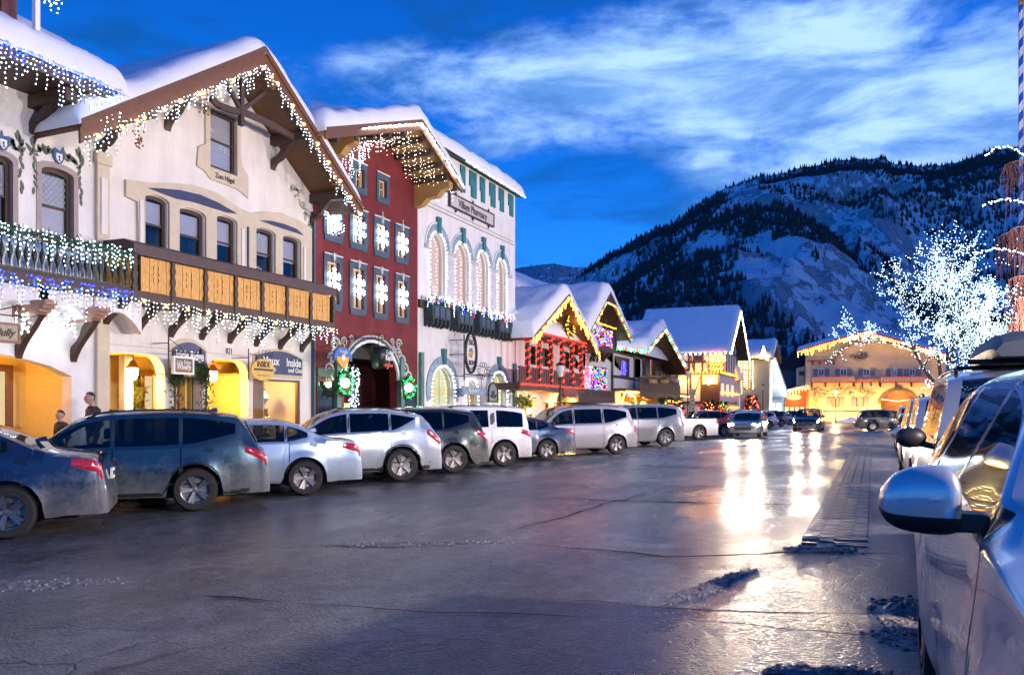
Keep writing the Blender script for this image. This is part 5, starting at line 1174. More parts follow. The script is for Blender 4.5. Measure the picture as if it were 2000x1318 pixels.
MB().box(.0, U(842), -.10, -.002, b3.p(828, 603)[1], b3.p(828, 587)[1]).build('belt_beam', M_dkwood, b3.e)
MB().box(U(842) + .002, W3, -.08, -.002, AZ0 - .28, AZ0 - .10).build('belt_beam', M_dkwood, b3.e)
for px in (820, 1003): MB().box(U(px) - .12, U(px) + .10, -.14, -.002, 0, b3.p(px, 688 if px < 900 else 710)[1]).build('corner_pilaster', mat('verdigris_column', (.10, .20, .19), .6), b3.e)
for i, l in enumerate(lows):
    ua, uc = U(l[0]), U(l[1]); hw = (uc - ua) / 2; cc = (ua + uc) / 2
    if i != 1:
        ring(b3, cc, hw, LH[i] - hw, hw, .08, .42, -.05, -.002, mat('marbled_blue', (.28, .38, .46)), 'arch_ring', a0=-20, a1=200)
        MB().prism([(cc - .10, LH[i] + .05), (cc + .10, LH[i] + .05), (cc + .15, LH[i] + .72), (cc - .15, LH[i] + .72)], 'y', -.13, -.002).build('keystone', M_teal, b3.e)
    w = window(b3, ua, uc, .45, LH[i], .10, .06, M_white, G_win, hw, rail=True, split=.45, mull=1)
    MB().box(ua - .1, uc + 1.3, .75, .77, .3, LH[i] + .2).build('lit_room', E_lemon, w)
    MB().box(ua + .3, ua + .7, .45, .7, .45, 1.3).build('display_stand', M_dkwood, w)
# flower boxes with carved feet, greenery and lights
M_box = mat('dark_teal_box', (.018, .035, .038), .6, nscale=6, namt=.4)
bx = [(838, 876), (888, 921), (931, 962.7), (968.7, 1000.6)]
for i, (x0, x1) in enumerate(bx):
    a, c = b3.u(x0, .3), b3.u(x1, .3); z1 = AZ0 + .02; t = thing('flower_box', 'dark carved flower box under the %s arched window of the pharmacy' % ('nearest', 'second', 'third', 'farthest')[i], 'flower box', b3.w((a + c) / 2, z1 - .75, -.02), pi / 2, 'flower boxes of the pharmacy')
    w_ = (c - a) / 2 - .05
    MB().box(-w_, w_, -.42, 0, 0, .55).build('trough', M_box, t, bevel=.03)
    for k in range(5): x = -w_ + .1 + (2 * w_ - .2) * k / 4; MB().prism([(-.42, 0), (-.42, -.18), (-.30, -.32), (-.12, -.2), (0, -.30), (0, 0)], 'x', x - .06, x + .06).build('corbel_foot', M_box, t)
    for k in range(3): MB().box(-w_ + .12 + k * .62 * w_, -w_ + .12 + .45 * w_ + k * .62 * w_, -.44, -.421, .08, .46).build('carved_panel', M_slate, t)
    garland('box_greenery', 'evergreen sprays in the %s flower box of the pharmacy' % ('nearest', 'second', 'third', 'farthest')[i], [b3.w((a + c) / 2 - w_, z1 - .12, -.24), b3.w((a + c) / 2 + w_, z1 - .12, -.24)], n=420, rad=.11, ln=.16, seed=60 + i, group='greenery in the pharmacy flower boxes', cat='greenery')
light_string('garland_lights', 'mixed white and coloured lights over the pharmacy flower boxes', [b3.w(b3.u(836, .4), AZ0 + .12, -.42), b3.w(b3.u(1002, .4), AZ0 + .12, -.42)], None, .07, (.05, .45), .017, mats=[E_white, E_white, E_white, E_red, E_blue, E_white], jitter=.11, seed=55)
for i, (a, c, y) in enumerate(arches):
    ua, uc = U(a), U(c); hw = (uc - ua) / 2; cc = (ua + uc) / 2
    P = [b3.w(uc, AZ0, -.05)] + [b3.w(cc + (hw + .02) * cos(pi * k / 12), AZ1 - hw + (hw + .02) * sin(pi * k / 12), -.05) for k in range(13)] + [b3.w(ua, AZ0, -.05)]
    light_string('arch_lights', 'white bulbs outlining the %s arched upper window of the pharmacy' % ('nearest', 'second', 'third', 'farthest')[i], P, 'lights round the pharmacy arches', .15, (0, 0), .030, emit('arch_bulb', (.85, .92, 1), 9), seed=70 + i)
for i, l in enumerate(lows):
    ua, uc = U(l[0]), U(l[1]); hw = (uc - ua) / 2; cc = (ua + uc) / 2
    P = [b3.w(uc, .8, -.07)] + [b3.w(cc + (hw + .04) * cos(pi * k / 12), LH[i] - hw + (hw + .04) * sin(pi * k / 12), -.07) for k in range(13)] + [b3.w(ua, .8, -.07)]
    light_string('arch_lights', 'white bulbs outlining the %s ground floor arch of the pharmacy' % ('near', 'middle', 'far')[i], P, 'lights round the pharmacy arches', .16, (0, 0), .032, emit('arch_bulb', (.85, .92, 1), 9), seed=80 + i)
e0, e1 = b3.w(U(896), T3 - .03, -.40), b3.w(W3 + .3, T3 - .03, -.40)
light_string('rope_light', 'ice blue light line along the pharmacy roof edge', [e0, e1], None, .11, (0, 0), .032, emit('ice_bulb', (.62, .92, 1.0), 24), seed=90)
# Village Pharmacy sign
a, c = b3.u(881, .12), b3.u(965, .12); z0, z1 = b3.p(923, 421, .12)[1], b3.p(923, 399, .12)[1]
sgn = thing('pharmacy_sign', 'long framed sign lettered Village Pharmacy high on the white wall', 'sign', b3.w(a, z0, -.06), pi / 2)
wd_, hh = c - a, z1 - z0
MB().box(0, wd_, -.03, .03, 0, hh).build('board', mat('sign_cream', (.55, .52, .48), .6, nscale=3, namt=.1), sgn)
MB().plate(rect(-.06, wd_ + .06, -.06, hh + .06), [rect(.0, wd_, .0, hh)], -.06, .04).build('frame', mat('sign_maroon', (.06, .03, .035), .5), sgn)
text('Village Pharmacy', .44, (wd_ / 2, -.036, hh * .48), (pi / 2, 0, 0), M_dkwood, sgn, bold=.008, sx=.92)
q = MB()
for k in (.12, .5, .88):
    q.lathe([(.0, .16), (.03, .1), (.05, .04), (.02, 0)], (wd_ * k, -.02, hh + .05), 6); q.lathe([(.02, 0), (.05, -.06), (.03, -.12), (0, -.18)], (wd_ * k, -.02, -.06), 6)
q.build('finials', M_iron, sgn)
# wrought iron oval sign and the two small hanging signs
cz = b3.p(920, 689, .7)
sgn = thing('iron_oval_sign', 'black wrought iron oval openwork sign on a pole bracket at the pharmacy', 'sign', b3.w(cz[0], cz[1], -.7), pi / 2)
q = MB(); P = [(.52 * cos(2 * pi * i / 28), 0, .82 * sin(2 * pi * i / 28)) for i in range(28)]; q.tube(P, .06, 6, closed=True); q.tube([(x * .8, 0, z * .83) for x, _, z in P], .02, 5, closed=True)
q.tube([(-.62, 0, .7), (-.62, 0, -1.15)], .035, 6); q.beam((-.62, 0, -.1), (-.62, .7, -.1), .03, .03); q.beam((-.62, 0, .5), (-.62, .7, .5), .03, .03); q.tube([(-.62, 0, -.1), (-.52, 0, -.1)], .03, 5)
for k in range(9):
    x, z = .75 + .22 * (k % 5), -.95 + .25 * (k // 3); q.tube([(x + .12 * cos(t * .9), 0, z + .12 * sin(t * .9)) for t in range(7)], .014, 4)
q.tube([(-.6, 0, -.9), (1.9, 0, -.9)], .02, 5); q.tube([(.3, 0, -.5), (1.9, 0, -.5)], .014, 5); q.build('ironwork', M_iron, sgn)
MB().ball((0, 0, 0), .2, 8, 6, 1, .2, 1).build('emblem', mat('brass_bracket', (.4, .28, .1), .4, metal=.7), sgn, smooth=True)
text('BIG', .34, (0, -.03, .42), (pi / 2, 0, 0), M_iron, sgn, bold=.01); text('IRON', .26, (0, -.03, -.42), (pi / 2, 0, 0), M_iron, sgn, bold=.01, sx=.8)
cz = b3.p(924, 763, .7); w_ = (b3.u(945, .7) - b3.u(903, .7)) / 2
sgn = thing('hanging_board', 'pale painted horizontal board hanging below the wrought iron oval', 'sign', b3.w(cz[0], cz[1], -.7), pi / 2)
MB().box(-w_, w_, -.03, .03, -.16, .17).build('board', mat('marbled_blue', (.28, .38, .46)), sgn); q = MB(); [q.tube([(x, 0, .17), (x, 0, .6)], .012, 4) for x in (-w_ * .8, w_ * .8)]; q.beam((-w_ * .8, 0, .6), (-w_ * .8, .7, .6), .02, .02); q.build('chains', M_iron, sgn)
text('Apothecary', .2, (0, -.036, 0), (pi / 2, 0, 0), M_white, sgn)
cz = b3.p(963, 768, .7)
sgn = thing('bell_sign', 'dark arched iron plaque with a sleigh motif hanging left of the far pharmacy arch', 'sign', b3.w(cz[0], cz[1], -.7), pi / 2)
MB().plate(archtop(-.5, .5, -.4, .5, .45), [archtop(-.42, .42, -.33, .42, .38)], -.03, .03).build('frame', M_iron, sgn); MB().plate(archtop(-.42, .42, -.33, .42, .38), [], .0, .02).build('board', mat('sign_grey', (.25, .28, .32), .5, nscale=5, namt=.3), sgn)
q = MB(); q.tube([(-.25, -.02, -.1), (-.1, -.02, -.18), (.15, -.02, -.18), (.3, -.02, -.05)], .03, 5); q.ball((0, -.02, .0), .12, 8, 5, 1.4, .2, 1); q.build('motif', M_iron, sgn)
q = MB(); q.tube([(0, 0, .5), (0, 0, .8)], .02, 4); q.tube([(-.8, 0, .8), (.7, 0, .8)], .02, 5); q.beam((-.8, 0, .8), (-.8, .7, .8), .025, .025); q.build('iron_bracket', M_iron, sgn)
cz = b3.p(922, 785, .1)
sgn = thing('apothecary_banner', 'tan mortar shaped plaque above a large letter A in the middle pharmacy arch', 'sign', b3.w(cz[0], cz[1], -.1), pi / 2)
MB().prism([(-.2, .35), (.2, .35), (.12, .05), (.2, -.2), (-.2, -.2), (-.12, .05)], 'y', -.02, .02).build('mortar', M_gold, sgn); text('A', .4, (0, -.02, -.42), (pi / 2, 0, 0), M_iron, sgn, bold=.01)
MB().tube([(0, 0, .35), (0, 0, .7)], .01, 4).build('cord', M_iron, sgn)
# ================================================================= the chalets farther down the street
def simple_wall(b, u0, u1, v1, holes, m, d0=0, gable=None, nm='wall'):
    out = [(u0, -.2), (u1, -.2), (u1, v1)] + ([gable] if gable else []) + [(u0, v1)]
    return MB().plate(out, [rect(*h) for h in holes], d0, d0 + .25).build(nm, m, b.e)
def shed_roof(b, u0, u1, v, d0, d1, slope, th=.5, seed=1.0, edge=(1, 1, 1, 0), m=None):
    MB().prism([(d0, v - .12), (d1, v - .12 + slope * (d1 - d0)), (d1, v + slope * (d1 - d0)), (d0, v)], 'x', u0, u1).build('roof', m or M_shing, b.e)
    snow_sheet(b, u0 - .05, u1 + .05, d0 - .06, d1, lambda u, d: v + slope * (d - d0), th, nu=26, nd=14, seed=seed, edge=edge)
E_amb2 = emit('lit_room_amber2', (1.0, .52, .12), 2.2)
E_pur = emit('lit_room_violet', (.28, .20, .75), .9)
M_wall2 = mat('pale_rose_stucco', (.68, .62, .60), .8, nscale=1.5, namt=.1, bump=.2, bscale=20)
M_shut = mat('green_shutters', (.02, .06, .045), .6, nscale=5, namt=.3)
def rail(b, u0, u1, d, v0, v1, m=None, step=.28, nm='balcony_slats'):
    q = MB(); x = u0 + .05
    MB().box(u0, u1, d - .05, d + .05, v1 - .09, v1).build('balcony_rail', m or M_dkwood, b.e); MB().box(u0, u1, d - .05, d + .05, v0, v0 + .09).build('balcony_rail', m or M_dkwood, b.e)
    while x < u1: q.box(x, x + step * .72, d - .03, d + .03, v0 + .09, v1 - .09); x += step
    q.build(nm, m or M_dkwood, b.e, kind='stuff')

# --- B4: red lit chalet
b4 = Bld('red_lit_chalet', 'small white chalet with red lit balcony posts, amber lit gable and thick roof snow', 1008)
U = b4.u; W4 = U(1150)
L4, P4, R4 = b4.p(1040, 657, 1.5), b4.p(1108, 576, 1.5), b4.p(1167, 684, 1.5)
g4 = lambda u: gl(u, L4, P4, R4)
h4 = [wr_(b4, *q) for q in ((1036, 676, 1048, 712), (1063, 681, 1074, 716), (1104, 687, 1114, 720), (1123, 694, 1131, 720))]
lo4 = [wr_(b4, *q) for q in ((1015, 782, 1040, 815), (1060, 786, 1072, 812), (1080, 786, 1095, 812))]
ev4 = b4.p(1028, 652)[1]
MB().plate([(-.0, -.2), (W4, -.2), (W4, g4(W4) - .1), (P4[0], P4[1] - .2), (U(1052), g4(U(1052)) - .1), (U(1052), ev4), (0, ev4)], [rect(*h) for h in h4 + lo4], 0, .25).build('wall', M_wall2, b4.e)
MB().box(.05, W4 - .05, .6, 8, 0, ev4 - .3).build('room_block', M_dark, b4.e)
shed_roof(b4, -.5, W4, b4.p(1022, 648, .9)[1], -.9, 6, .75, .6, 21.0)
gable_roof(b4, L4, P4, R4, -1.5, 6, .16, M_brwood, M_brwood, .3, .65, 22.0)
for i, h in enumerate(h4):
    window(b4, *h, d=.05, fw=.06, fm=M_dkwood, gm=G_dim, rail=True)
    for sg, x in ((-1, h[0] - .42), (1, h[1] + .04)): MB().box(x, x + .38, -.05, -.002, h[2], h[3]).build('shutter', M_shut, b4.e)
for h in lo4: window(b4, *h, d=.05, fw=.05, fm=M_dkwood, rail=False, lit=E_amb2)
zb = b4.p(1075, 752, 1.2)[1]; zr = b4.p(1075, 722, 1.2)[1]; zp = b4.p(1075, 660, 1.2)[1]
bu0, bu1 = b4.u(1013, 1.2), b4.u(1140, 1.2)
MB().box(bu0, bu1, -1.25, -.001, zb - .3, zb).build('balcony_floor', M_dkwood, b4.e); rail(b4, bu0, bu1, -1.2, zb, zr, mat('red_brown_slats', (.10, .03, .028), .6, nscale=5, namt=.3))
for px in (1030, 1053, 1076, 1097.5, 1117, 1135):
    u_ = b4.u(px, 1.2); MB().box(u_ - .09, u_ + .09, -1.29, -1.11, zb, zp).build('balcony_post', M_dkwood, b4.e)
    zz = zb; P = []
    for k in range(40): P.append(b4.w(u_ + .13 * cos(k * 1.1), zb + (zp - zb) * k / 39, -1.2 + .13 * sin(k * 1.1)))
    light_string('post_lights', 'red lights wound round the %s balcony post of the red lit chalet' % ('nearest', 'second', 'third', 'fourth', 'fifth', 'farthest')[(1030, 1053, 1076, 1097.5, 1117, 1135).index(px)], P, 'red lit balcony posts', .085, (0, 0), .042, E_red, seed=int(px), jitter=.05)
MB().box(b4.u(1058, 1.2), b4.u(1140, 1.2), -1.28, -1.12, zp, zp + .18).build('balcony_beam', M_dkwood, b4.e)
rail(b4, U(1076), U(1102), -.5, b4.p(1090, 652, .5)[1], b4.p(1090, 632, .5)[1], M_dkwood); MB().box(U(1070), U(1140), -.6, -.001, b4.p(1090, 655, .5)[1] - .1, b4.p(1090, 655, .5)[1]).build('gable_shelf', M_brwood, b4.e)
MB().box(U(1100) - .08, U(1100) + .08, -.6, -.45, zp, P4[1] - .5).build('gable_post', M_brwood, b4.e)
light_string('garland_lights', 'red lights swagged along the top and foot of the red chalet balcony', [b4.w(b4.u(1060, 1.3), zp + .12, -1.34), b4.w(bu1, zp + .12, -1.34), b4.w(bu1, zb - .05, -1.36), b4.w(bu0, zb - .05, -1.36)], None, .20, (0, 0), .040, E_red, seed=5)
light_string('rope_light', 'red light line under the balcony of the red lit chalet', [b4.w(U(1010), b4.p(1010, 763)[1], -.06), b4.w(U(1092), b4.p(1010, 763)[1], -.06)], None, .18, (0, 0), .026, E_red, seed=6)
bl4 = [b4.w(L4[0], L4[1] - .12, -1.6), b4.w(P4[0], P4[1] - .12, -1.6), b4.w(R4[0], R4[1] - .12, -1.6)]
light_string('gable_lights', 'thick amber light strings along the bargeboards of the red lit chalet', bl4, None, .11, (0, .35), .042, E_warm, seed=7, jitter=.06)
wreath(b4.w(b4.u(1111, .9), b4.p(1111, 636, .9)[1], -.9), .55, 'golden lit wreath in the gable of the red lit chalet', None, E_amber, None, 5, lampe=14, lc=(1, .6, .1))
q_ = b4.p(1113, 765, 1.35)
sgn = thing('oval_sign', 'dark red oval sign on the balcony front of the red lit chalet', 'sign', b4.w(q_[0], q_[1], -1.35), pi / 2); MB().prism([(1.1 * cos(2 * pi * i / 20), .30 * sin(2 * pi * i / 20)) for i in range(20)], 'y', -.03, .03).build('board', mat('sign_darkred', (.20, .03, .03), .5), sgn)
text('GIFTS', .36, (0, -.036, 0), (pi / 2, 0, 0), M_gold, sgn)
MB().beam((0, 0, .28), (0, 0, .60), .05, .05).build('hanger', M_iron, sgn)
for px, zt in ((1025, 795), (1108, 792)):
    q_ = b4.p(px, zt, .3)
    garland('window_swag', 'olive evergreen swag %s of the red lit chalet' % ('over the near ground floor window' if px == 1025 else 'by the far ground floor door'), [b4.w(q_[0] - .7, q_[1] + .3, -.3), b4.w(q_[0] + .7, q_[1] + .3, -.3)], m=MATS['olive_sprig'], n=160, rad=.16, ln=.3, seed=px, group='swags of the red lit chalet', cat='greenery')
lamp(b4.e, (U(1025), -1.0, 1.9), 120, (1, .62, .2), .1); lamp(b4.e, (U(1085), -.8, 2.0), 120, (1, .62, .2), .1)
MB().ball((U(1016), -.5, b4.p(1016, 802, .5)[1]), .14, 8, 6).build('wall_lamp', emit('wreath_lamp', (1, .92, .6), 14), b4.e)

# --- B5a: chalet with many-coloured lights
b5 = Bld('colour_lit_chalet', 'dark brown chalet with multicoloured light nets in its balconies and clipped snowy gable', 1151)
U = b5.u; W5 = U(1212)
L5, P5, R5 = b5.p(1150, 648, 1.6), b5.p(1190, 572, 1.6), b5.p(1230, 660, 1.6)
g5 = lambda u: gl(u, L5, P5, R5)
h5 = [wr_(b5, *q) for q in ((1146 + 8, 682, 1164, 706), (1172, 684, 1182, 706))]
lo5 = [wr_(b5, *q) for q in ((1154, 716, 1186, 760),)]
MB().plate([(0, -.2), (W5, -.2), (W5, g5(W5) - .1), (P5[0], P5[1] - .2), (0, g5(0) - .1)], [rect(*h) for h in h5 + lo5], 0, .25).build('wall', M_wall2, b5.e)
MB().plate([(0, b5.p(1180, 676)[1]), (W5, b5.p(1180, 676)[1]), (W5, g5(W5) - .2), (P5[0], P5[1] - .3), (0, g5(0) - .2)], [], -.06, -.002).build('gable_boards', M_dkwood, b5.e)
MB().box(.05, W5 - .05, .6, 8, 0, g5(0) - .6).build('room_block', M_dark, b5.e)
gable_roof(b5, L5, P5, R5, -1.6, 7, .16, M_dkwood, M_dkwood, .35, .8, 24.0)
shed_roof(b5, -4, W5 + 5.5, b5.p(1212, 652, .2)[1], -.2, 7, .55, .6, 25.0)
for h in h5: window(b5, *h, d=.05, fw=.07, fm=M_dkwood, gm=G_dim)
for h in lo5: window(b5, *h, d=.05, fw=.08, fm=M_dkwood, gm=G_dim, rail=False, mull=3)
zz = b5.p(1180, 676, 1.2)[1]; z2 = b5.p(1180, 636, 1.2)[1]
MB().box(b5.u(1160, 1.2), b5.u(1203, 1.2), -1.25, -.06, zz - .25, zz).build('balcony_floor', M_dkwood, b5.e); rail(b5, b5.u(1160, 1.2), b5.u(1203, 1.2), -1.2, zz, zz + 1.0)
for px in (1161, 1182, 1202): MB().box(b5.u(px, 1.2) - .08, b5.u(px, 1.2) + .08, -1.28, -1.12, zz, z2 + .4).build('balcony_post', M_dkwood, b5.e)
for k, (px, s_) in enumerate(((1178, 1), (1190, -1), (1184, 1))): a_ = b5.p(px, 625, .1); MB().beam((a_[0] - .5 * s_, -.12, a_[1] - .9), (a_[0] + .4 * s_, -.12, a_[1] + .9), .16, .05).build('timber', M_white, b5.e)
MB().box(b5.u(1128, 1.2), b5.u(1200, 1.2), -1.25, -.001, b5.p(1165, 786, 1.2)[1], b5.p(1165, 786, 1.2)[1] + .25).build('lower_balcony_floor', M_dkwood, b5.e); rail(b5, b5.u(1128, 1.2), b5.u(1200, 1.2), -1.2, b5.p(1165, 786, 1.2)[1] + .25, b5.p(1165, 764, 1.2)[1] + .1)
for px in (1152, 1165, 1178): bracket(b5, U(px), b5.p(px, 708)[1], b5.p(px, 684)[1], .8, .18, m=M_dkwood)
MULTI = [E_red, E_green, E_amber, E_blue, emit('violet_bulb', (.35, .05, 1), 5)]
def net(name_label, b, px0, px1, py0, py1, out, seed, pal, dens=260, r=.03):
    t = thing('net_lights', name_label, 'string lights', b.w(b.u(px0, out), b.p(px0, py1, out)[1], -out), pi / 2); rr_ = random.Random(seed); q = [MB() for _ in pal]
    w_ = b.u(px1, out) - b.u(px0, out); h_ = b.p((px0 + px1) / 2, py0, out)[1] - b.p((px0 + px1) / 2, py1, out)[1]
    for k in range(dens):
        c_ = rr_.randrange(int(max(2, w_ / .35))); q[rr_.randrange(len(pal))].octa((c_ * .35 + rr_.uniform(-.05, .05), rr_.uniform(-.04, .04), rr_.random() * h_), r)
    for i, m_ in enumerate(pal): q[i].build('bulbs', m_, t, kind='stuff')
    q = MB(); [q.tube([(c_ * .35, 0, 0), (c_ * .35, 0, h_)], .01, 3) for c_ in range(int(max(2, w_ / .35)))]; q.build('cord', M_wire, t)
net('multicoloured light net on the upper balcony of the dark brown chalet', b5, 1160, 1200, 638, 672, 1.3, 1, MULTI, 220)
net('multicoloured light net over the lower window of the dark brown chalet', b5, 1140, 1188, 715, 758, .15, 2, MULTI, 320)
q_ = [b5.w(L5[0], L5[1] - .1, -1.7), b5.w(P5[0] - .8, g5(P5[0] - .8) - .1, -1.7), b5.w(P5[0] + 1.2, g5(P5[0] + 1.2) - .1, -1.7), b5.w(R5[0], R5[1] - .1, -1.7)]
light_string('gable_lights', 'multicoloured lights round the clipped gable of the dark brown chalet', q_, None, .22, (0, .1), .055, mats=[E_warm, E_red, E_green, E_warm], seed=3)
light_string('garland_lights', 'amber lights on the balcony rail below the clipped gable', [b5.w(b5.u(1160, 1.3), z2, -1.32), b5.w(b5.u(1203, 1.3), z2, -1.32)], None, .22, (0, 0), .05, E_amber, seed=4)

# --- B5: dark half-timbered restaurant with green and red roof lights
b6 = Bld('brown_restaurant', 'dark timbered restaurant with green and red gable lights over an orange lit ground floor', 1193)
U = b6.u; W6 = U(1335)
L6, P6, R6 = b6.p(1262, 684, 1.6), b6.p(1297, 641, 1.6), b6.p(1343, 727, 1.6)
g6 = lambda u: gl(u, L6, P6, R6)
ev6 = b6.p(1230, 686)[1]
h6 = [wr_(b6, *q) for q in ((1199, 700, 1228, 733), (1239, 702, 1248, 734), (1254, 705, 1261, 733))]
h6b = [wr_(b6, x, 706, x + 8, 736) for x in (1270, 1280, 1290, 1300, 1310)]
a_ = sum(h[2] for h in h6b) / 5; c_ = sum(h[3] for h in h6b) / 5; h6b = [(h[0], h[1], a_, c_) for h in h6b]
MB().plate([(0, 2.8), (W6, 2.8), (W6, g6(W6) - .1), (P6[0], P6[1] - .2), (U(1262), ev6), (0, ev6)], [rect(*h) for h in h6 + h6b], 0, .25).build('wall', M_dkwood, b6.e)
MB().plate(rect(.1, U(1252), b6.p(1220, 768)[1], b6.p(1220, 695)[1]), [rect(h[0] - .15, h[1] + .15, h[2] - .15, h[3] + .1) for h in h6[:2]], -.08, -.002).build('white_panel', M_wall2, b6.e)
MB().box(.05, W6 - .05, .6, 8, 2.8, ev6 - .4).build('room_block', M_dark, b6.e)
for px in (1194, 1236, 1252): MB().box(U(px) - .12, U(px) + .12, -.12, -.081, b6.p(1220, 768)[1], ev6 - .2).build('timber', M_dkwood, b6.e)
MB().box(.0, U(1252), -.12, -.081, b6.p(1220, 738)[1] - .1, b6.p(1220, 738)[1] + .1).build('timber', M_dkwood, b6.e)
for i, h in enumerate(h6): window(b6, *h, d=.05, fw=.08, fm=M_dkwood, rail=False, mull=2 if i == 0 else 0, lit=E_pur if i == 0 else emit('lit_room_dim', (.8, .75, .75), .5))
for h in h6b: window(b6, *h, d=.05, fw=.05, fm=M_dkwood, rail=False, bars=1, lit=emit('lit_room_peach', (1, .62, .36), 1.1))
net('violet and blue curtain of lights in the near window of the brown restaurant', b6, 1200, 1227, 703, 731, -.1, 8, [MULTI[4], E_blue, E_blue], 200, .03)
gable_roof(b6, L6, P6, R6, -1.6, 8, .18, M_dkwood, M_dkwood, .32, .75, 27.0)
shed_roof(b6, -1.0, U(1290), b6.p(1225, 683, .6)[1], -.6, 7, .62, .8, 28.0)
zz = b6.p(1290, 770, 1.2)[1]; MB().box(b6.u(1250, 1.2), b6.u(1328, 1.2), -1.25, -.001, zz - .3, zz).build('balcony_floor', M_dkwood, b6.e); rail(b6, b6.u(1250, 1.2), b6.u(1328, 1.2), -1.2, zz, b6.p(1290, 741, 1.2)[1])
for px in (1272, 1295, 1318): u_ = b6.u(px, 1.25); MB().box(u_ - .8, u_ + .8, -1.5, -1.26, b6.p(px, 742, 1.2)[1] - .25, b6.p(px, 742, 1.2)[1] + .02).build('planter', M_gold, b6.e)
# orange lit lower storey set back under the balcony
M_orange = mat('ochre_plaster', (.55, .30, .07), .8, nscale=1.5, namt=.15)
gh = [wr_(b6, *q) for q in ((1214, 783, 1242, 812), (1300, 782, 1318, 808))]
MB().plate([(0, -.2), (W6, -.2), (W6, 2.78), (0, 2.78)], [rect(*h) for h in gh], .2, .4).build('wall', M_orange, b6.e)
for h in gh: window(b6, *h, d=.22, fw=.06, fm=M_dkwood, rail=False, lit=E_amb2)
MB().box(0, W6, -1.0, .2, 2.82, 2.98).build('canopy', M_dkwood, b6.e)
for k, px in enumerate((1215, 1240, 1265, 1300)): lamp(b6.e, (U(px), -.6, 2.5), 300, (1, .46, .06), .12); MB().ball((U(px), -.6, 2.6), .13, 8, 6).build('hanging_lamp', emit('amber_globe', (1, .62, .18), 22), b6.e)
c1 = b6.p(1229, 806, .4); ww = b6.u(1243, .4) - c1[0]
light_string('arch_lights', 'large warm light arch before the orange lit restaurant front', [b6.w(c1[0] + ww * cos(pi * k / 14), c1[1] + .1 + 1.5 * sin(pi * k / 14), -.4) for k in range(15)], None, .07, (0, 0), .06, E_warm, seed=3)
c1 = b6.p(1256, 806, .4)
light_string('arch_lights', 'small warm light arch right of the large one at the orange restaurant front', [b6.w(c1[0] + .9 * cos(pi * k / 10), c1[1] + .1 + .7 * sin(pi * k / 10), -.4) for k in range(11)], None, .07, (0, 0), .06, E_warm, seed=4)
light_string('garland_lights', 'amber bulbs along the canopy of the orange lit restaurant', [b6.w(.1, 2.75, -1.05), b6.w(W6, 2.75, -1.05)], None, .35, (0, 0), .075, E_warm, seed=5)
rl = [b6.w(b6.u(1193, .7), b6.p(1225, 686, .7)[1], -.72), b6.w(L6[0], L6[1] - .15, -1.7), b6.w(P6[0], P6[1] - .12, -1.7), b6.w(R6[0], R6[1] - .1, -1.7)]
light_string('gable_lights', 'large green, red and white bulbs along the gable of the brown restaurant', rl, None, .42, (0, 0), .13, mats=[E_green, E_red, E_green, emit('soft_white_bulb', (1, .95, .85), 9)], seed=6, jitter=.03)

# --- B6: big half-timbered house, its long side towards us
YS = atX(1405, YH, -16).y; YE = atX(1440, YH, -16).y
b7 = thing('half_timbered_house', 'tall half-timbered house with blue snowy roof, red neon sign and orange lit side', 'building', (-16, YS, 0), 0)
def T(px, py, x=None):                              # point of the side wall plane (local x,z)
    p_ = atY(px, py, YS); return (p_.x + 16, p_.z)
ev = T(1405, 679)[1]; rd = atX(1422, 605, -16).z; wY = YE - YS; xL = T(1300, 700)[0] - 4
MB().prism([(0, -.2), (wY, -.2), (wY, ev), (wY / 2, rd - .2), (0, ev)], 'x', xL, 0).build('wall', M_wall2, b7)
class Lb:                                           # adapter so that the snow helper can use this frame
    e = b7; Y0 = YS
slope7 = (rd - ev) / (wY / 2)
for sg in (0, 1):
    A = [(-.7, ev - .7 * slope7 - .15), (wY / 2, rd - .15), (wY / 2, rd), (-.7, ev - .7 * slope7)]
    if sg: A = [(wY - y, z) for y, z in A]
    MB().prism(A, 'x', xL, 1.3).build('roof', M_shing, b7)
def base7(u, d): return rd - slope7 * abs(d - wY / 2)
snow_sheet(Lb, xL, 1.4, -.75, wY + .75, base7, .65, nu=40, nd=34, seed=31.0, edge=(0, 1, 1, 1), lump=.10)
MB().prism([(wY / 2, rd - .05), (-.75, ev - .75 * slope7 - .05), (-.75, ev - .75 * slope7 - .4), (wY / 2, rd - .45), (wY + .75, ev - .75 * slope7 - .4), (wY + .75, ev - .75 * slope7 - .05)], 'x', 1.3, 1.38).build('bargeboard', M_dkwood, b7)
# timber frame on the long side: sills, posts and braces, each one a beam
fl_ = [T(1380, 729)[1], T(1380, 786)[1]]
for z in (ev - .2, fl_[0], fl_[1]): MB().box(xL, .03, -.10, -.001, z - .16, z + .16).build('timber', M_dkwood, b7)
for px in (1325, 1346, 1356, 1372, 1388, 1404): x_ = T(px, 700)[0]; MB().box(x_ - .12, x_ + .12, -.08, -.001, fl_[0] + .16, ev - .36).build('timber', M_dkwood, b7)
for px in (1322, 1349, 1370, 1404): x_ = T(px, 760)[0]; MB().box(x_ - .12, x_ + .12, -.08, -.001, fl_[1] + .16, fl_[0] - .16).build('timber', M_dkwood, b7)
for px in (1322, 1349, 1370, 1404): x_ = T(px, 800)[0]; MB().box(x_ - .12, x_ + .12, -.08, -.001, -.1, fl_[1] - .16).build('timber', M_dkwood, b7)
for (pa, ya, pb_, yb) in ((1352, 782, 1368, 735), (1349, 690, 1354, 722), (1325, 690, 1340, 706)): a_, c_ = T(pa, ya), T(pb_, yb); MB().beam((a_[0], -.05, a_[1]), (c_[0], -.05, c_[1]), .08, .2, Vector((0, 1, 0))).build('timber', M_dkwood, b7)
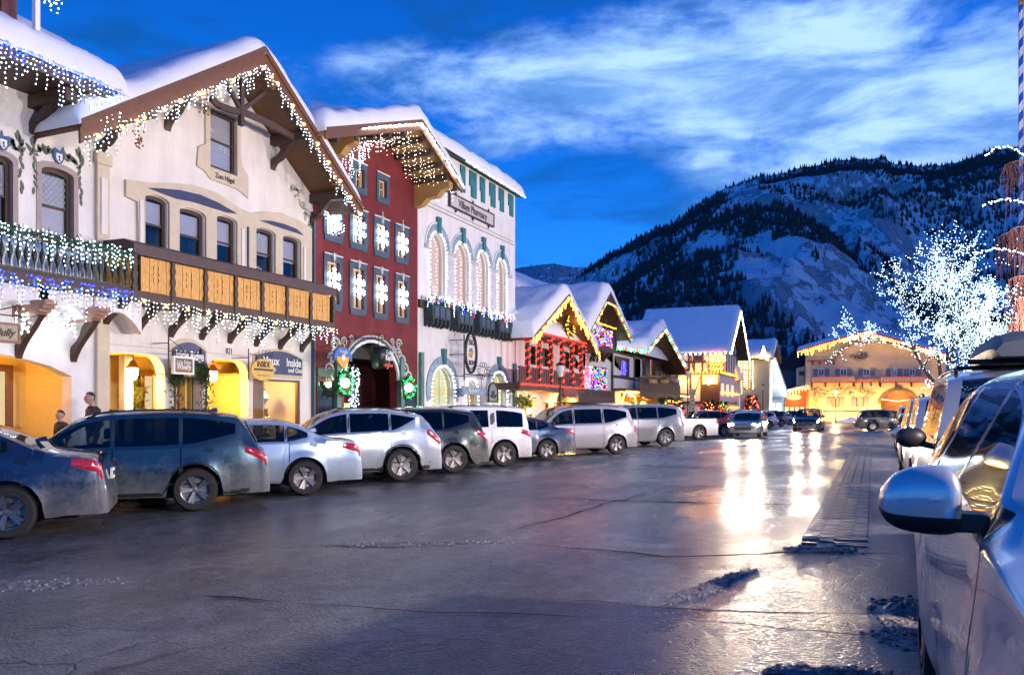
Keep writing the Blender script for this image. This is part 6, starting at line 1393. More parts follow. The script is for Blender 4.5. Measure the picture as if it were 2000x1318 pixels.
MB().box(xL, .03, -.07, -.001, T(1360, 707)[1] - .12, T(1360, 707)[1] + .12).build('timber', M_dkwood, b7)
x0, x1 = T(1358, 700)[0], T(1369, 700)[0]
w = MB().plate(rect(x0 - .1, x1 + .1, T(1360, 706)[1] + .1, T(1360, 685)[1]), [rect(x0, x1, T(1360, 706)[1] + .2, T(1360, 685)[1] - .1)], -.12, -.05).build('window', M_dkwood, b7); MB().box(x0, x1, -.08, -.06, T(1360, 706)[1] + .2, T(1360, 685)[1] - .1).build('pane', mat('black_shop_glass', (.02, .02, .022), .06), w)
q = MB()
for k in range(16): x_ = T(1372, 760)[0] + k * (T(1404, 760)[0] - T(1372, 760)[0]) / 16; q.box(x_, x_ + .13, -.1, -.05, fl_[1] + .2, fl_[0] - 1.2)
q.build('slat_panel', M_dkwood, b7, kind='stuff')
# street gable with timbers
for k in range(7): y_ = wY * (k + .5) / 7; MB().box(.001, .08, y_ - .12, y_ + .12, fl_[0], base7(0, y_) - .5).build('timber', M_dkwood, b7)
for z in (fl_[0], fl_[1], ev - .2): MB().box(.081, .13, .05, wY - .05, z - .15, z + .15).build('timber', M_dkwood, b7)
for k in range(3): y_ = 1.2 + k * 3.6; w = MB().box(.002, .06, y_, y_ + 1.6, fl_[1] + .8, fl_[1] + 2.2).build('window', emit('lit_room_peach', (1, .62, .36), 1.1), b7)
# neon sign, canopy lights
n0, n1 = T(1383, 729), T(1417, 684)
sgn = thing('neon_sign', 'tall glowing red and orange neon sign on the corner of the half-timbered house', 'sign', (-16 + n0[0], YS - .35, n0[1] + .1))
wd_, hh = n1[0] - n0[0], n1[1] - n0[1] - .2
MB().box(0, wd_, 0, .2, 0, hh).build('sign_case', mat('neon_case', (.35, .02, .015), .4), sgn)
MB().box(wd_ * .3, wd_ * .5, .2, .34, .2, .4).build('wall_mount', M_iron, sgn)
rr_ = random.Random(4); q = MB()
for j in range(4):
    z = hh * (.15 + .22 * j); P = [(wd_ * (.1 + .8 * k / 14), -.06, z + .28 * sin(k * 1.9 + j)) for k in range(15)]; q.tube(P, .05, 5)
q.build('neon_tubes', emit('neon_orange', (1, .28, .03), 12), sgn); q = MB()
q.tube([(.05, -.05, .05), (wd_ - .05, -.05, .05), (wd_ - .05, -.05, hh - .05), (.05, -.05, hh - .05)], .05, 5, closed=True); q.build('neon_border', emit('neon_red', (1, .04, .02), 9), sgn)
text('HAUS', .85, (wd_ / 2, -.04, hh * .62), (pi / 2, 0, 0), emit('neon_yellow', (1, .7, .15), 9), sgn, bold=.02)
lamp(sgn, (wd_ / 2, -1.0, hh / 2), 160, (1, .12, .04), .3)
lamp(b7, (T(1360, 745)[0], -1.3, fl_[0] - .5), 420, (1, .44, .06), .2); lamp(b7, (T(1395, 745)[0], -1.3, fl_[0] - .5), 420, (1, .44, .06), .2)
for px in (1331, 1385): MB().ball((T(px, 748)[0], -.5, T(px, 748)[1]), .2, 8, 6).build('wall_lamp', emit('amber_globe', (1, .62, .18), 22), b7)
def w7(x, y, z): return Vector((-16 + x, YS + y, z))
light_string('eave_lights', 'white bulbs along the eave of the half-timbered house', [w7(T(1333, 700)[0], -.85, ev - .75 * slope7 - .15), w7(1.35, -.85, ev - .75 * slope7 - .15)], None, .55, (0, 0), .12, emit('soft_white_bulb', (1, .95, .85), 9), seed=1)
light_string('gable_lights', 'white bulbs up the street gable of the half-timbered house', [w7(1.46, -.75, ev - .75 * slope7 - .15), w7(1.46, wY / 2, rd - .2), w7(1.46, wY + .75, ev - .75 * slope7 - .15)], None, .42, (0, 0), .11, emit('soft_white_bulb', (1, .95, .85), 9), seed=2)
light_string('canopy_lights', 'amber light line along the first floor beam of the half-timbered house', [w7(T(1320, 729)[0], -.2, fl_[0] + .1), w7(.2, -.2, fl_[0] + .1), w7(.2, wY, fl_[0] + .1)], None, .4, (0, 0), .13, E_amber, seed=3)
light_string('canopy_lights', 'amber light lines on the shopfront below the neon sign', [w7(.2, .5, fl_[0] - 2.2), w7(.2, wY, fl_[0] - 2.2), w7(.2, wY, fl_[0] - 3.9), w7(.2, .5, fl_[0] - 3.9)], None, .3, (0, 0), .11, E_amber, seed=4)
# shop awning level: wreaths and greenery in front
for k, (px, py) in enumerate(((1377, 797), (1404, 794))):
    p_ = atY(px, py, YS - 1.2); wreath(p_, .55, 'red lit wreath at the foot of the half-timbered house, %s of the pair' % ('left' if k == 0 else 'right'), 'red wreaths by the half-timbered house', E_red, None, 20 + k, rz=0, lampe=12, lc=(1, .1, .05))
def shrub(x, y, h, label, bulbs, seed, group):
    t = thing('lit_shrub', label, 'shrub', (x, y, -.05), 0, group); rr_ = random.Random(seed); q = MB()
    for k in range(380):
        a = rr_.random() * 6.28; z = rr_.random() ** .8; r_ = h * .42 * (1 - z * .75) * sqrt(rr_.random()); p_ = Vector((r_ * cos(a), r_ * sin(a), z * h)); d_ = Vector((cos(a), sin(a), rr_.uniform(.1, .9))) * h * .13; s_ = d_.orthogonal().normalized() * h * .025
        q.add([p_ - s_, p_ + s_, p_ + d_], [(0, 1, 2)])
    q.build('foliage', M_green, t, kind='stuff'); MB().tube([(0, 0, 0), (0, 0, h * .7)], [.06, .02], 5).build('stem', M_dkwood, t)
    for m_ in bulbs:
        q = MB()
        for k in range(26): a = rr_.random() * 6.28; z = rr_.random() ** .8; r_ = h * .44 * (1 - z * .75); q.octa((r_ * cos(a), r_ * sin(a), z * h), .06)
        q.build('bulbs', m_, t, kind='stuff')
for k, (px, m_) in enumerate(((1385, [E_amber]), (1398, [E_warm, E_red]), (1412, [E_amber, E_green]), (1300, [E_warm]), (1322, [E_red, E_warm]))):
    p_ = atX(px, YH, -13.6); shrub(p_.x, p_.y, 2.4, 'bushy evergreen with %s bulbs on the pavement, %s' % (('amber', 'warm and red', 'amber and green', 'warm white', 'red and warm')[k], ('below the left red wreath', 'between the red wreaths', 'below the right red wreath', 'at the orange restaurant corner', 'right of the orange restaurant')[k]), m_, k, 'lit evergreens on the pavement')

# --- farther small buildings
def block(name, label, px0, px1, pyb, pytop, X0=None, Y=None, dep=8, m=None):
    """house whose street or camera side stands at Y; returns frame helpers"""
    p0, p1 = atY(px0, YH, Y), atY(px1, YH, Y)
    e = thing(name, label, 'building', (p0.x, Y, 0), 0); w_ = p1.x - p0.x
    def loc(px, py): q = atY(px, py, Y); return (q.x - p0.x, q.z)
    return e, w_, loc
# spired turret with an orange gable
e, w_, lc = block('white_turret', 'narrow white turret with a pointed orange lit gable beyond the neon sign', 1424, 1441, 840, 708, Y=107)
zt = lc(1432, 741)[1]; MB().box(0, w_, 0, 2.5, -.3, zt).build('wall', M_wall2, e); pk = lc(1432, 709)[1]
MB().prism([(-.3, zt - .1), (w_ + .3, zt - .1), (w_ / 2, pk)], 'y', -.3, 2.8).build('gable', mat('ochre_plaster', (.55, .30, .07)), e)
MB().prism([(-.5, zt - .1), (-.3, zt - .12), (w_ / 2, pk - .0), (w_ + .3, zt - .12), (w_ + .5, zt - .1), (w_ / 2, pk + .5)], 'y', -.4, 2.8).build('roof_snow', M_snow, e)
light_string('gable_lights', 'orange light line on the pointed gable of the white turret', [Vector((atY(1424, 741, 106.5)))] + [atY(1432, 710, 106.5), atY(1441, 741, 106.5), atY(1424, 741, 106.5)], None, .14, (0, 0), .07, E_amber, seed=1)
# yellow lit house
e, w_, lc = block('yellow_lit_house', 'house with snowy roof and curtains of warm yellow icicle lights', 1442, 1502, 840, 660, Y=112)
zt = lc(1460, 696)[1]; rt_ = lc(1470, 663)[1]
MB().box(0, w_, 0, 9, -.3, zt).build('wall', mat('primrose_wall', (.60, .52, .34), .8, nscale=2, namt=.1), e)
class Lc: e = e; Y0 = 3.0
sl_ = (rt_ - zt) / 4.5
def base8(u, d): return rt_ - sl_ * abs(d - 4.5)
MB().prism([(-.6, zt - .6 * sl_), (4.5, rt_), (9.6, zt - .6 * sl_), (9.6, zt - .6 * sl_ - .2), (4.5, rt_ - .3), (-.6, zt - .6 * sl_ - .2)], 'x', -.3, w_ + .6).build('roof', M_brwood, e)
snow_sheet(Lc, -.3, w_ + .6, -.6, 9.6, base8, .55, nu=16, nd=18, seed=44.0, edge=(1, 1, 1, 1))
for k in range(3): a_, c_ = lc(1446 + 8 * k, 760), lc(1451 + 8 * k, 722); w = MB().box(a_[0], c_[0], -.06, -.001, a_[1], c_[1]).build('window', M_dkwood, e); MB().box(a_[0] + .06, c_[0] - .06, -.08, -.061, a_[1] + .08, c_[1] - .08).build('pane', emit('lit_room_amber', (1, .6, .22), .9), w)
light_string('icicle_lights', 'warm yellow icicle curtain on the facade beyond the half-timbered house', [atY(1443, 706, 111.5), atY(1470, 706, 111.5)], None, .35, (2.2, 4.0), .05, emit('yellow_bulb', (1, .80, .38), 20), dstep=.32, seed=2, cord=False)
light_string('eave_lights', 'row of yellow bulbs on the eave of the yellow lit house', [atY(1442, 697, 111), atY(1484, 697, 111)], None, .4, (0, 0), .11, E_warm, seed=3)
gx = [atY(1484, 700, 111.3), atY(1491, 676, 111.3), atY(1502, 704, 111.3)]
t8 = thing('lit_gable', 'steep gable outlined in yellow light at the end of the yellow lit house', 'gable', (0, 0, 0)); MB().add([gx[0], gx[1], gx[2], gx[0] + Vector((0, 2, 0)), gx[1] + Vector((0, 2, 0)), gx[2] + Vector((0, 2, 0))], [(0, 1, 2), (3, 5, 4), (0, 3, 4, 1), (1, 4, 5, 2), (2, 5, 3, 0)]).build('gable_boards', M_gold, t8)
for k in range(3): MB().tube([gx[0].lerp(gx[2], .05 + .1 * k) + Vector((0, -.15 - .02 * k, -.0)), gx[1] + Vector((0, -.15 - .02 * k, -.5 * k)), gx[2].lerp(gx[0], .05 + .1 * k) + Vector((0, -.15 - .02 * k, 0))], .09, 5).build('light_tube', emit('yellow_tube', (1, .70, .20), 9), t8)
# white and green lit steep gables
for nm, lab, A, Pk, B, Y, ml, wallm in (('steep_gable_house', 'steep gabled house outlined in brilliant white light', (1500, 752), (1513, 703), (1531, 772), 116, emit('white_tube', (.85, .93, 1), 24), mat('slate_blue_wall', (.16, .20, .26), .8, nscale=2, namt=.2)),
                                 ('green_lit_gable_house', 'small steep gabled house outlined in green light left of the white lit gable', (1478, 750), (1489, 716), (1500, 750), 117, emit('mint_tube', (.2, 1, .65), 9), mat('mint_wall', (.30, .42, .40), .8))):
    a_, k_, c_ = atY(*A, Y), atY(*Pk, Y), atY(*B, Y)
    e = thing(nm, lab, 'building', (a_.x, Y, 0)); w_ = c_.x - a_.x; z0 = min(a_.z, c_.z)
    MB().prism([(0, -.3), (w_, -.3), (w_, c_.z), (k_.x - a_.x, k_.z - .3), (0, a_.z)], 'y', 0, 2.0).build('wall', wallm, e)
    MB().prism([(-.3, a_.z - .2), (k_.x - a_.x, k_.z), (w_ + .3, c_.z - .2), (w_ + .5, c_.z), (k_.x - a_.x, k_.z + .45), (-.5, a_.z)], 'y', -.4, 2.1).build('roof_snow', M_snow, e)
    MB().tube([(-.2, -.5, a_.z - .1), (k_.x - a_.x, -.5, k_.z - .05), (w_ + .2, -.5, c_.z - .1)], .13, 6).build('light_tube', ml, e)
    MB().tube([(0, -.5, a_.z - .1), (w_ * .6, -.5, a_.z - .2)], .10, 6).build('light_tube', ml, e)
    for k in range(2): w = MB().box(w_ * (.15 + .4 * k), w_ * (.45 + .4 * k), -.05, -.001, .6, 2.6).build('window', M_white, e); MB().box(w_ * (.18 + .4 * k), w_ * (.42 + .4 * k), -.07, -.051, .8, 2.4).build('pane', emit('lit_room_white', (1, .95, .85), 5), w)
    lamp(e, (w_ / 2, -2.0, 1.6), 300, (.85, .95, 1) if 'brilliant' in lab else (.2, 1, .6), .3)
    MB().box(w_ * .1, w_ * .9, -.12, -.06, z0 - .6, z0 - .2).build('fascia_sign', M_slate, e)
light_string('icicle_lights', 'teal green icicle lights on the shopfront under the green lit gable', [atY(1466, 742, 115.5), atY(1500, 742, 115.5)], None, .25, (.4, 1.2), .05, emit('mint_bulb', (.2, 1, .75), 16), dstep=.2, seed=9, cord=False)
# orange-red shop next to the hotel
e, w_, lc = block('red_shop', 'low orange red shop with warm bulbs under its roof beside the big hotel', 1529, 1574, 820, 755, Y=131)
zt0, zt1 = lc(1530, 770)[1], lc(1573, 758)[1]
MB().prism([(0, -.9), (w_, -.9), (w_, zt1), (0, zt0)], 'y', 0, 6).build('wall', mat('vermilion_boards', (.42, .09, .035), .7, nscale=3, namt=.2), e)
MB().prism([(-.3, zt0), (w_ + .1, zt1), (w_ + .1, zt1 + .5), (-.3, zt0 + .5)], 'y', -.5, 6).build('roof_snow', M_snow, e)
a_, c_ = lc(1536, 781), lc(1566, 770); MB().prism([((a_[0] + c_[0]) / 2 + (c_[0] - a_[0]) / 2 * cos(2 * pi * i / 20), (a_[1] + c_[1]) / 2 + (c_[1] - a_[1]) / 2 * sin(2 * pi * i / 20)) for i in range(20)], 'y', -.1, -.001).build('name_board', M_pale, e)
for k in range(4): a_, c_ = lc(1533 + 10 * k, 813), lc(1541 + 10 * k, 794); w = MB().box(a_[0], c_[0], -.06, -.001, a_[1], c_[1]).build('window', M_dkwood, e); MB().box(a_[0] + .06, c_[0] - .06, -.08, -.061, a_[1], c_[1] - .08).build('pane', emit('lit_shop_gold', (1, .52, .10), 4.5), w)
light_string('eave_lights', 'warm bulbs along the sloping eave of the red shop', [atY(1530, 772, 130.3), atY(1573, 760, 130.3)], None, .45, (0, .3), .11, E_warm, seed=3)
lamp(e, (w_ / 2, -2, 3.2), 500, (1, .5, .12), .2)
# dark barn behind
e, w_, lc = block('dark_barn', 'unlit blue grey gabled building behind the red shop', 1515, 1576, 800, 697, Y=150)
zt = lc(1540, 722)[1]; pk = lc(1545, 697)[1]
MB().box(0, w_, 0, 10, -.4, zt).build('wall', mat('blue_grey_boards', (.09, .11, .15), .8, nscale=2, namt=.2), e); MB().prism([(-.6, zt), (w_ + .4, zt), (w_ - .2, pk), (.8, pk)], 'y', -.5, 10).build('roof', M_shing, e)

# --- B10: the hotel closing the street
YHt = 138.0
e10, w10, lc = block('cream_hotel', 'large cream painted hotel with red balconies and icicle lit gable closing the street', 1573, 1846, 835, 645, Y=YHt)
M_hot = mat('warm_cream_wall', (.66, .54, .34), .8, nscale=1.2, namt=.08, bump=.15, bscale=8); M_hred = mat('hotel_red_trim', (.42, .045, .04), .6, nscale=4, namt=.2); M_hgr = mat('pale_green_boards', (.42, .45, .28), .75, nscale=3, namt=.12)
eL, eP, eR = lc(1560, 685), lc(1692, 646), lc(1856, 694)
def gh_(x): return gl(x, eL, eP, eR)
hs = []
for x0, x1, y0, y1 in ((1598, 1610, 720, 734), (1641, 1654, 720, 734), (1686, 1699, 720, 734), (1740, 1752, 720, 734), (1776, 1788, 720, 734), (1679, 1694, 686, 696), (1624, 1640, 775, 795), (1672, 1688, 775, 794)):
    a_, c_ = lc(x0, y1), lc(x1, y0); hs.append((a_[0], c_[0], a_[1], c_[1]))
xa, xc = lc(1720, 800)[0], lc(1790, 800)[0]; za = lc(1755, 763)[1]; zf = -1.2
ha = [(xa, zf), (xc, zf)] + [((xa + xc) / 2 + (xc - xa) / 2 * cos(pi * i / 14), za - 2.0 + 2.0 * sin(pi * i / 14)) for i in range(15)]
MB().plate([(0, zf - .3), (w10, zf - .3), (w10, gh_(w10) - .2), (eP[0], eP[1] - .3), (0, gh_(0) - .2)], [rect(*h) for h in hs] + [ha], 0, .3).build('wall', M_hot, e10)
MB().box(.3, w10 - .3, 3.2, 14, zf, gh_(0) - .5).build('room_block', M_dark, e10)
for A, sg in ((eL, 1), (eR, -1)):
    MB().prism([(A[0], A[1]), eP, (eP[0], eP[1] - .35), (A[0], A[1] - .3)], 'y', -1.5, 14).build('roof', M_brwood, e10)
    MB().prism([(A[0], A[1] + .05), (eP[0], eP[1] + .05), (eP[0], eP[1] - .5), (A[0], A[1] - .45)], 'y', -1.6, -1.502).build('bargeboard', M_hred, e10)
class Ld: e = e10; Y0 = 9.0
snow_sheet(Ld, eL[0] - .1, eR[0] + .1, -1.7, 14, lambda u, d: gh_(u), .6, nu=50, nd=8, seed=52.0, edge=(1, 1, 1, 0))
gp = [lc(1575, 704), lc(1631, 704), lc(1634, 698), lc(1641, 688), lc(1652, 678), lc(1665, 671), lc(1680, 668), lc(1690, 667)]
MB().prism(gp + [(eP[0], eP[1] - .6), (gp[0][0], gh_(gp[0][0]) - .5)], 'y', -.12, -.002).build('gable_boards', M_hgr, e10)
q = MB()
for A, B in zip(gp[1:], gp[2:]): q.beam((A[0], -.16, A[1]), (B[0], -.16, B[1]), .12, .3, Vector((0, 1, 0)))
q.beam((gp[0][0], -.16, gp[0][1]), (gp[1][0], -.16, gp[1][1]), .12, .3, Vector((0, 1, 0))); q.build('red_moulding', M_hred, e10)
for px in (1587, 1601, 1615, 1629): a_ = lc(px, 712); MB().box(a_[0] - .12, a_[0] + .12, -.3, -.001, a_[1], a_[1] + .5).build('bracket', M_hred, e10)
for i, h in enumerate(hs):
    w = MB().plate(rect(h[0], h[1], h[2], h[3]), [rect(h[0] + .12, h[1] - .12, h[2] + .12, h[3] - .12)], .03, .12).build('window', M_white if i < 6 else M_dkwood, e10)
    MB().box(h[0] + .12, h[1] - .12, .06, .07, h[2] + .12, h[3] - .12).build('pane', mat('black_shop_glass', (.02, .02, .022), .06) if i < 6 else emit('lit_room_amber', (1, .6, .22), .9), w)
    MB().box((h[0] + h[1]) / 2 - .05, (h[0] + h[1]) / 2 + .05, .02, .1, h[2] + .12, h[3] - .12).build('mullion', M_white, w)
    if i != 5:
        for x_ in (h[0] - .72, h[1] + .04): MB().box(x_, x_ + .68, -.08, -.001, h[2], h[3]).build('shutter', mat('grey_blue_shutter', (.18, .22, .27), .7, nscale=3, namt=.15), e10)
for (x0, x1, y0, y1, d) in ((1586, 1667, 734, 746, .9), (1668, 1718, 739, 745, .5), (1720, 1810, 734, 746, .9)):
    a_, c_ = lc(x0, y1), lc(x1, y0)
    MB().box(a_[0], c_[0], -d, -.001, a_[1] - .15, a_[1]).build('balcony_floor', M_hred, e10); MB().box(a_[0], c_[0], -d - .05, -d + .05, c_[1] - .14, c_[1]).build('balcony_rail', M_hred, e10)
    q = MB(); x_ = a_[0]
    while x_ < c_[0]: q.box(x_, x_ + .30, -d - .02, -d + .02, a_[1], c_[1] - .14); x_ += .42
    q.build('balcony_slats', mat('rose_slats', (.50, .36, .30), .7), e10, kind='stuff')
    for k in range(4): x_ = a_[0] + (c_[0] - a_[0]) * k / 3; MB().box(x_ - .1, x_ + .1, -d, -.001, a_[1] - .8, a_[1] - .15).build('bracket', M_dkwood, e10)
q = MB(); rr_ = random.Random(8)
for k in range(70):
    px, py = rr_.uniform(1588, 1710), rr_.uniform(754, 774); a_ = lc(px, py); ang_ = rr_.random() * 6.28; r_ = rr_.uniform(.2, .5)
    q.tube([(a_[0] + r_ * cos(ang_ + t * .6), -.02, a_[1] + r_ * .7 * sin(ang_ + t * .6)) for t in range(5)], .05, 3)
for k in range(26):
    px = 1592 + rr_.gauss(0, 3) + (0 if k < 13 else 4 * rr_.random()); a_ = lc(px, 760 + 2 * k); q.tube([(a_[0], -.02, a_[1]), (a_[0] + rr_.uniform(-.6, .6), -.02, a_[1] + .5)], .05, 3)
for k in range(20): a_ = lc(1686 + rr_.gauss(0, 14), 697 + rr_.gauss(0, 3)); q.tube([(a_[0] + .4 * cos(t), -.02, a_[1] + .25 * sin(t)) for t in range(5)], .05, 3)
q.build('painted_mural', mat('mural_brown', (.30, .22, .13), .8, nscale=3, namt=.4), e10, kind='stuff')
# arched loggia
q = MB(); q.box(xa - 1, xc + 1, 2.6, 2.7, zf, za + .3); q.box(xa - 1, xa - .9, .3, 2.6, zf, za + .2); q.box(xc + .9, xc + 1, .3, 2.6, zf, za + .2); q.box(xa - 1, xc + 1, .3, 2.6, za + .1, za + .2); q.build('loggia', mat('loggia_brown', (.22, .11, .06), .8, nscale=2, namt=.3), e10)
for k in range(5): x_ = xa + (xc - xa) * (k + .1) / 5; w = MB().box(x_, x_ + 1.0, 2.5, 2.59, zf, zf + 2.6).build('window', M_dkwood, e10); MB().box(x_ + .1, x_ + .9, 2.46, 2.49, zf + .3, zf + 2.4).build('pane', emit('lit_room_peach', (1, .62, .36), 1.1), w)
ring(type('o', (), {'e': e10}), (xa + xc) / 2, (xc - xa) / 2, za - 2.0, 2.0, .0, .45, -.08, -.002, mat('arch_stone', (.20, .13, .08), .8, nscale=3, namt=.4), 'arch_ring')
a_ = lc(1755, 757); MB().prism([(a_[0] + .55 * cos(2 * pi * i / 16), a_[1] + .3 * sin(2 * pi * i / 16)) for i in range(16)], 'y', -.14, -.001).build('plaque', M_slate, e10)
lamp(e10, ((xa + xc) / 2, 1.0, za - .6), 300, (1, .48, .18), .2)
for px, en in ((1590, 700), (1632, 1300), (1690, 1000), (1735, 1100), (1800, 1200)): a_ = lc(px, 800); lamp(e10, (a_[0], -2.5, 1.2), en, (1, .58, .14), .3)
MB().box(lc(1576, 803)[0], xa, -.1, -.001, lc(1640, 803)[1] - .12, lc(1640, 803)[1] + .12).build('string_course', M_dkwood, e10)
light_string('icicle_lights', 'amber icicle lights along both slopes of the hotel gable', [Vector((e10.location.x + eL[0], YHt - 1.7, eL[1] - .35)), Vector((e10.location.x + eP[0], YHt - 1.7, eP[1] - .4)), Vector((e10.location.x + eR[0], YHt - 1.7, eR[1] - .35))], None, .30, (.15, .9), .07, emit('hotel_bulb', (1, .55, .13), 20), dstep=.25, seed=5, cord=False)
p0_, p1_ = atY(1622, 811, 134), atY(1714, 811, 134)
light_string('hedge_lights', 'row of bright warm lights along the hotel terrace', [p0_, p1_], None, .5, (0, .7), .15, E_warm, seed=6, jitter=.15, dstep=.3)
light_string('loggia_lights', 'rosy light swags inside the hotel loggia arch', [Vector((e10.location.x + xa, YHt + 1.0, za - 1.2)), Vector((e10.location.x + (xa + xc) / 2, YHt + 1.0, za - 1.6)), Vector((e10.location.x + xc, YHt + 1.0, za - 1.2))], None, .25, (0, 0), .07, emit('rose_bulb', (1, .35, .2), 16), seed=7)
# side wing
a_, c_ = lc(1553, 754), lc(1573, 712)
MB().prism([(a_[0], -.9), (-.001, -.9), (-.001, c_[1]), (a_[0], c_[1] - .5)], 'y', 2, 9).build('side_wing', M_hot, e10); x_ = lc(1559, 730)[0]; w = MB().box(x_, x_ + .8, 1.94, 1.999, lc(1559, 732)[1], lc(1559, 724)[1]).build('window', M_dkwood, e10)
# snow bank before the hotel
q = MB(); p0_, p1_ = atY(1628, 820, 118), atY(1735, 820, 118)
n = 30
for j in range(9):
    for i in range(n + 1): x_ = p0_.x + (p1_.x - p0_.x) * i / n; s_ = sin(pi * j / 8) * sin(pi * i / n) ** .6; q.v.append((x_, 116 + j * .6, -.2 + s_ * (.9 + .5 * fbm(x_ * .6, j * .4, 2))))
q.f = [(j * (n + 1) + i, j * (n + 1) + i + 1, (j + 1) * (n + 1) + i + 1, (j + 1) * (n + 1) + i) for j in range(8) for i in range(n)]
q.build('snow_bank', M_snow, kind='stuff', smooth=True)
# ================================================================= vehicles
def paint(name, col, metal=.55, rough=.28):
    """metallic paint with a film of road salt and grime splashed up the lower panels"""
    nm = 'paint_' + name
    if nm in MATS: return MATS[nm]
    m = mat(nm, col, rough, metal=metal, coat=1.0); N, L = m.node_tree.nodes, m.node_tree.links; b = N['Principled BSDF']
    tcn = N.new('ShaderNodeTexCoord'); sp_ = N.new('ShaderNodeSeparateXYZ'); L.new(tcn.outputs['Object'], sp_.inputs[0])
    t = N.new('ShaderNodeTexNoise'); t.inputs['Scale'].default_value = 5; t.inputs['Detail'].default_value = 9; t.inputs['Roughness'].default_value = .75; L.new(tcn.outputs['Object'], t.inputs['Vector'])
    mr_ = N.new('ShaderNodeMapRange'); L.new(sp_.outputs[2], mr_.inputs[0]); mr_.inputs[1].default_value = .20; mr_.inputs[2].default_value = 1.05; mr_.inputs[3].default_value = .62; mr_.inputs[4].default_value = -.10
    ad = N.new('ShaderNodeMath'); ad.operation = 'ADD'; L.new(mr_.outputs[0], ad.inputs[0]); L.new(t.outputs[0], ad.inputs[1])
    r = N.new('ShaderNodeMapRange'); L.new(ad.outputs[0], r.inputs[0]); r.inputs[1].default_value = .60; r.inputs[2].default_value = 1.15; r.inputs[4].default_value = .75
    mx = N.new('ShaderNodeMix'); mx.data_type = 'RGBA'; L.new(r.outputs[0], mx.inputs[0]); mx.inputs[6].default_value = (*col, 1); mx.inputs[7].default_value = (.20, .19, .185, 1); L.new(mx.outputs[2], b.inputs['Base Color'])
    for sock, lo_, hi_ in (('Roughness', rough, .75), ('Metallic', metal, 0.0), ('Coat Weight', 1.0, .1)):
        q = N.new('ShaderNodeMapRange'); L.new(r.outputs[0], q.inputs[0]); q.inputs[3].default_value = lo_; q.inputs[4].default_value = hi_; L.new(q.outputs[0], b.inputs[sock])
    return m
M_tyre = mat('tyre_rubber', (.015, .015, .016), .75, nscale=10, namt=.3); M_rim = mat('alloy_rim', (.20, .20, .21), .42, metal=.9, nscale=6, namt=.2)
M_under = mat('underbody_black', (.012, .012, .013), .7, nscale=6, namt=.3); M_trim = mat('black_trim_plastic', (.018, .018, .02), .45, nscale=8, namt=.2); M_chrome = mat('chrome_trim', (.7, .7, .72), .12, metal=1.0)
M_tail = mat('tail_lamp_red', (.42, .012, .02), .08, coat=1.0, nscale=30, namt=.4); M_tailw = mat('lamp_clear', (.62, .60, .62), .1, coat=1.0); M_seat = mat('seat_cloth', (.03, .03, .035), .9)
M_head = emit('headlamp_lit', (1, .90, .70), 60)
G_car = glass('car_glass', (.34, .40, .44)); G_tint = glass('tinted_car_glass', (.07, .09, .11))
def cinterp(pts, x):
    """smooth monotone interpolation"""
    if x <= pts[0][0]: return pts[0][1]
    for (x0, y0), (x1, y1) in zip(pts, pts[1:]):
        if x <= x1:
            i = pts.index((x0, y0)); h = x1 - x0; d = (y1 - y0) / h
            def tan_(j):
                if j <= 0 or j >= len(pts) - 1: return d
                a = (pts[j][1] - pts[j - 1][1]) / (pts[j][0] - pts[j - 1][0]); c = (pts[j + 1][1] - pts[j][1]) / (pts[j + 1][0] - pts[j][0])
                return 0 if a * c <= 0 else 2 * a * c / (a + c)
            m0, m1 = tan_(i), tan_(i + 1); t = (x - x0) / h
            return (2 * t ** 3 - 3 * t * t + 1) * y0 + (t ** 3 - 2 * t * t + t) * h * m0 + (3 * t * t - 2 * t ** 3) * y1 + (t ** 3 - t * t) * h * m1
    return pts[-1][1]
GSIDE = [(0, .925), (.12, .968), (.28, .992), (.46, 1.0), (.60, 1.001), (.68, 1.003), (.76, .990), (.9, .974), (1, .965)]
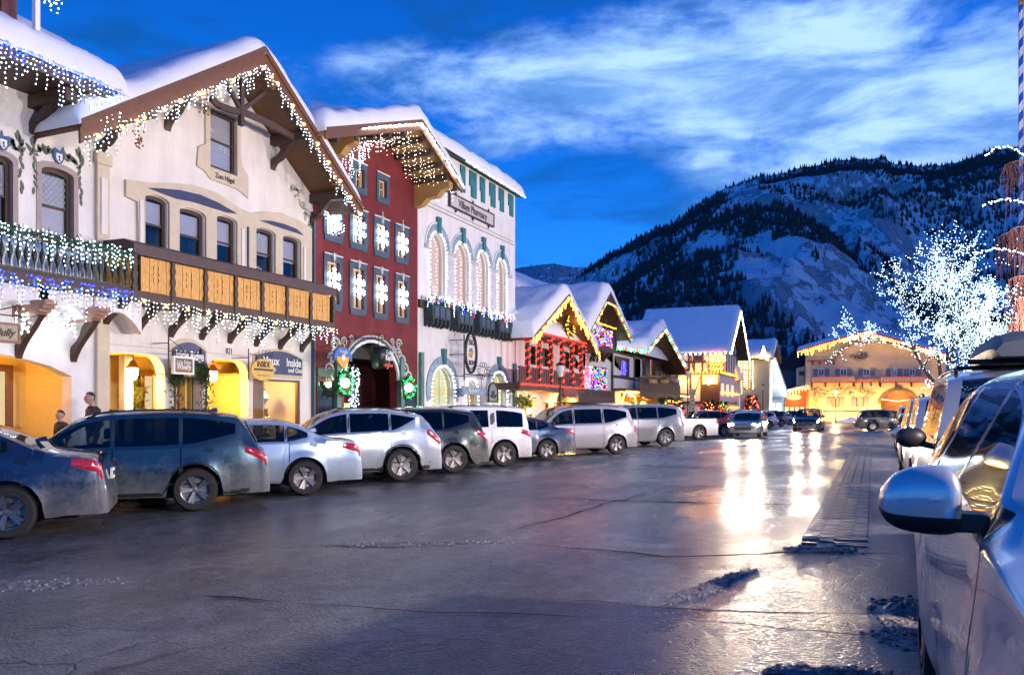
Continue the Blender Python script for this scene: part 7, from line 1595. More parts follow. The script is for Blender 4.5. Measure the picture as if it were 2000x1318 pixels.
SPEC = dict(
    suv=dict(L=4.6, W=1.86, H=1.70, R=.36, xf=.92, xr=3.60, roof=[(0, .60), (.05, .74), (.22, .90), (.6, .985), (1.15, 1.06), (1.95, 1.60), (2.4, 1.68), (3.2, 1.69), (3.95, 1.63), (4.14, 1.60), (4.44, 1.08), (4.53, .98), (4.57, .74), (4.6, .60)],
             belt=[(0, .62), (.25, .86), (1.15, 1.0), (3.4, 1.07), (4.2, 1.12), (4.5, .98)], win=[(1.32, 2.36), (2.42, 3.30), (3.36, 4.02)], doors=[1.30, 2.39, 3.33], ws=(1.20, 1.93), rw=(4.17, 4.42)),
    wagon=dict(L=4.80, W=1.82, H=1.62, R=.34, xf=.95, xr=3.66, roof=[(0, .58), (.05, .70), (.22, .83), (.6, .91), (1.25, .98), (2.1, 1.50), (2.6, 1.58), (3.4, 1.60), (4.1, 1.55), (4.28, 1.52), (4.62, 1.02), (4.72, .94), (4.77, .72), (4.8, .58)],
               belt=[(0, .60), (.25, .80), (1.25, .94), (3.4, .99), (4.3, 1.04), (4.7, .94)], win=[(1.42, 2.46), (2.52, 3.42), (3.48, 4.26)], doors=[1.40, 2.49, 3.45], ws=(1.30, 2.08), rw=(4.30, 4.60)),
    sedan=dict(L=4.75, W=1.82, H=1.46, R=.33, xf=.95, xr=3.65, roof=[(0, .56), (.05, .66), (.22, .77), (.6, .85), (1.35, .93), (2.1, 1.36), (2.55, 1.44), (3.1, 1.43), (3.5, 1.35), (4.08, 1.08), (4.3, 1.05), (4.58, 1.03), (4.68, .94), (4.72, .70), (4.75, .58)],
               belt=[(0, .58), (.25, .74), (1.35, .90), (3.4, .97), (4.1, 1.0), (4.6, .97)], win=[(1.50, 2.46), (2.52, 3.28), (3.33, 3.70)], doors=[1.45, 2.49, 3.36], ws=(1.40, 2.08), rw=(3.52, 4.06)),
    van=dict(L=4.9, W=1.92, H=1.80, R=.35, xf=.95, xr=3.95, roof=[(0, .62), (.05, .78), (.22, .94), (.6, 1.02), (1.0, 1.10), (1.85, 1.70), (2.3, 1.78), (3.4, 1.80), (4.3, 1.76), (4.5, 1.72), (4.74, 1.10), (4.82, 1.0), (4.86, .76), (4.9, .62)],
             belt=[(0, .64), (.25, .9), (1.0, 1.02), (3.4, 1.08), (4.5, 1.12), (4.8, 1.0)], win=[(1.2, 2.2), (2.28, 3.36), (3.46, 4.42)], doors=[1.15, 2.24, 3.41], ws=(1.05, 1.83), rw=(4.52, 4.73)),
    truck=dict(L=5.6, W=1.98, H=1.88, R=.40, xf=1.0, xr=4.25, roof=[(0, .70), (.05, .90), (.2, 1.06), (.6, 1.14), (1.35, 1.20), (1.95, 1.78), (2.3, 1.87), (2.9, 1.87), (3.2, 1.82), (3.40, 1.22), (3.44, 1.20), (5.4, 1.20), (5.56, 1.18), (5.6, .72)],
               belt=[(0, .72), (.25, 1.02), (1.35, 1.14), (5.5, 1.17)], win=[(1.5, 2.42), (2.48, 3.14)], doors=[1.45, 2.45, 3.20], ws=(1.4, 1.93), rw=(3.22, 3.38)),
    nearsuv=dict(L=4.6, W=1.88, H=1.70, R=.37, xf=.92, xr=3.60, tum=.54, roof=[(0, .64), (.05, .80), (.22, .98), (.6, 1.065), (1.15, 1.14), (1.95, 1.56), (2.4, 1.64), (3.1, 1.655), (3.9, 1.60), (4.12, 1.56), (4.42, 1.12), (4.53, 1.02), (4.57, .78), (4.6, .62)],
             belt=[(0, .66), (.25, .94), (1.15, 1.08), (3.4, 1.13), (4.2, 1.17), (4.5, 1.02)], win=[(1.34, 2.36), (2.42, 3.30), (3.36, 4.02)], doors=[1.30, 2.39, 3.33], ws=(1.20, 1.93), rw=(4.17, 4.42)),
    coupesuv=dict(L=4.6, W=1.86, H=1.68, R=.37, xf=.92, xr=3.62, kick=.62, tum=.30, roof=[(0, .58), (.05, .72), (.22, .88), (.6, .97), (1.25, 1.05), (2.1, 1.57), (2.55, 1.65), (3.1, 1.65), (3.8, 1.57), (4.12, 1.50), (4.16, 1.45), (4.46, 1.10), (4.54, 1.0), (4.57, .74), (4.6, .60)],
             belt=[(0, .60), (.25, .84), (1.25, .98), (3.4, 1.10), (4.2, 1.18), (4.5, 1.0)], win=[(1.42, 2.42), (2.48, 3.34), (3.39, 3.95)], doors=[1.38, 2.45, 3.37], ws=(1.30, 2.08), rw=(4.18, 4.44)),
    boxsuv=dict(L=4.6, W=1.84, H=1.74, R=.36, xf=.88, xr=3.68, kick=.0, tum=.22, roof=[(0, .62), (.05, .78), (.2, .95), (.6, 1.02), (1.15, 1.09), (1.85, 1.66), (2.2, 1.73), (3.4, 1.74), (4.2, 1.71), (4.36, 1.67), (4.50, 1.06), (4.55, .98), (4.58, .74), (4.6, .62)],
             belt=[(0, .64), (.25, .9), (1.15, 1.02), (3.4, 1.06), (4.3, 1.06), (4.5, 1.0)], win=[(1.3, 2.3), (2.40, 3.22), (3.46, 4.28)], doors=[1.26, 2.35, 3.30], ws=(1.20, 1.83), rw=(4.37, 4.49)),
    bigsuv=dict(L=5.0, W=1.98, H=1.88, R=.40, xf=1.0, xr=3.9, roof=[(0, .70), (.05, .9), (.2, 1.06), (.6, 1.14), (1.3, 1.22), (1.95, 1.80), (2.4, 1.88), (3.6, 1.89), (4.55, 1.86), (4.7, 1.82), (4.88, 1.15), (4.93, 1.04), (4.96, .8), (5.0, .70)],
                belt=[(0, .72), (.25, 1.02), (1.3, 1.16), (3.4, 1.2), (4.7, 1.2), (4.9, 1.04)], win=[(1.45, 2.46), (2.52, 3.5), (3.56, 4.55)], doors=[1.42, 2.49, 3.53], ws=(1.34, 1.93), rw=(4.72, 4.86)))
KF = [0, .07, .30, .52, .66, .84, 1.0]
def car_surface(sp):
    L, w = sp['L'], sp['W'] / 2; R_ = sp['R']
    plan = [(0, .70), (.10, .83), (.32, .93), (.9, .985), (1.5, 1.0), (L - 1.2, 1.0), (L - .45, .955), (L - .15, .90), (L - .04, .84), (L, .76)]
    def ring(s):
        p = cinterp(plan, s); zt = cinterp(sp['roof'], s); zb = min(cinterp(sp['belt'], s), zt - .05); zbot = .24 if .5 < s < L - .5 else .26
        Ra = R_ + .065
        for xw in (sp['xf'], sp['xr']):
            if abs(s - xw) < Ra: zbot = max(zbot, R_ + sqrt(Ra * Ra - (s - xw) ** 2))
        pts = []
        for f in KF:
            z = zbot + (zb - zbot) * f; q = max(0, min(1, (z - .2) / (zb - .2)))
            g = cinterp(GSIDE, q)
            flare = 0
            for xw in (sp['xf'], sp['xr']): flare = max(flare, .022 * max(0, 1 - abs(hypot(s - xw, z - R_) - Ra) / .10) * (1 if hypot(s - xw, z - R_) < Ra + .10 else 0))
            pts.append((w * p * g + flare, z))
        yb = pts[-1][0]; crown = .028 + .045 * min(1, max(0, (zt - zb) / .5)); ze = zt - crown; hgt = ze - zb
        ye = yb - max(.035, hgt * sp.get('tum', .27)) - (.05 if hgt < .1 else 0)
        k0_, k1_ = sp['win'][-1]; f = max(0, min(1, (s - k0_) / (k1_ - k0_))) if s < k1_ + .1 else 0; lo_ = .10 + sp.get('kick', .32) * f ** 1.6; hi_ = .88 - .10 * f ** 2
        pts.append((yb + (ye - yb) * lo_ - .008 * (hgt > .1), zb + hgt * lo_)); pts.append((yb + (ye - yb) * hi_, zb + hgt * hi_)); pts.append((ye, ze))
        pts += [(ye * .86, ze + (zt - ze) * .50), (ye * .45, ze + (zt - ze) * .88), (0, zt)]
        return pts
    def P(s, k):
        r_ = ring(max(0, min(L, s))); k = max(0, min(len(r_) - 1.001, k)); i = int(k); t = k - i
        return Vector((L / 2 - s, r_[i][0] * (1 - t) + r_[i + 1][0] * t, r_[i][1] * (1 - t) + r_[i + 1][1] * t))
    return ring, P
def make_wheel(R_, wdt):
    ty = MB().lathe([(R_ * .66, -wdt / 2), (R_ * .9, -wdt / 2), (R_ * .985, -wdt * .36), (R_, -wdt * .2), (R_, wdt * .2), (R_ * .985, wdt * .36), (R_ * .9, wdt / 2), (R_ * .66, wdt / 2)], n=26, axis='y')
    rm = MB().lathe([(R_ * .66, wdt * .46), (R_ * .60, wdt * .40), (R_ * .56, wdt * .05), (R_ * .2, wdt * .02), (0, .02)], n=20, axis='y')
    for k in range(5):
        a = 2 * pi * k / 5
        for da in (-.13, .13): rm.beam((R_ * .1 * cos(a), wdt * .30, R_ * .1 * sin(a)), (R_ * .64 * cos(a + da), wdt * .42, R_ * .64 * sin(a + da)), .04, .035, Vector((0, 1, 0)))
    rm.lathe([(R_ * .15, wdt * .2), (R_ * .14, wdt * .38), (0, wdt * .40)], n=10, axis='y')
    out = []
    for q, m_, nm in ((ty, M_tyre, 'tyre'), (rm, M_rim, 'rim')):
        me = q.mesh(nm); me.materials.append(m_); me.shade_smooth(); me.set_sharp_from_angle(angle=radians(40)); out.append(me)
    return out
WHEELS = {}
def make_car(label, kind, pos, rz, pm, name='parked_car', group='cars parked along the street', cat='car', n=40, tint=None, lights=False, rails=False, box=False, z=0.0, clad=False, interior=True, scl=1.0, small=False, mirrors=True):
    sp = SPEC[kind]; L, w, R_ = sp['L'], sp['W'] / 2, sp['R']; ring, P = car_surface(sp); rr_ = random.Random(label)
    t = thing(name, label, cat, (pos[0], pos[1], z), rz, group); t.scale = (scl, scl, scl)
    ss = set(round(L * i / n, 4) for i in range(n + 1)) | {.02, .05, .1, L - .02, L - .05, L - .1, L - .14}
    for xw in (sp['xf'], sp['xr']):
        for k in range(13): ss.add(round(xw - (R_ + .0649) * cos(pi * k / 12), 4))
    for a, c in sp['win']: ss |= {a, c}
    for a in sp['doors']: ss |= {round(a - .007, 4), round(a + .007, 4)}
    ss |= set(sp['ws']) | set(sp['rw']); ss = sorted(ss)
    q = [ss[0]]
    for s in ss[1:]:
        if s - q[-1] > .006: q.append(s)
    ss = q; rings = [ring(s) for s in ss]; nk = len(rings[0])
    row = 2 * nk - 1
    V = []
    for s, r_ in zip(ss, rings):
        V += [(L / 2 - s, y, zz) for y, zz in r_] + [(L / 2 - s, -y, zz) for y, zz in reversed(r_[:-1])]
    groups = {}
    for i in range(len(ss) - 1):
        sm_ = (ss[i] + ss[i + 1]) / 2
        for c_ in range(row - 1):
            left = c_ < nk - 1; kk = c_ if left else row - 2 - c_
            g = 'body'
            if kk == 7:
                for j, (a, b_) in enumerate(sp['win']):
                    if a < sm_ < b_: g = 'window%d%s' % (j, 'l' if left else 'r')
            elif kk >= 9 + 1 - 0 and sp['ws'][0] < sm_ < sp['ws'][1]: g = 'windshield'
            elif kk >= 10 and sp['rw'][0] < sm_ < sp['rw'][1]: g = 'rear_window'
            if 1 <= kk <= 5 and not small:
                if any(abs(sm_ - d) < .007 for d in sp['doors']): g = None
                else:
                    for j in range(len(sp['doors']) - 1):
                        if sp['doors'][j] < sm_ < sp['doors'][j + 1]: g = 'door%d%s' % (j, 'l' if left else 'r')
            if g: groups.setdefault(g, []).append((i * row + c_, i * row + c_ + 1, (i + 1) * row + c_ + 1, (i + 1) * row + c_))
    groups['body'] += [tuple(range(row)), tuple(range((len(ss) - 1) * row + row - 1, (len(ss) - 1) * row - 1, -1))]
    for g, fs in groups.items():
        used = sorted({v for f in fs for v in f}); mp = {v: i for i, v in enumerate(used)}
        mb = MB(); mb.v = [V[v] for v in used]; mb.f = [tuple(mp[v] for v in f) for f in fs]
        nm = g.rstrip('lr0123456789') if g[-1] in 'lr' else g
        m_ = pm
        if 'wind' in g: m_ = (tint or G_car) if g not in ('windshield', 'window0l', 'window0r') else G_car
        o = mb.build(nm, m_, t, smooth=True, angle=50, sub=1 if n >= 100 else 0)
        if nm == 'door':
            j = int(g[4]); sg = 1 if g[-1] == 'l' else -1
            hs_ = sp['doors'][j + 1] - .24; hp = P(hs_, 5.35); hb = MB()
            hb.ball((hp.x, sg * (hp.y + .018), hp.z), .105, 10, 6, 1, .16, .16); hb.build('handle', pm if rr_.random() < .6 else M_chrome, o, smooth=True)
    # dark inner shell, so that gaps and arches read as depth
    ib = MB().box(-L / 2 + .35, L / 2 - .35, -w + .27, w - .27, .20, .62); ib.box(-L / 2 + .3, L / 2 - 1.3, -w + .07, w - .07, .42, .44)
    for d in sp['doors']: ib.box(L / 2 - d - .03, L / 2 - d + .03, -w + .10, w - .10, .30, .9)
    ib.build('underbody', M_under, t)
    # lamps, plate, trims
    def patch(nm, s0, s1, k0, k1, m_, off=.006, ns=7, nk_=4, sides=(1, -1), par=None, taper=0):
        for sg in sides:
            mb = MB()
            for i in range(ns + 1):
                s = s0 + (s1 - s0) * i / ns
                for j in range(nk_ + 1):
                    fj = j / nk_; k = k0 + (k1 - k0) * fj
                    if taper: k = k0 + taper * (1 - i / ns) * (k1 - k0) + (k1 - k0) * (1 - taper * (1 - i / ns)) * fj
                    p = P(s, k); e1 = P(min(L, s + .02), k) - P(max(0, s - .02), k); e2 = P(s, k + .1) - P(s, k - .1); nrm = e1.cross(e2)
                    if nrm.length < 1e-9: nrm = Vector((0, 1, 0))
                    nrm.normalize()
                    if nrm.y < 0: nrm = -nrm
                    edge = i in (0, ns) or j in (0, nk_)
                    p = p + nrm * (off if not edge else -.004); mb.v.append((p.x, p.y * sg, p.z))
            mb.f = [(i * (nk_ + 1) + j, i * (nk_ + 1) + j + 1, (i + 1) * (nk_ + 1) + j + 1, (i + 1) * (nk_ + 1) + j) for i in range(ns) for j in range(nk_)]
            o_ = mb.build(nm, m_, par or t, smooth=True, angle=60)
    tall = kind in ('van', 'bigsuv', 'truck')
    patch('tail_light', L - (.20 if tall else .42), L - .012, 4.0 if tall else 4.15, 6.6 if tall else 6.0, M_tail, taper=0 if tall else .45)
    patch('lamp_lens', L - (.16 if tall else .22), L - .02, 5.0, 5.35, M_tailw, off=.011, ns=4, nk_=2)
    patch('headlight', .06, .62, 4.5, 5.85, M_head if lights else M_tailw, off=.008, taper=0)
    if clad: patch('cladding', .35, L - .3, 0.02, 1.3, M_trim, off=.010, ns=60, nk_=2)
    if not small:
        patch('beltline_trim', sp['win'][0][0] + .05, sp['win'][-1][1] + .05, 6.55, 7.0, M_chrome if kind in ('sedan', 'coupesuv') else M_trim, off=.004, ns=26, nk_=1)
        patch('bumper_seam', L - .40, L - .03, 3.55, 3.70, M_trim, off=.004, ns=6, nk_=1)
        for j in range(len(sp['win']) - 1): patch('window_pillar', sp['win'][j][1] - .01, sp['win'][j + 1][0] + .01, 7.0, 8.0, M_trim, off=.005, ns=2, nk_=3)
    if not small:
        p_ = P(L - .95, 5.3); MB().prism([(p_.x + .075 * cos(2 * pi * i / 14), p_.z - .02 + .075 * sin(2 * pi * i / 14)) for i in range(14)], 'y', p_.y - .02, p_.y + .006).build('fuel_door', pm, t)
        p_ = P(L - .9, 12); MB().prism([(p_.x + .09, p_.z - .01), (p_.x - .12, p_.z - .01), (p_.x - .10, p_.z + .055), (p_.x - .05, p_.z + .05)], 'y', -.02, .02).build('fin_antenna', pm, t)
        if kind not in ('sedan', 'truck'): p_ = P(sp['rw'][1] + .02, 11.9); q_ = P(sp['rw'][0] + .10, 10.6); MB().beam((p_.x - .02, 0, p_.z + .02), (q_.x - .03, q_.y, q_.z + .02), .025, .02).build('rear_wiper', M_trim, t)
    MB().box(-L / 2 - .012, -L / 2 + .02, -.16, .16, .66, .80).build('license_plate', M_white, t)
    if not small:
        pl = MB().box(-L / 2 - .016, -L / 2 - .0125, -.12, .12, .70, .76); pl.build('plate_lettering', M_navy, t)
    gr = MB().box(L / 2 - .06, L / 2 + .006, -w * .5, w * .5, .40, .56); gr.build('grille', M_trim, t, bevel=.01)
    if lights:
        for sg in (1, -1):
            MB().ball((L / 2 - .14, sg * w * .66, .70), .095, 12, 8, .6, 1.2, 1).build('headlight', M_head, t, smooth=True)
            lamp(t, (L / 2 + .12, sg * w * .66, .70), 1150, (1, .80, .60), .10, spot=70, rot=(0, -pi / 2 + .04, 0), blend=.9)
    if (kind, R_) not in WHEELS: WHEELS[(kind, R_)] = make_wheel(R_, .23)
    for xw in (sp['xf'], sp['xr']):
        for sg in (1, -1):
            wh = bpy.data.objects.new('wheel', None); COL.objects.link(wh); wh.parent = t; wh.location = (L / 2 - xw, sg * (w - .125), R_); wh.rotation_euler = (0, 0, 0 if sg > 0 else pi); wh.empty_display_size = .1
            for me in WHEELS[(kind, R_)]: share(me.name.split('.')[0], me, wh)
    for sg in (1, -1) if mirrors else ():
        s_ = sp['win'][0][0] + .12; p = P(s_, 6.3); mo = MB()
        mo.ball((p.x, sg * (p.y + .17), p.z + .08), .125, 12, 8, .62, 1.0, .72); mo.beam((p.x, sg * (p.y - .03), p.z + .0), (p.x, sg * (p.y + .10), p.z + .03), .06, .05)
        mo.build('mirror', pm if not tall else M_trim, t, smooth=True)
    if interior and not small:
        for s_, hh in ((2.35, 1.12), (3.25, 1.08)):
            for sg in (1, -1):
                q = MB().box(L / 2 - s_ - .12, L / 2 - s_ + .02, sg * .38 - .25, sg * .38 + .25, .5, hh * sp['H'] / 1.65); q.box(L / 2 - s_ - .08, L / 2 - s_ + .01, sg * .38 - .13, sg * .38 + .13, hh * sp['H'] / 1.65 + .03, hh * sp['H'] / 1.65 + .2); q.box(L / 2 - s_, L / 2 - s_ + .5, sg * .38 - .25, sg * .38 + .25, .45, .62)
                q.build('seat', M_seat, t, bevel=.03)
        MB().box(L / 2 - 1.75, L / 2 - 1.35, -w + .18, w - .18, .62, .92).build('dashboard', M_seat, t, bevel=.04)
    if rails:
        for sg in (1, -1):
            a = [P(s, 9.0) for s in [2.1 + (L - 2.1 - .75) * i / 10 for i in range(11)]]
            MB().tube([(p.x, sg * (p.y - .07), p.z + .05 * min(1, min(i, 10 - i) * 1.2) + .012) for i, p in enumerate(a)], .018, 6).build('roof_rail', M_trim, t, smooth=True)
        if rails == 'rack':
            for s in (2.45, 3.5): p = P(s, 9.0); MB().tube([(p.x, -p.y + .05, p.z + .085), (p.x, p.y - .05, p.z + .085)], .02, 6).build('cross_bar', M_trim, t)
    if box:
        p = P(3.0, 12); q = MB()
        pr = [(-.42, 0), (.42, 0), (.46, .12), (.40, .30), (.25, .36), (-.25, .36), (-.40, .30), (-.46, .12)]
        for i, (x, f) in enumerate(((1.05, .55), (.95, .85), (.6, 1), (-.9, 1), (-1.0, .9))): q.v += [(p.x + x, y * (.9 + .1 * f), p.z + .07 + zz * f * .7) for y, zz in pr]
        for i in range(4): q.f += [(i * 8 + k, i * 8 + (k + 1) % 8, (i + 1) * 8 + (k + 1) % 8, (i + 1) * 8 + k) for k in range(8)]
        q.f += [tuple(range(8)), tuple(range(32, 40))]
        bx_ = thing('roof_box', 'dark blue grey cargo box on the roof of the steel grey high-riding car', 'cargo box', (0, 0, 0)); bx_.matrix_world = Matrix.Translation((pos[0], pos[1], z)) @ Matrix.Rotation(rz, 4, 'Z') @ Matrix.Scale(scl, 4)
        q.build('box_shell', mat('roof_box_plastic', (.05, .06, .08), .4, nscale=6, namt=.2), bx_, smooth=True, angle=40)
        for x in (-.6, .6): MB().tube([(p.x + x, -w * .62, p.z + .05), (p.x + x, w * .62, p.z + .05)], .025, 6).build('cross_bar', M_trim, bx_)
    if kind == 'truck':
        MB().box(-L / 2 + .12, L / 2 - 3.5, -w + .16, w - .16, 1.205, 1.212).build('bed_cover', M_under, t)
    return t
P_navy = paint('midnight_blue', (.012, .030, .075)); P_teal = paint('dark_teal', (.012, .045, .075)); P_ice = paint('ice_silver', (.30, .42, .58)); P_silver = paint('silver', (.36, .42, .50)); P_black = paint('black_green', (.012, .022, .026)); P_white = paint('white', (.72, .72, .73), .0, .35)
P_grey = paint('grey', (.16, .17, .19)); P_red = paint('red', (.22, .015, .02)); P_pewter = paint('pewter', (.34, .33, .35)); P_blk = paint('black', (.010, .010, .012))
def left_car(px, X, kind, pm, label, deg=225, **kw):
    """a car nosed into the left kerb, placed by the photo column of its near rear corner"""
    c = atX(px, YH, X); sp = SPEC[kind]; a = radians(deg); lx, ly = -sp['L'] / 2 + .1, sp['W'] / 2 * .9
    pos = (c.x - (lx * cos(a) - ly * sin(a)), c.y - (lx * sin(a) + ly * cos(a)))
    return make_car(label, kind, pos, a, pm, z=-.012 * 9.5, **kw)
G1 = 'cars nosed into the left kerb'
left_car(192, -9.0, 'sedan', P_navy, 'dark blue sedan with its trunk towards the road at the left edge', group=G1)
left_car(516, -9.0, 'wagon', P_teal, 'dark teal wagon with a roof rack parked before the yellow entrances', group=G1, rails='rack', tint=G_tint, clad=True)
left_car(700, -9.0, 'sedan', P_ice, 'ice blue silver sedan parked before the lit shop window', group=G1)
left_car(858, -9.0, 'coupesuv', P_silver, 'silver crossover parked before the red house', group=G1, tint=G_tint, rails=True, clad=True)
left_car(951, -9.1, 'suv', P_black, 'dark green black crossover parked at the near end of the pharmacy', group=G1, tint=G_tint)
left_car(1036, -9.0, 'boxsuv', P_white, 'white crossover parked before the far pharmacy arch', group=G1, tint=G_tint, rails=True)
left_car(1122, -8.9, 'sedan', P_navy, 'low dark blue sedan between the white crossover and the pewter van', group=G1)
left_car(1243, -8.0, 'van', P_pewter, 'pewter grey van parked before the red lit chalet', group=G1, tint=G_tint, rails=True)
left_car(1336, -7.8, 'bigsuv', P_grey, 'big dark grey car parked before the orange lit restaurant', group=G1, tint=G_tint)
left_car(1402, -7.8, 'truck', P_white, 'white pickup truck parked before the half-timbered house', group=G1, tint=G_tint, cat='pickup truck', name='pickup_truck')
left_car(1437, -7.9, 'coupesuv', P_red, 'dark red car parked just beyond the white pickup truck', group=G1, tint=G_tint)
left_car(1470, -7.9, 'sedan', P_blk, 'black sedan parked two spaces beyond the white pickup truck', group=G1, interior=False)
for k, (px, kd, pm, lab) in enumerate(((1497, 'suv', P_grey, 'grey car in the far part of the left row under the yellow lit house'), (1520, 'wagon', P_pewter, 'pale grey wagon in the far left row below the brilliant white gable'), (1540, 'suv', P_blk, 'black car in the far left row before the red shop'),
                                       (1557, 'sedan', P_silver, 'silver sedan in the far left row near the hotel corner'), (1571, 'suv', P_navy, 'dark blue car at the very end of the left row'))):
    left_car(px, -7.9, kd, pm, lab, group=G1, tint=G_tint, interior=False, n=26, small=True)
# right-hand row, noses towards us
def right_car(y0, xside, kind, pm, label, **kw):
    sp = SPEC[kind]; return make_car(label, kind, (xside + sp['W'] / 2, y0 + sp['L'] / 2), -pi / 2, pm, group='cars parked along the right kerb', **kw)
P_near = paint('near_silver', (.60, .61, .63), .65, .24)
NS = 1.0
near = right_car(1.08, .215, 'nearsuv', P_near, 'large silver car close by at the right edge with a wing mirror towards us', n=110, clad=False, scl=NS, mirrors=False, z=.02)
def near_mirror():
    ring_, P = car_surface(SPEC['nearsuv']); p = P(1.52, 6.2); yo = p.y - .018
    # housing: superellipse sections from the stalk outwards (local -y is the street side)
    secs = [(.045, .085, .052, -.02), (.06, .11, .078, -.004), (.085, .120, .088, 0), (.15, .118, .086, .0), (.20, .105, .076, -.004), (.232, .080, .056, -.010), (.25, .048, .032, -.014), (.256, .010, .008, -.016)]
    def shell(z0f, z1f, grow, n=14):
        mb = MB()
        for oy, dx, dz, oz in secs:
            for i in range(n + 1):
                a = pi * (z0f + (z1f - z0f) * i / n); ca, sa = cos(a), sin(a); e = .72
                mb.v.append((p.x + .03 + (dx + grow) * (abs(ca) ** e) * (1 if ca > 0 else -1) * .62, -(yo + oy), p.z + .088 + oz + (dz * 1.14 + grow) * (abs(sa) ** e) * (1 if sa > 0 else -1)))
        m_ = n + 1
        mb.f = [(j * m_ + i, j * m_ + i + 1, (j + 1) * m_ + i + 1, (j + 1) * m_ + i) for j in range(len(secs) - 1) for i in range(n)]
        mb.f.append(tuple(range(m_)))
        return mb
    mo = shell(-.10, 1.10, 0).build('mirror', P_near, near, smooth=True, sub=1)
    shell(1.08, 1.92, -.002).build('lower_housing', M_trim, mo, smooth=True, sub=1)
    sg_ = MB()
    for i in range(12): f = i / 11; oy = .10 + .15 * f; dx = .118 * .62 * (1 - max(0, (f - .5)) * 1.3); sg_.v += [(p.x + .037 + dx, -(yo + oy), p.z + .086 - .010 * f), (p.x + .037 + dx, -(yo + oy), p.z + .098 - .010 * f)]
    sg_.f = [(2 * i, 2 * i + 1, 2 * i + 3, 2 * i + 2) for i in range(11)]; sg_.build('turn_signal', M_tailw, mo, smooth=True)
    st = MB()
    for oy, dx, dz in ((-.05, .055, .026), (.0, .052, .026), (.06, .05, .026), (.12, .045, .02)):
        st.v += [(p.x + .02 + x * dx, -(yo + oy), p.z + .03 - .012 * (oy < 0) + zz * dz) for x, zz in ((-1, -1), (1, -1), (1, 1), (-1, 1))]
    st.f = [(j * 4 + i, j * 4 + (i + 1) % 4, j * 4 + 4 + (i + 1) % 4, j * 4 + 4 + i) for j in range(3) for i in range(4)] + [(0, 1, 2, 3), (12, 13, 14, 15)]
    st.build('mirror_stalk', M_trim, mo, bevel=.008)
near_mirror()
right_car(6.1, .40, 'bigsuv', paint('steel_blue_grey', (.26, .30, .36), .5, .25), 'steel grey high-riding car with a roof box behind the near silver car', box=True, rails=True, scl=.98)
right_car(12.3, .50, 'boxsuv', P_silver, 'silver crossover third in the right hand row', rails=True)
right_car(17.6, .55, 'van', P_grey, 'dark grey van fourth in the right hand row', tint=G_tint)
right_car(28.0, .70, 'sedan', P_blk, 'black low sedan far down the right hand row', tint=G_tint)
right_car(34.5, .80, 'suv', P_pewter, 'pewter car at the far end of the right hand row', tint=G_tint)
c_ = atZ(1722, 846, 0)
make_car('black car standing across the street end before the hotel', 'wagon', (c_.x + .6, c_.y + 8), radians(8), P_blk, group='cars at the street end', tint=G_tint, interior=False)
# oncoming traffic: the cars themselves, at rest, with their headlamps lit
make_car('oncoming dark car with lit headlamps in the middle of the wet street', 'suv', (-4.3, 64), radians(-92), P_blk, name='oncoming_car', group='oncoming cars with lit headlamps', lights=True)
make_car('second oncoming car with lit headlamps farther down the wet street', 'sedan', (-6.6, 49), radians(-90), P_grey, name='oncoming_car', group='oncoming cars with lit headlamps', lights=True, interior=False)
# ================================================================= trees, lamps, pole, people
def bare_tree(name, label, base, h, seed, spread=1.0, lights=None, lr=.05, trunk=.28, levels=5, ratio=None, step=.14, minr=.0, droop=0.0, barkc=(.10, .07, .055), lean=(0, 0), first=.22, cat='tree'):
    rr_ = random.Random(seed); t = thing(name, label, cat, base); bk = [MB(), MB()]; paths = []
    def grow(p, d, ln, r, lv):
        n = 5; pts = [p.copy()]; q = p.copy(); dd = d.copy()
        for i in range(n):
            dd = (dd + Vector((rr_.gauss(0, .16), rr_.gauss(0, .16), rr_.gauss(.05, .10) - droop * (lv > 2))) * (1 if lv else .4)).normalized(); q = q + dd * ln / n; pts.append(q.copy())
        bk[0 if lv == 0 else 1].tube(pts, [max(.006, r * (1 - .55 * i / n)) for i in range(n + 1)], 7 if lv < 2 else 4)
        paths.append((lv, pts))
        if lv >= levels: return
        k = rr_.choice((3, 4)) if lv else 9
        for j in range(k):
            f = rr_.uniform(.45, 1.0) if lv else rr_.uniform(.45, 1.0); i = min(n - 1, int(f * n)); b0_ = pts[i].lerp(pts[i + 1], f * n - i) if i < n else pts[-1]
            a = rr_.uniform(0, 6.283); tilt = rr_.uniform(*((.35, 1.35) if lv == 0 else (.4, 1.0))) * spread; o1_ = dd.orthogonal().normalized(); o1_.rotate(Matrix.Rotation(a, 3, dd)); nd = (dd * cos(tilt) + o1_ * sin(tilt)); nd.z += .10
            grow(b0_, nd.normalized(), ln * (ratio[lv] if ratio else .75) * rr_.uniform(.8, 1.15), r * .50, lv + 1)
    grow(Vector((0, 0, 0)), Vector((lean[0], lean[1], 1)).normalized(), h * first, trunk, 0)
    mb_ = mat('bark_' + name, barkc, .8, nscale=6, namt=.4, bump=.4, bscale=14, stretch=(1, 1, .3))
    bk[0].build('trunk', mb_, t, smooth=True); bk[1].build('crown', mb_, t, kind='stuff')
    return t, paths, rr_
pb_ = atZ(1893, 806 + 1.45 * 1600 / 56, 0.2)
base_t = Vector((atDepth(1852, YH, 56).x, atDepth(1852, YH, 56).y, .2))
t_, paths, rr_ = bare_tree('light_wrapped_tree', 'wide bare tree with every branch wrapped in ice white lights, right of the hotel', base_t, 14.0, 23, 1.05, levels=5, ratio=(1.45, .66, .66, .62, .6), first=.25, lean=(-.12, 0))
ls = thing('tree_lights', 'thousands of ice white lights wound round the wide bare tree', 'string lights', base_t); q = MB(); qc = MB()
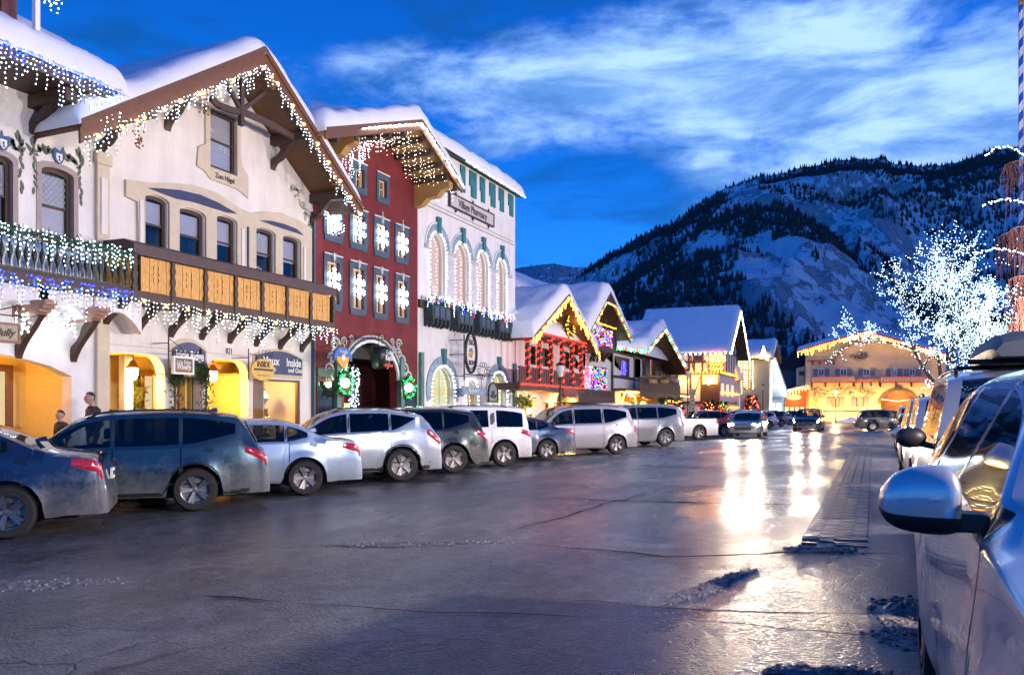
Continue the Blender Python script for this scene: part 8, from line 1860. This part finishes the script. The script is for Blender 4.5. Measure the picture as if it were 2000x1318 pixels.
for lv, pts in paths:
    for i in range(len(pts) - 1):
        a, c = pts[i], pts[i + 1]; n = max(1, int((c - a).length / (.10 if lv < 3 else .22)))
        for k in range(n):
            p = a.lerp(c, (k + rr_.random()) / n); o_ = .10 * (.6 ** lv) + .045; q.octa((p.x + rr_.gauss(0, o_), p.y + rr_.gauss(0, o_), p.z + rr_.gauss(0, o_)), .025)
q.build('bulbs', emit('tree_bulb', (.55, .85, 1.0), 7), ls, kind='stuff'); MB().tube([(0, 0, .1), (.1, 0, 1.5), (0, .1, 2.8)], .02, 4).build('cord', M_wire, ls)
# drooping reddish tree at the right edge
M_twig = mat('red_brown_twigs', (.15, .06, .045), .7, nscale=4, namt=.35)
bw = atDepth(2045, YH, 38); bw.z = .2
t_ = thing('weeping_tree', 'tall weeping tree with hanging red brown twigs at the right edge', 'tree', bw); rr_ = random.Random(6)
MB().tube([(0, 0, 0), (.1, 0, 3), (-.1, .1, 6.5), (0, 0, 10.5), (-.2, 0, 13.2)], [.28, .24, .18, .10, .05], 8).build('trunk', mat('grey_bark', (.16, .13, .12), .8, nscale=5, namt=.4), t_, smooth=True)
cb = MB(); tw = MB(); arcs = []
for k in range(26):
    z0 = rr_.uniform(3.6, 12.4); a = rr_.uniform(0, 6.283); ln = rr_.uniform(1.4, 2.9) * (1.15 - z0 / 30); P = []
    for i in range(9): f = i / 8; P.append(Vector((cos(a) * ln * f, sin(a) * ln * f, z0 + 1.1 * f * (1.5 - f * 1.25))))
    cb.tube(P, [.05 * (1 - f / 9) + .008 for f in range(9)], 4); arcs.append((a, z0, P))
    for j in range(46):
        f = rr_.uniform(.15, 1); i = min(7, int(f * 8)); p = P[i].lerp(P[i + 1], f * 8 - i); L_ = rr_.uniform(.8, 2.9); x, y = rr_.gauss(0, .12), rr_.gauss(0, .12)
        tw.tube([p, p + Vector((x, y, -L_ * .4)), p + Vector((x * 1.3, y * 1.3, -L_))], [.020, .016, .008], 3)
cb.build('crown', M_twig, t_, kind='stuff'); tw.build('twigs', M_twig, t_, kind='stuff')
def wpt(px, py): return atDepth(px, py, 37.2)
for nm, P in (('topmost arc of white lights near the head of the weeping tree', [(1925, 305), (1945, 288), (1968, 286), (1990, 297), (2030, 320)]), ('middle arc of white lights on the weeping tree', [(1918, 403), (1940, 393), (1970, 389), (2010, 398), (2050, 415)]), ('lower arc of white lights on the weeping tree', [(1908, 494), (1935, 486), (1970, 487), (2010, 497), (2050, 520)])):
    W_ = [wpt(*p) for p in P]; light_string('branch_lights', nm, W_, 'light arcs on the weeping tree', .10, (0, .0), .035, emit('tree_bulb2', (.75, .9, 1.0), 9), jitter=.05, seed=len(nm))
for nm, P in (('white lights over the low left boughs of the weeping tree', [(1925, 590), (1950, 565), (1985, 562), (2020, 580)]), ('white lights trailing below the boughs of the weeping tree', [(1940, 640), (1965, 612), (2000, 610), (2030, 625)])):
    W_ = [wpt(*p) for p in P]; light_string('branch_lights', nm, W_, 'light arcs on the weeping tree', .14, (.1, .7), .032, emit('tree_bulb2', (.75, .9, 1.0), 9), jitter=.15, seed=len(nm), dstep=.2)
# striped pole
bp_ = atDepth(1994, YH, 45); bp_.z = .15; tz = atDepth(1994, 12, 45).z
t_ = thing('striped_pole', 'tall slender maypole with spiral blue and white stripes at the right edge', 'pole', bp_); hh = tz - .15
n = 16; turns = hh / 1.0
for m_, ph in ((mat('pole_blue', (.03, .10, .40), .5, nscale=3, namt=.15), 0), (M_white, .5)):
    mb = MB(); ns = int(hh / .1)
    for j in range(ns + 1):
        z = hh * j / ns; 
        for i in range(9): a = 2 * pi * (i / 16 + ph + z / 1.0); mb.v.append((.125 * cos(a), .125 * sin(a), z))
    mb.f = [(j * 9 + i, j * 9 + i + 1, (j + 1) * 9 + i + 1, (j + 1) * 9 + i) for j in range(ns) for i in range(8)]
    mb.build('stripe', m_, t_, smooth=True)
MB().lathe([(0, .35), (.12, .28), (.16, .15), (.10, .02), (.0, 0)], (0, 0, hh), 10).build('finial', M_gold, t_, smooth=True)
# street lamps
def street_lamp(pos, h, label, lit=0, col=(1, .75, .42)):
    t = thing('street_lamp', label, 'street lamp', pos, 0, 'lantern street lamps')
    MB().lathe([(.16, 0), (.17, .1), (.11, .2), (.10, .5), (.055, .6), (.045, h - .75), (.07, h - .72), (.07, h - .66), (.05, h - .62), (.09, h - .55)], n=12).build('post', mat('green_lamp_post', (.02, .05, .04), .45, metal=.2, nscale=5, namt=.2), t, smooth=True, angle=40)
    MB().lathe([(.09, h - .55), (.17, h - .25), (.19, h - .05), (.15, h - .02)], n=12).build('globe', emit('lamp_globe', col, 14) if lit else mat('frosted_globe', (.62, .60, .62), .3, nscale=4, namt=.1), t, smooth=True)
    MB().lathe([(.21, h - .03), (.16, h + .06), (.05, h + .12), (.03, h + .2), (0, h + .24)], n=12).build('cap', M_iron, t, smooth=True, angle=40)
    if lit: lamp(t, (0, 0, h - .9), lit, col, .15)
for px, X, ztop, lab, lit in ((1094, -12.9, None, 'unlit frosted street lamp before the red lit chalet', 0), (1343, -13.0, None, 'street lamp before the half-timbered house', 0), (1490, -12.2, None, 'thin street lamp before the brilliant white gable', 0)):
    p_ = atX(px, YH, X); street_lamp((p_.x, p_.y, -.01), {1094: 3.55, 1343: 4.6, 1490: 4.6}[px], lab, lit)
p_ = atY(1632, 803, 112); street_lamp((p_.x, p_.y, -.1), 4.2, 'glowing warm street lamp before the hotel', 900)
for Y_, lab in ((4, 'unseen street lamp added on the right hand pavement as fill light across from the iron balcony'), (16, 'unseen street lamp added on the right hand pavement as fill light across from the gabled winery'), (28, 'unseen street lamp added on the right hand pavement as fill light across from the pharmacy'), (41, 'unseen street lamp added on the right hand pavement as fill light across from the red lit chalet')):
    street_lamp((7.2, Y_, .13), 5.2, lab, 9000, (1, .83, .71))  # lamps added out of view to light the facades and the road
# parchment notice board on posts
p_ = atX(1352, YH, -12.9); t_ = thing('notice_board', 'pale parchment notice board on a post by the half-timbered house', 'sign', (p_.x, p_.y, 0), pi / 2)
MB().box(-.75, .75, -.05, .05, 1.0, 3.2).build('board', mat('sign_parchment', (.42, .36, .24)), t_); q = MB(); [q.box(-.55, .55, -.056, -.051, 1.3 + .3 * k, 1.38 + .3 * k) for k in range(6)]; q.build('lettering_lines', M_dkwood, t_, kind='stuff'); MB().box(-.06, .06, .051, .15, 0, 3.1).build('post', M_dkwood, t_)
# tall red-lit tree before the far shops
p_ = atX(1468, YH, -12.4); shrub(p_.x, p_.y, 3.2, 'tall slim tree dressed in red lights before the yellow lit house', [E_red, E_red, emit('red_bulb2', (1, .12, .05), 16)], 31, None)

def dress(o, ms, hands, zneck, zhip, zshoe):
    """melt the limbs into one skin, then give coat, trousers, shoes and bare skin their own materials"""
    bpy.context.view_layer.update(); me = bpy.data.meshes.new_from_object(o.evaluated_get(bpy.context.evaluated_depsgraph_get()))
    o.modifiers.clear(); o.data = me; me.materials.clear()
    for m_ in ms: me.materials.append(m_)
    for p in me.polygons:
        c = p.center; arm = abs(c.y) > .17 and c.z > zhip - .16
        p.material_index = 0 if c.z > zneck or min((c - h_).length for h_ in hands) < .08 else 1 if c.z > zhip or arm else 2 if c.z > zshoe else 3
        p.use_smooth = True
def person(label, pos, rz, h, coat, trouser, hair, bow=0.0, skin=(.45, .27, .20)):
    """one continuous body in mid-stride; the hair is a child"""
    t = thing('person', label, 'person', pos, rz, None); k = h / 1.78; m = MB(); B = m.ball
    def limb(pts, rs):
        P = [Vector(p) * k for p in pts]; m.tube(P, [r * k for r in rs], 10)
        for p, r in zip(P, rs): B(p, r * k, 10, 8)
    def ell(x, y, z, sx, sy, sz): B((x * k, y * k, z * k), k, 14, 10, sx, sy, sz)
    ell(0, 0, .95, .125, .17, .13); ell(.005, 0, 1.10, .12, .155, .16); ell(.015, 0, 1.30, .125, .185, .17); ell(.01, 0, 1.40, .10, .17, .08)
    for sg in (1, -1):
        ell(.0, sg * .17, 1.39, .075, .07, .08)
        sw = .10 * sg
        limb([(0, sg * .19, 1.38), (-.02 - sw * .3, sg * .235, 1.12), (.05 + sw * .6, sg * .225, .90)], [.066, .054, .043])
        hx = .07 + sw * .7; ell(hx, sg * .222, .84, .038, .020, .05)
        for f in range(4): limb([(hx - .024 + .017 * f, sg * .222, .81), (hx - .020 + .018 * f, sg * .214, .765), (hx - .008 + .018 * f, sg * .202, .735 + .006 * abs(f - 1.5))], [.0085, .008, .007])
        limb([(hx + .03, sg * .215, .855), (hx + .05, sg * .205, .815), (hx + .05, sg * .20, .785)], [.011, .010, .008])
        st = .20 * sg
        limb([(0, sg * .09, .92), (st * .55 + .05, sg * .10, .50), (st - .03, sg * .10, .10)], [.095, .068, .050]); ell(st + .03, sg * .105, .05, .135, .05, .05)
    nx = .02 + bow * .3; hx = .035 + bow
    limb([(.0, 0, 1.42), (nx, 0, 1.52)], [.062, .054])
    ell(hx, 0, 1.65, .098, .078, .112); ell(hx + .035, 0, 1.585, .055, .052, .05); limb([(hx + .092, 0, 1.655), (hx + .112, 0, 1.618)], [.010, .015])
    for sg in (1, -1): ell(hx - .005, sg * .080, 1.635, .022, .012, .032); ell(hx + .075, sg * .03, 1.675, .02, .022, .012)
    body = m.build('body', None, t); md = body.modifiers.new('r', 'REMESH'); md.mode = 'VOXEL'; md.voxel_size = .011 * k; sm_ = body.modifiers.new('s', 'SMOOTH'); sm_.iterations = 3; sm_.factor = .5
    dress(body, [mat('skin_tone', skin, .6, nscale=8, namt=.1), coat, trouser, M_trim], [Vector((.14, .222, .81)) * k, Vector((.0, -.222, .81)) * k], 1.475 * k, .90 * k, .085 * k)
    q = MB().ball((hx * k - .006 * k, 0, 1.672 * k), .112 * k, 18, 14, .96, .80, .98)
    q.f = [f_ for f_ in q.f if all(q.v[i][2] > 1.725 * k or q.v[i][0] < hx * k - .030 * k and q.v[i][2] > 1.585 * k or q.v[i][0] < hx * k + .045 * k and q.v[i][2] > 1.69 * k for i in f_)]; q.build('hair', hair, t, smooth=True)
    for sg in (1, -1): MB().ball(((hx + .090) * k, sg * .032 * k, 1.660 * k), .0105 * k, 8, 6).build('eye', M_trim, t, smooth=True)
    MB().ball(((hx + .084) * k, 0, 1.592 * k), .022 * k, 8, 5, .35, 1, .28).build('mouth', mat('lip_tone', (.30, .10, .09), .6), t, smooth=True)
    ho = MB().lathe([(.085 * k, 0), (.098 * k, .025 * k), (.088 * k, .055 * k), (.070 * k, .03 * k)], (0.012 * k, 0, 1.435 * k), 14); ho.build('collar', coat, t, smooth=True)
    return t
M_coat = mat('charcoal_jacket', (.030, .032, .042), .85, nscale=12, namt=.3); M_jean = mat('dark_jeans', (.02, .028, .05), .85, nscale=14, namt=.3); M_hair = mat('dark_hair', (.025, .016, .012), .6, nscale=20, namt=.3); M_coat2 = mat('brown_coat', (.055, .038, .035), .85, nscale=12, namt=.3)
p_ = atX(182, YH, -15.0); person('person in a charcoal jacket with short dark hair walking beside the winery corner column', (p_.x, p_.y, .02), -pi / 2 - .25, 1.84, M_coat, M_jean, M_hair, .035)
p_ = atX(120, YH, -15.0); person('shorter person in a brown coat walking in front of the yellow arch', (p_.x, p_.y, .02), -pi / 2 - .1, 1.46, M_coat2, M_jean, M_hair)
fonts_to_meshes()
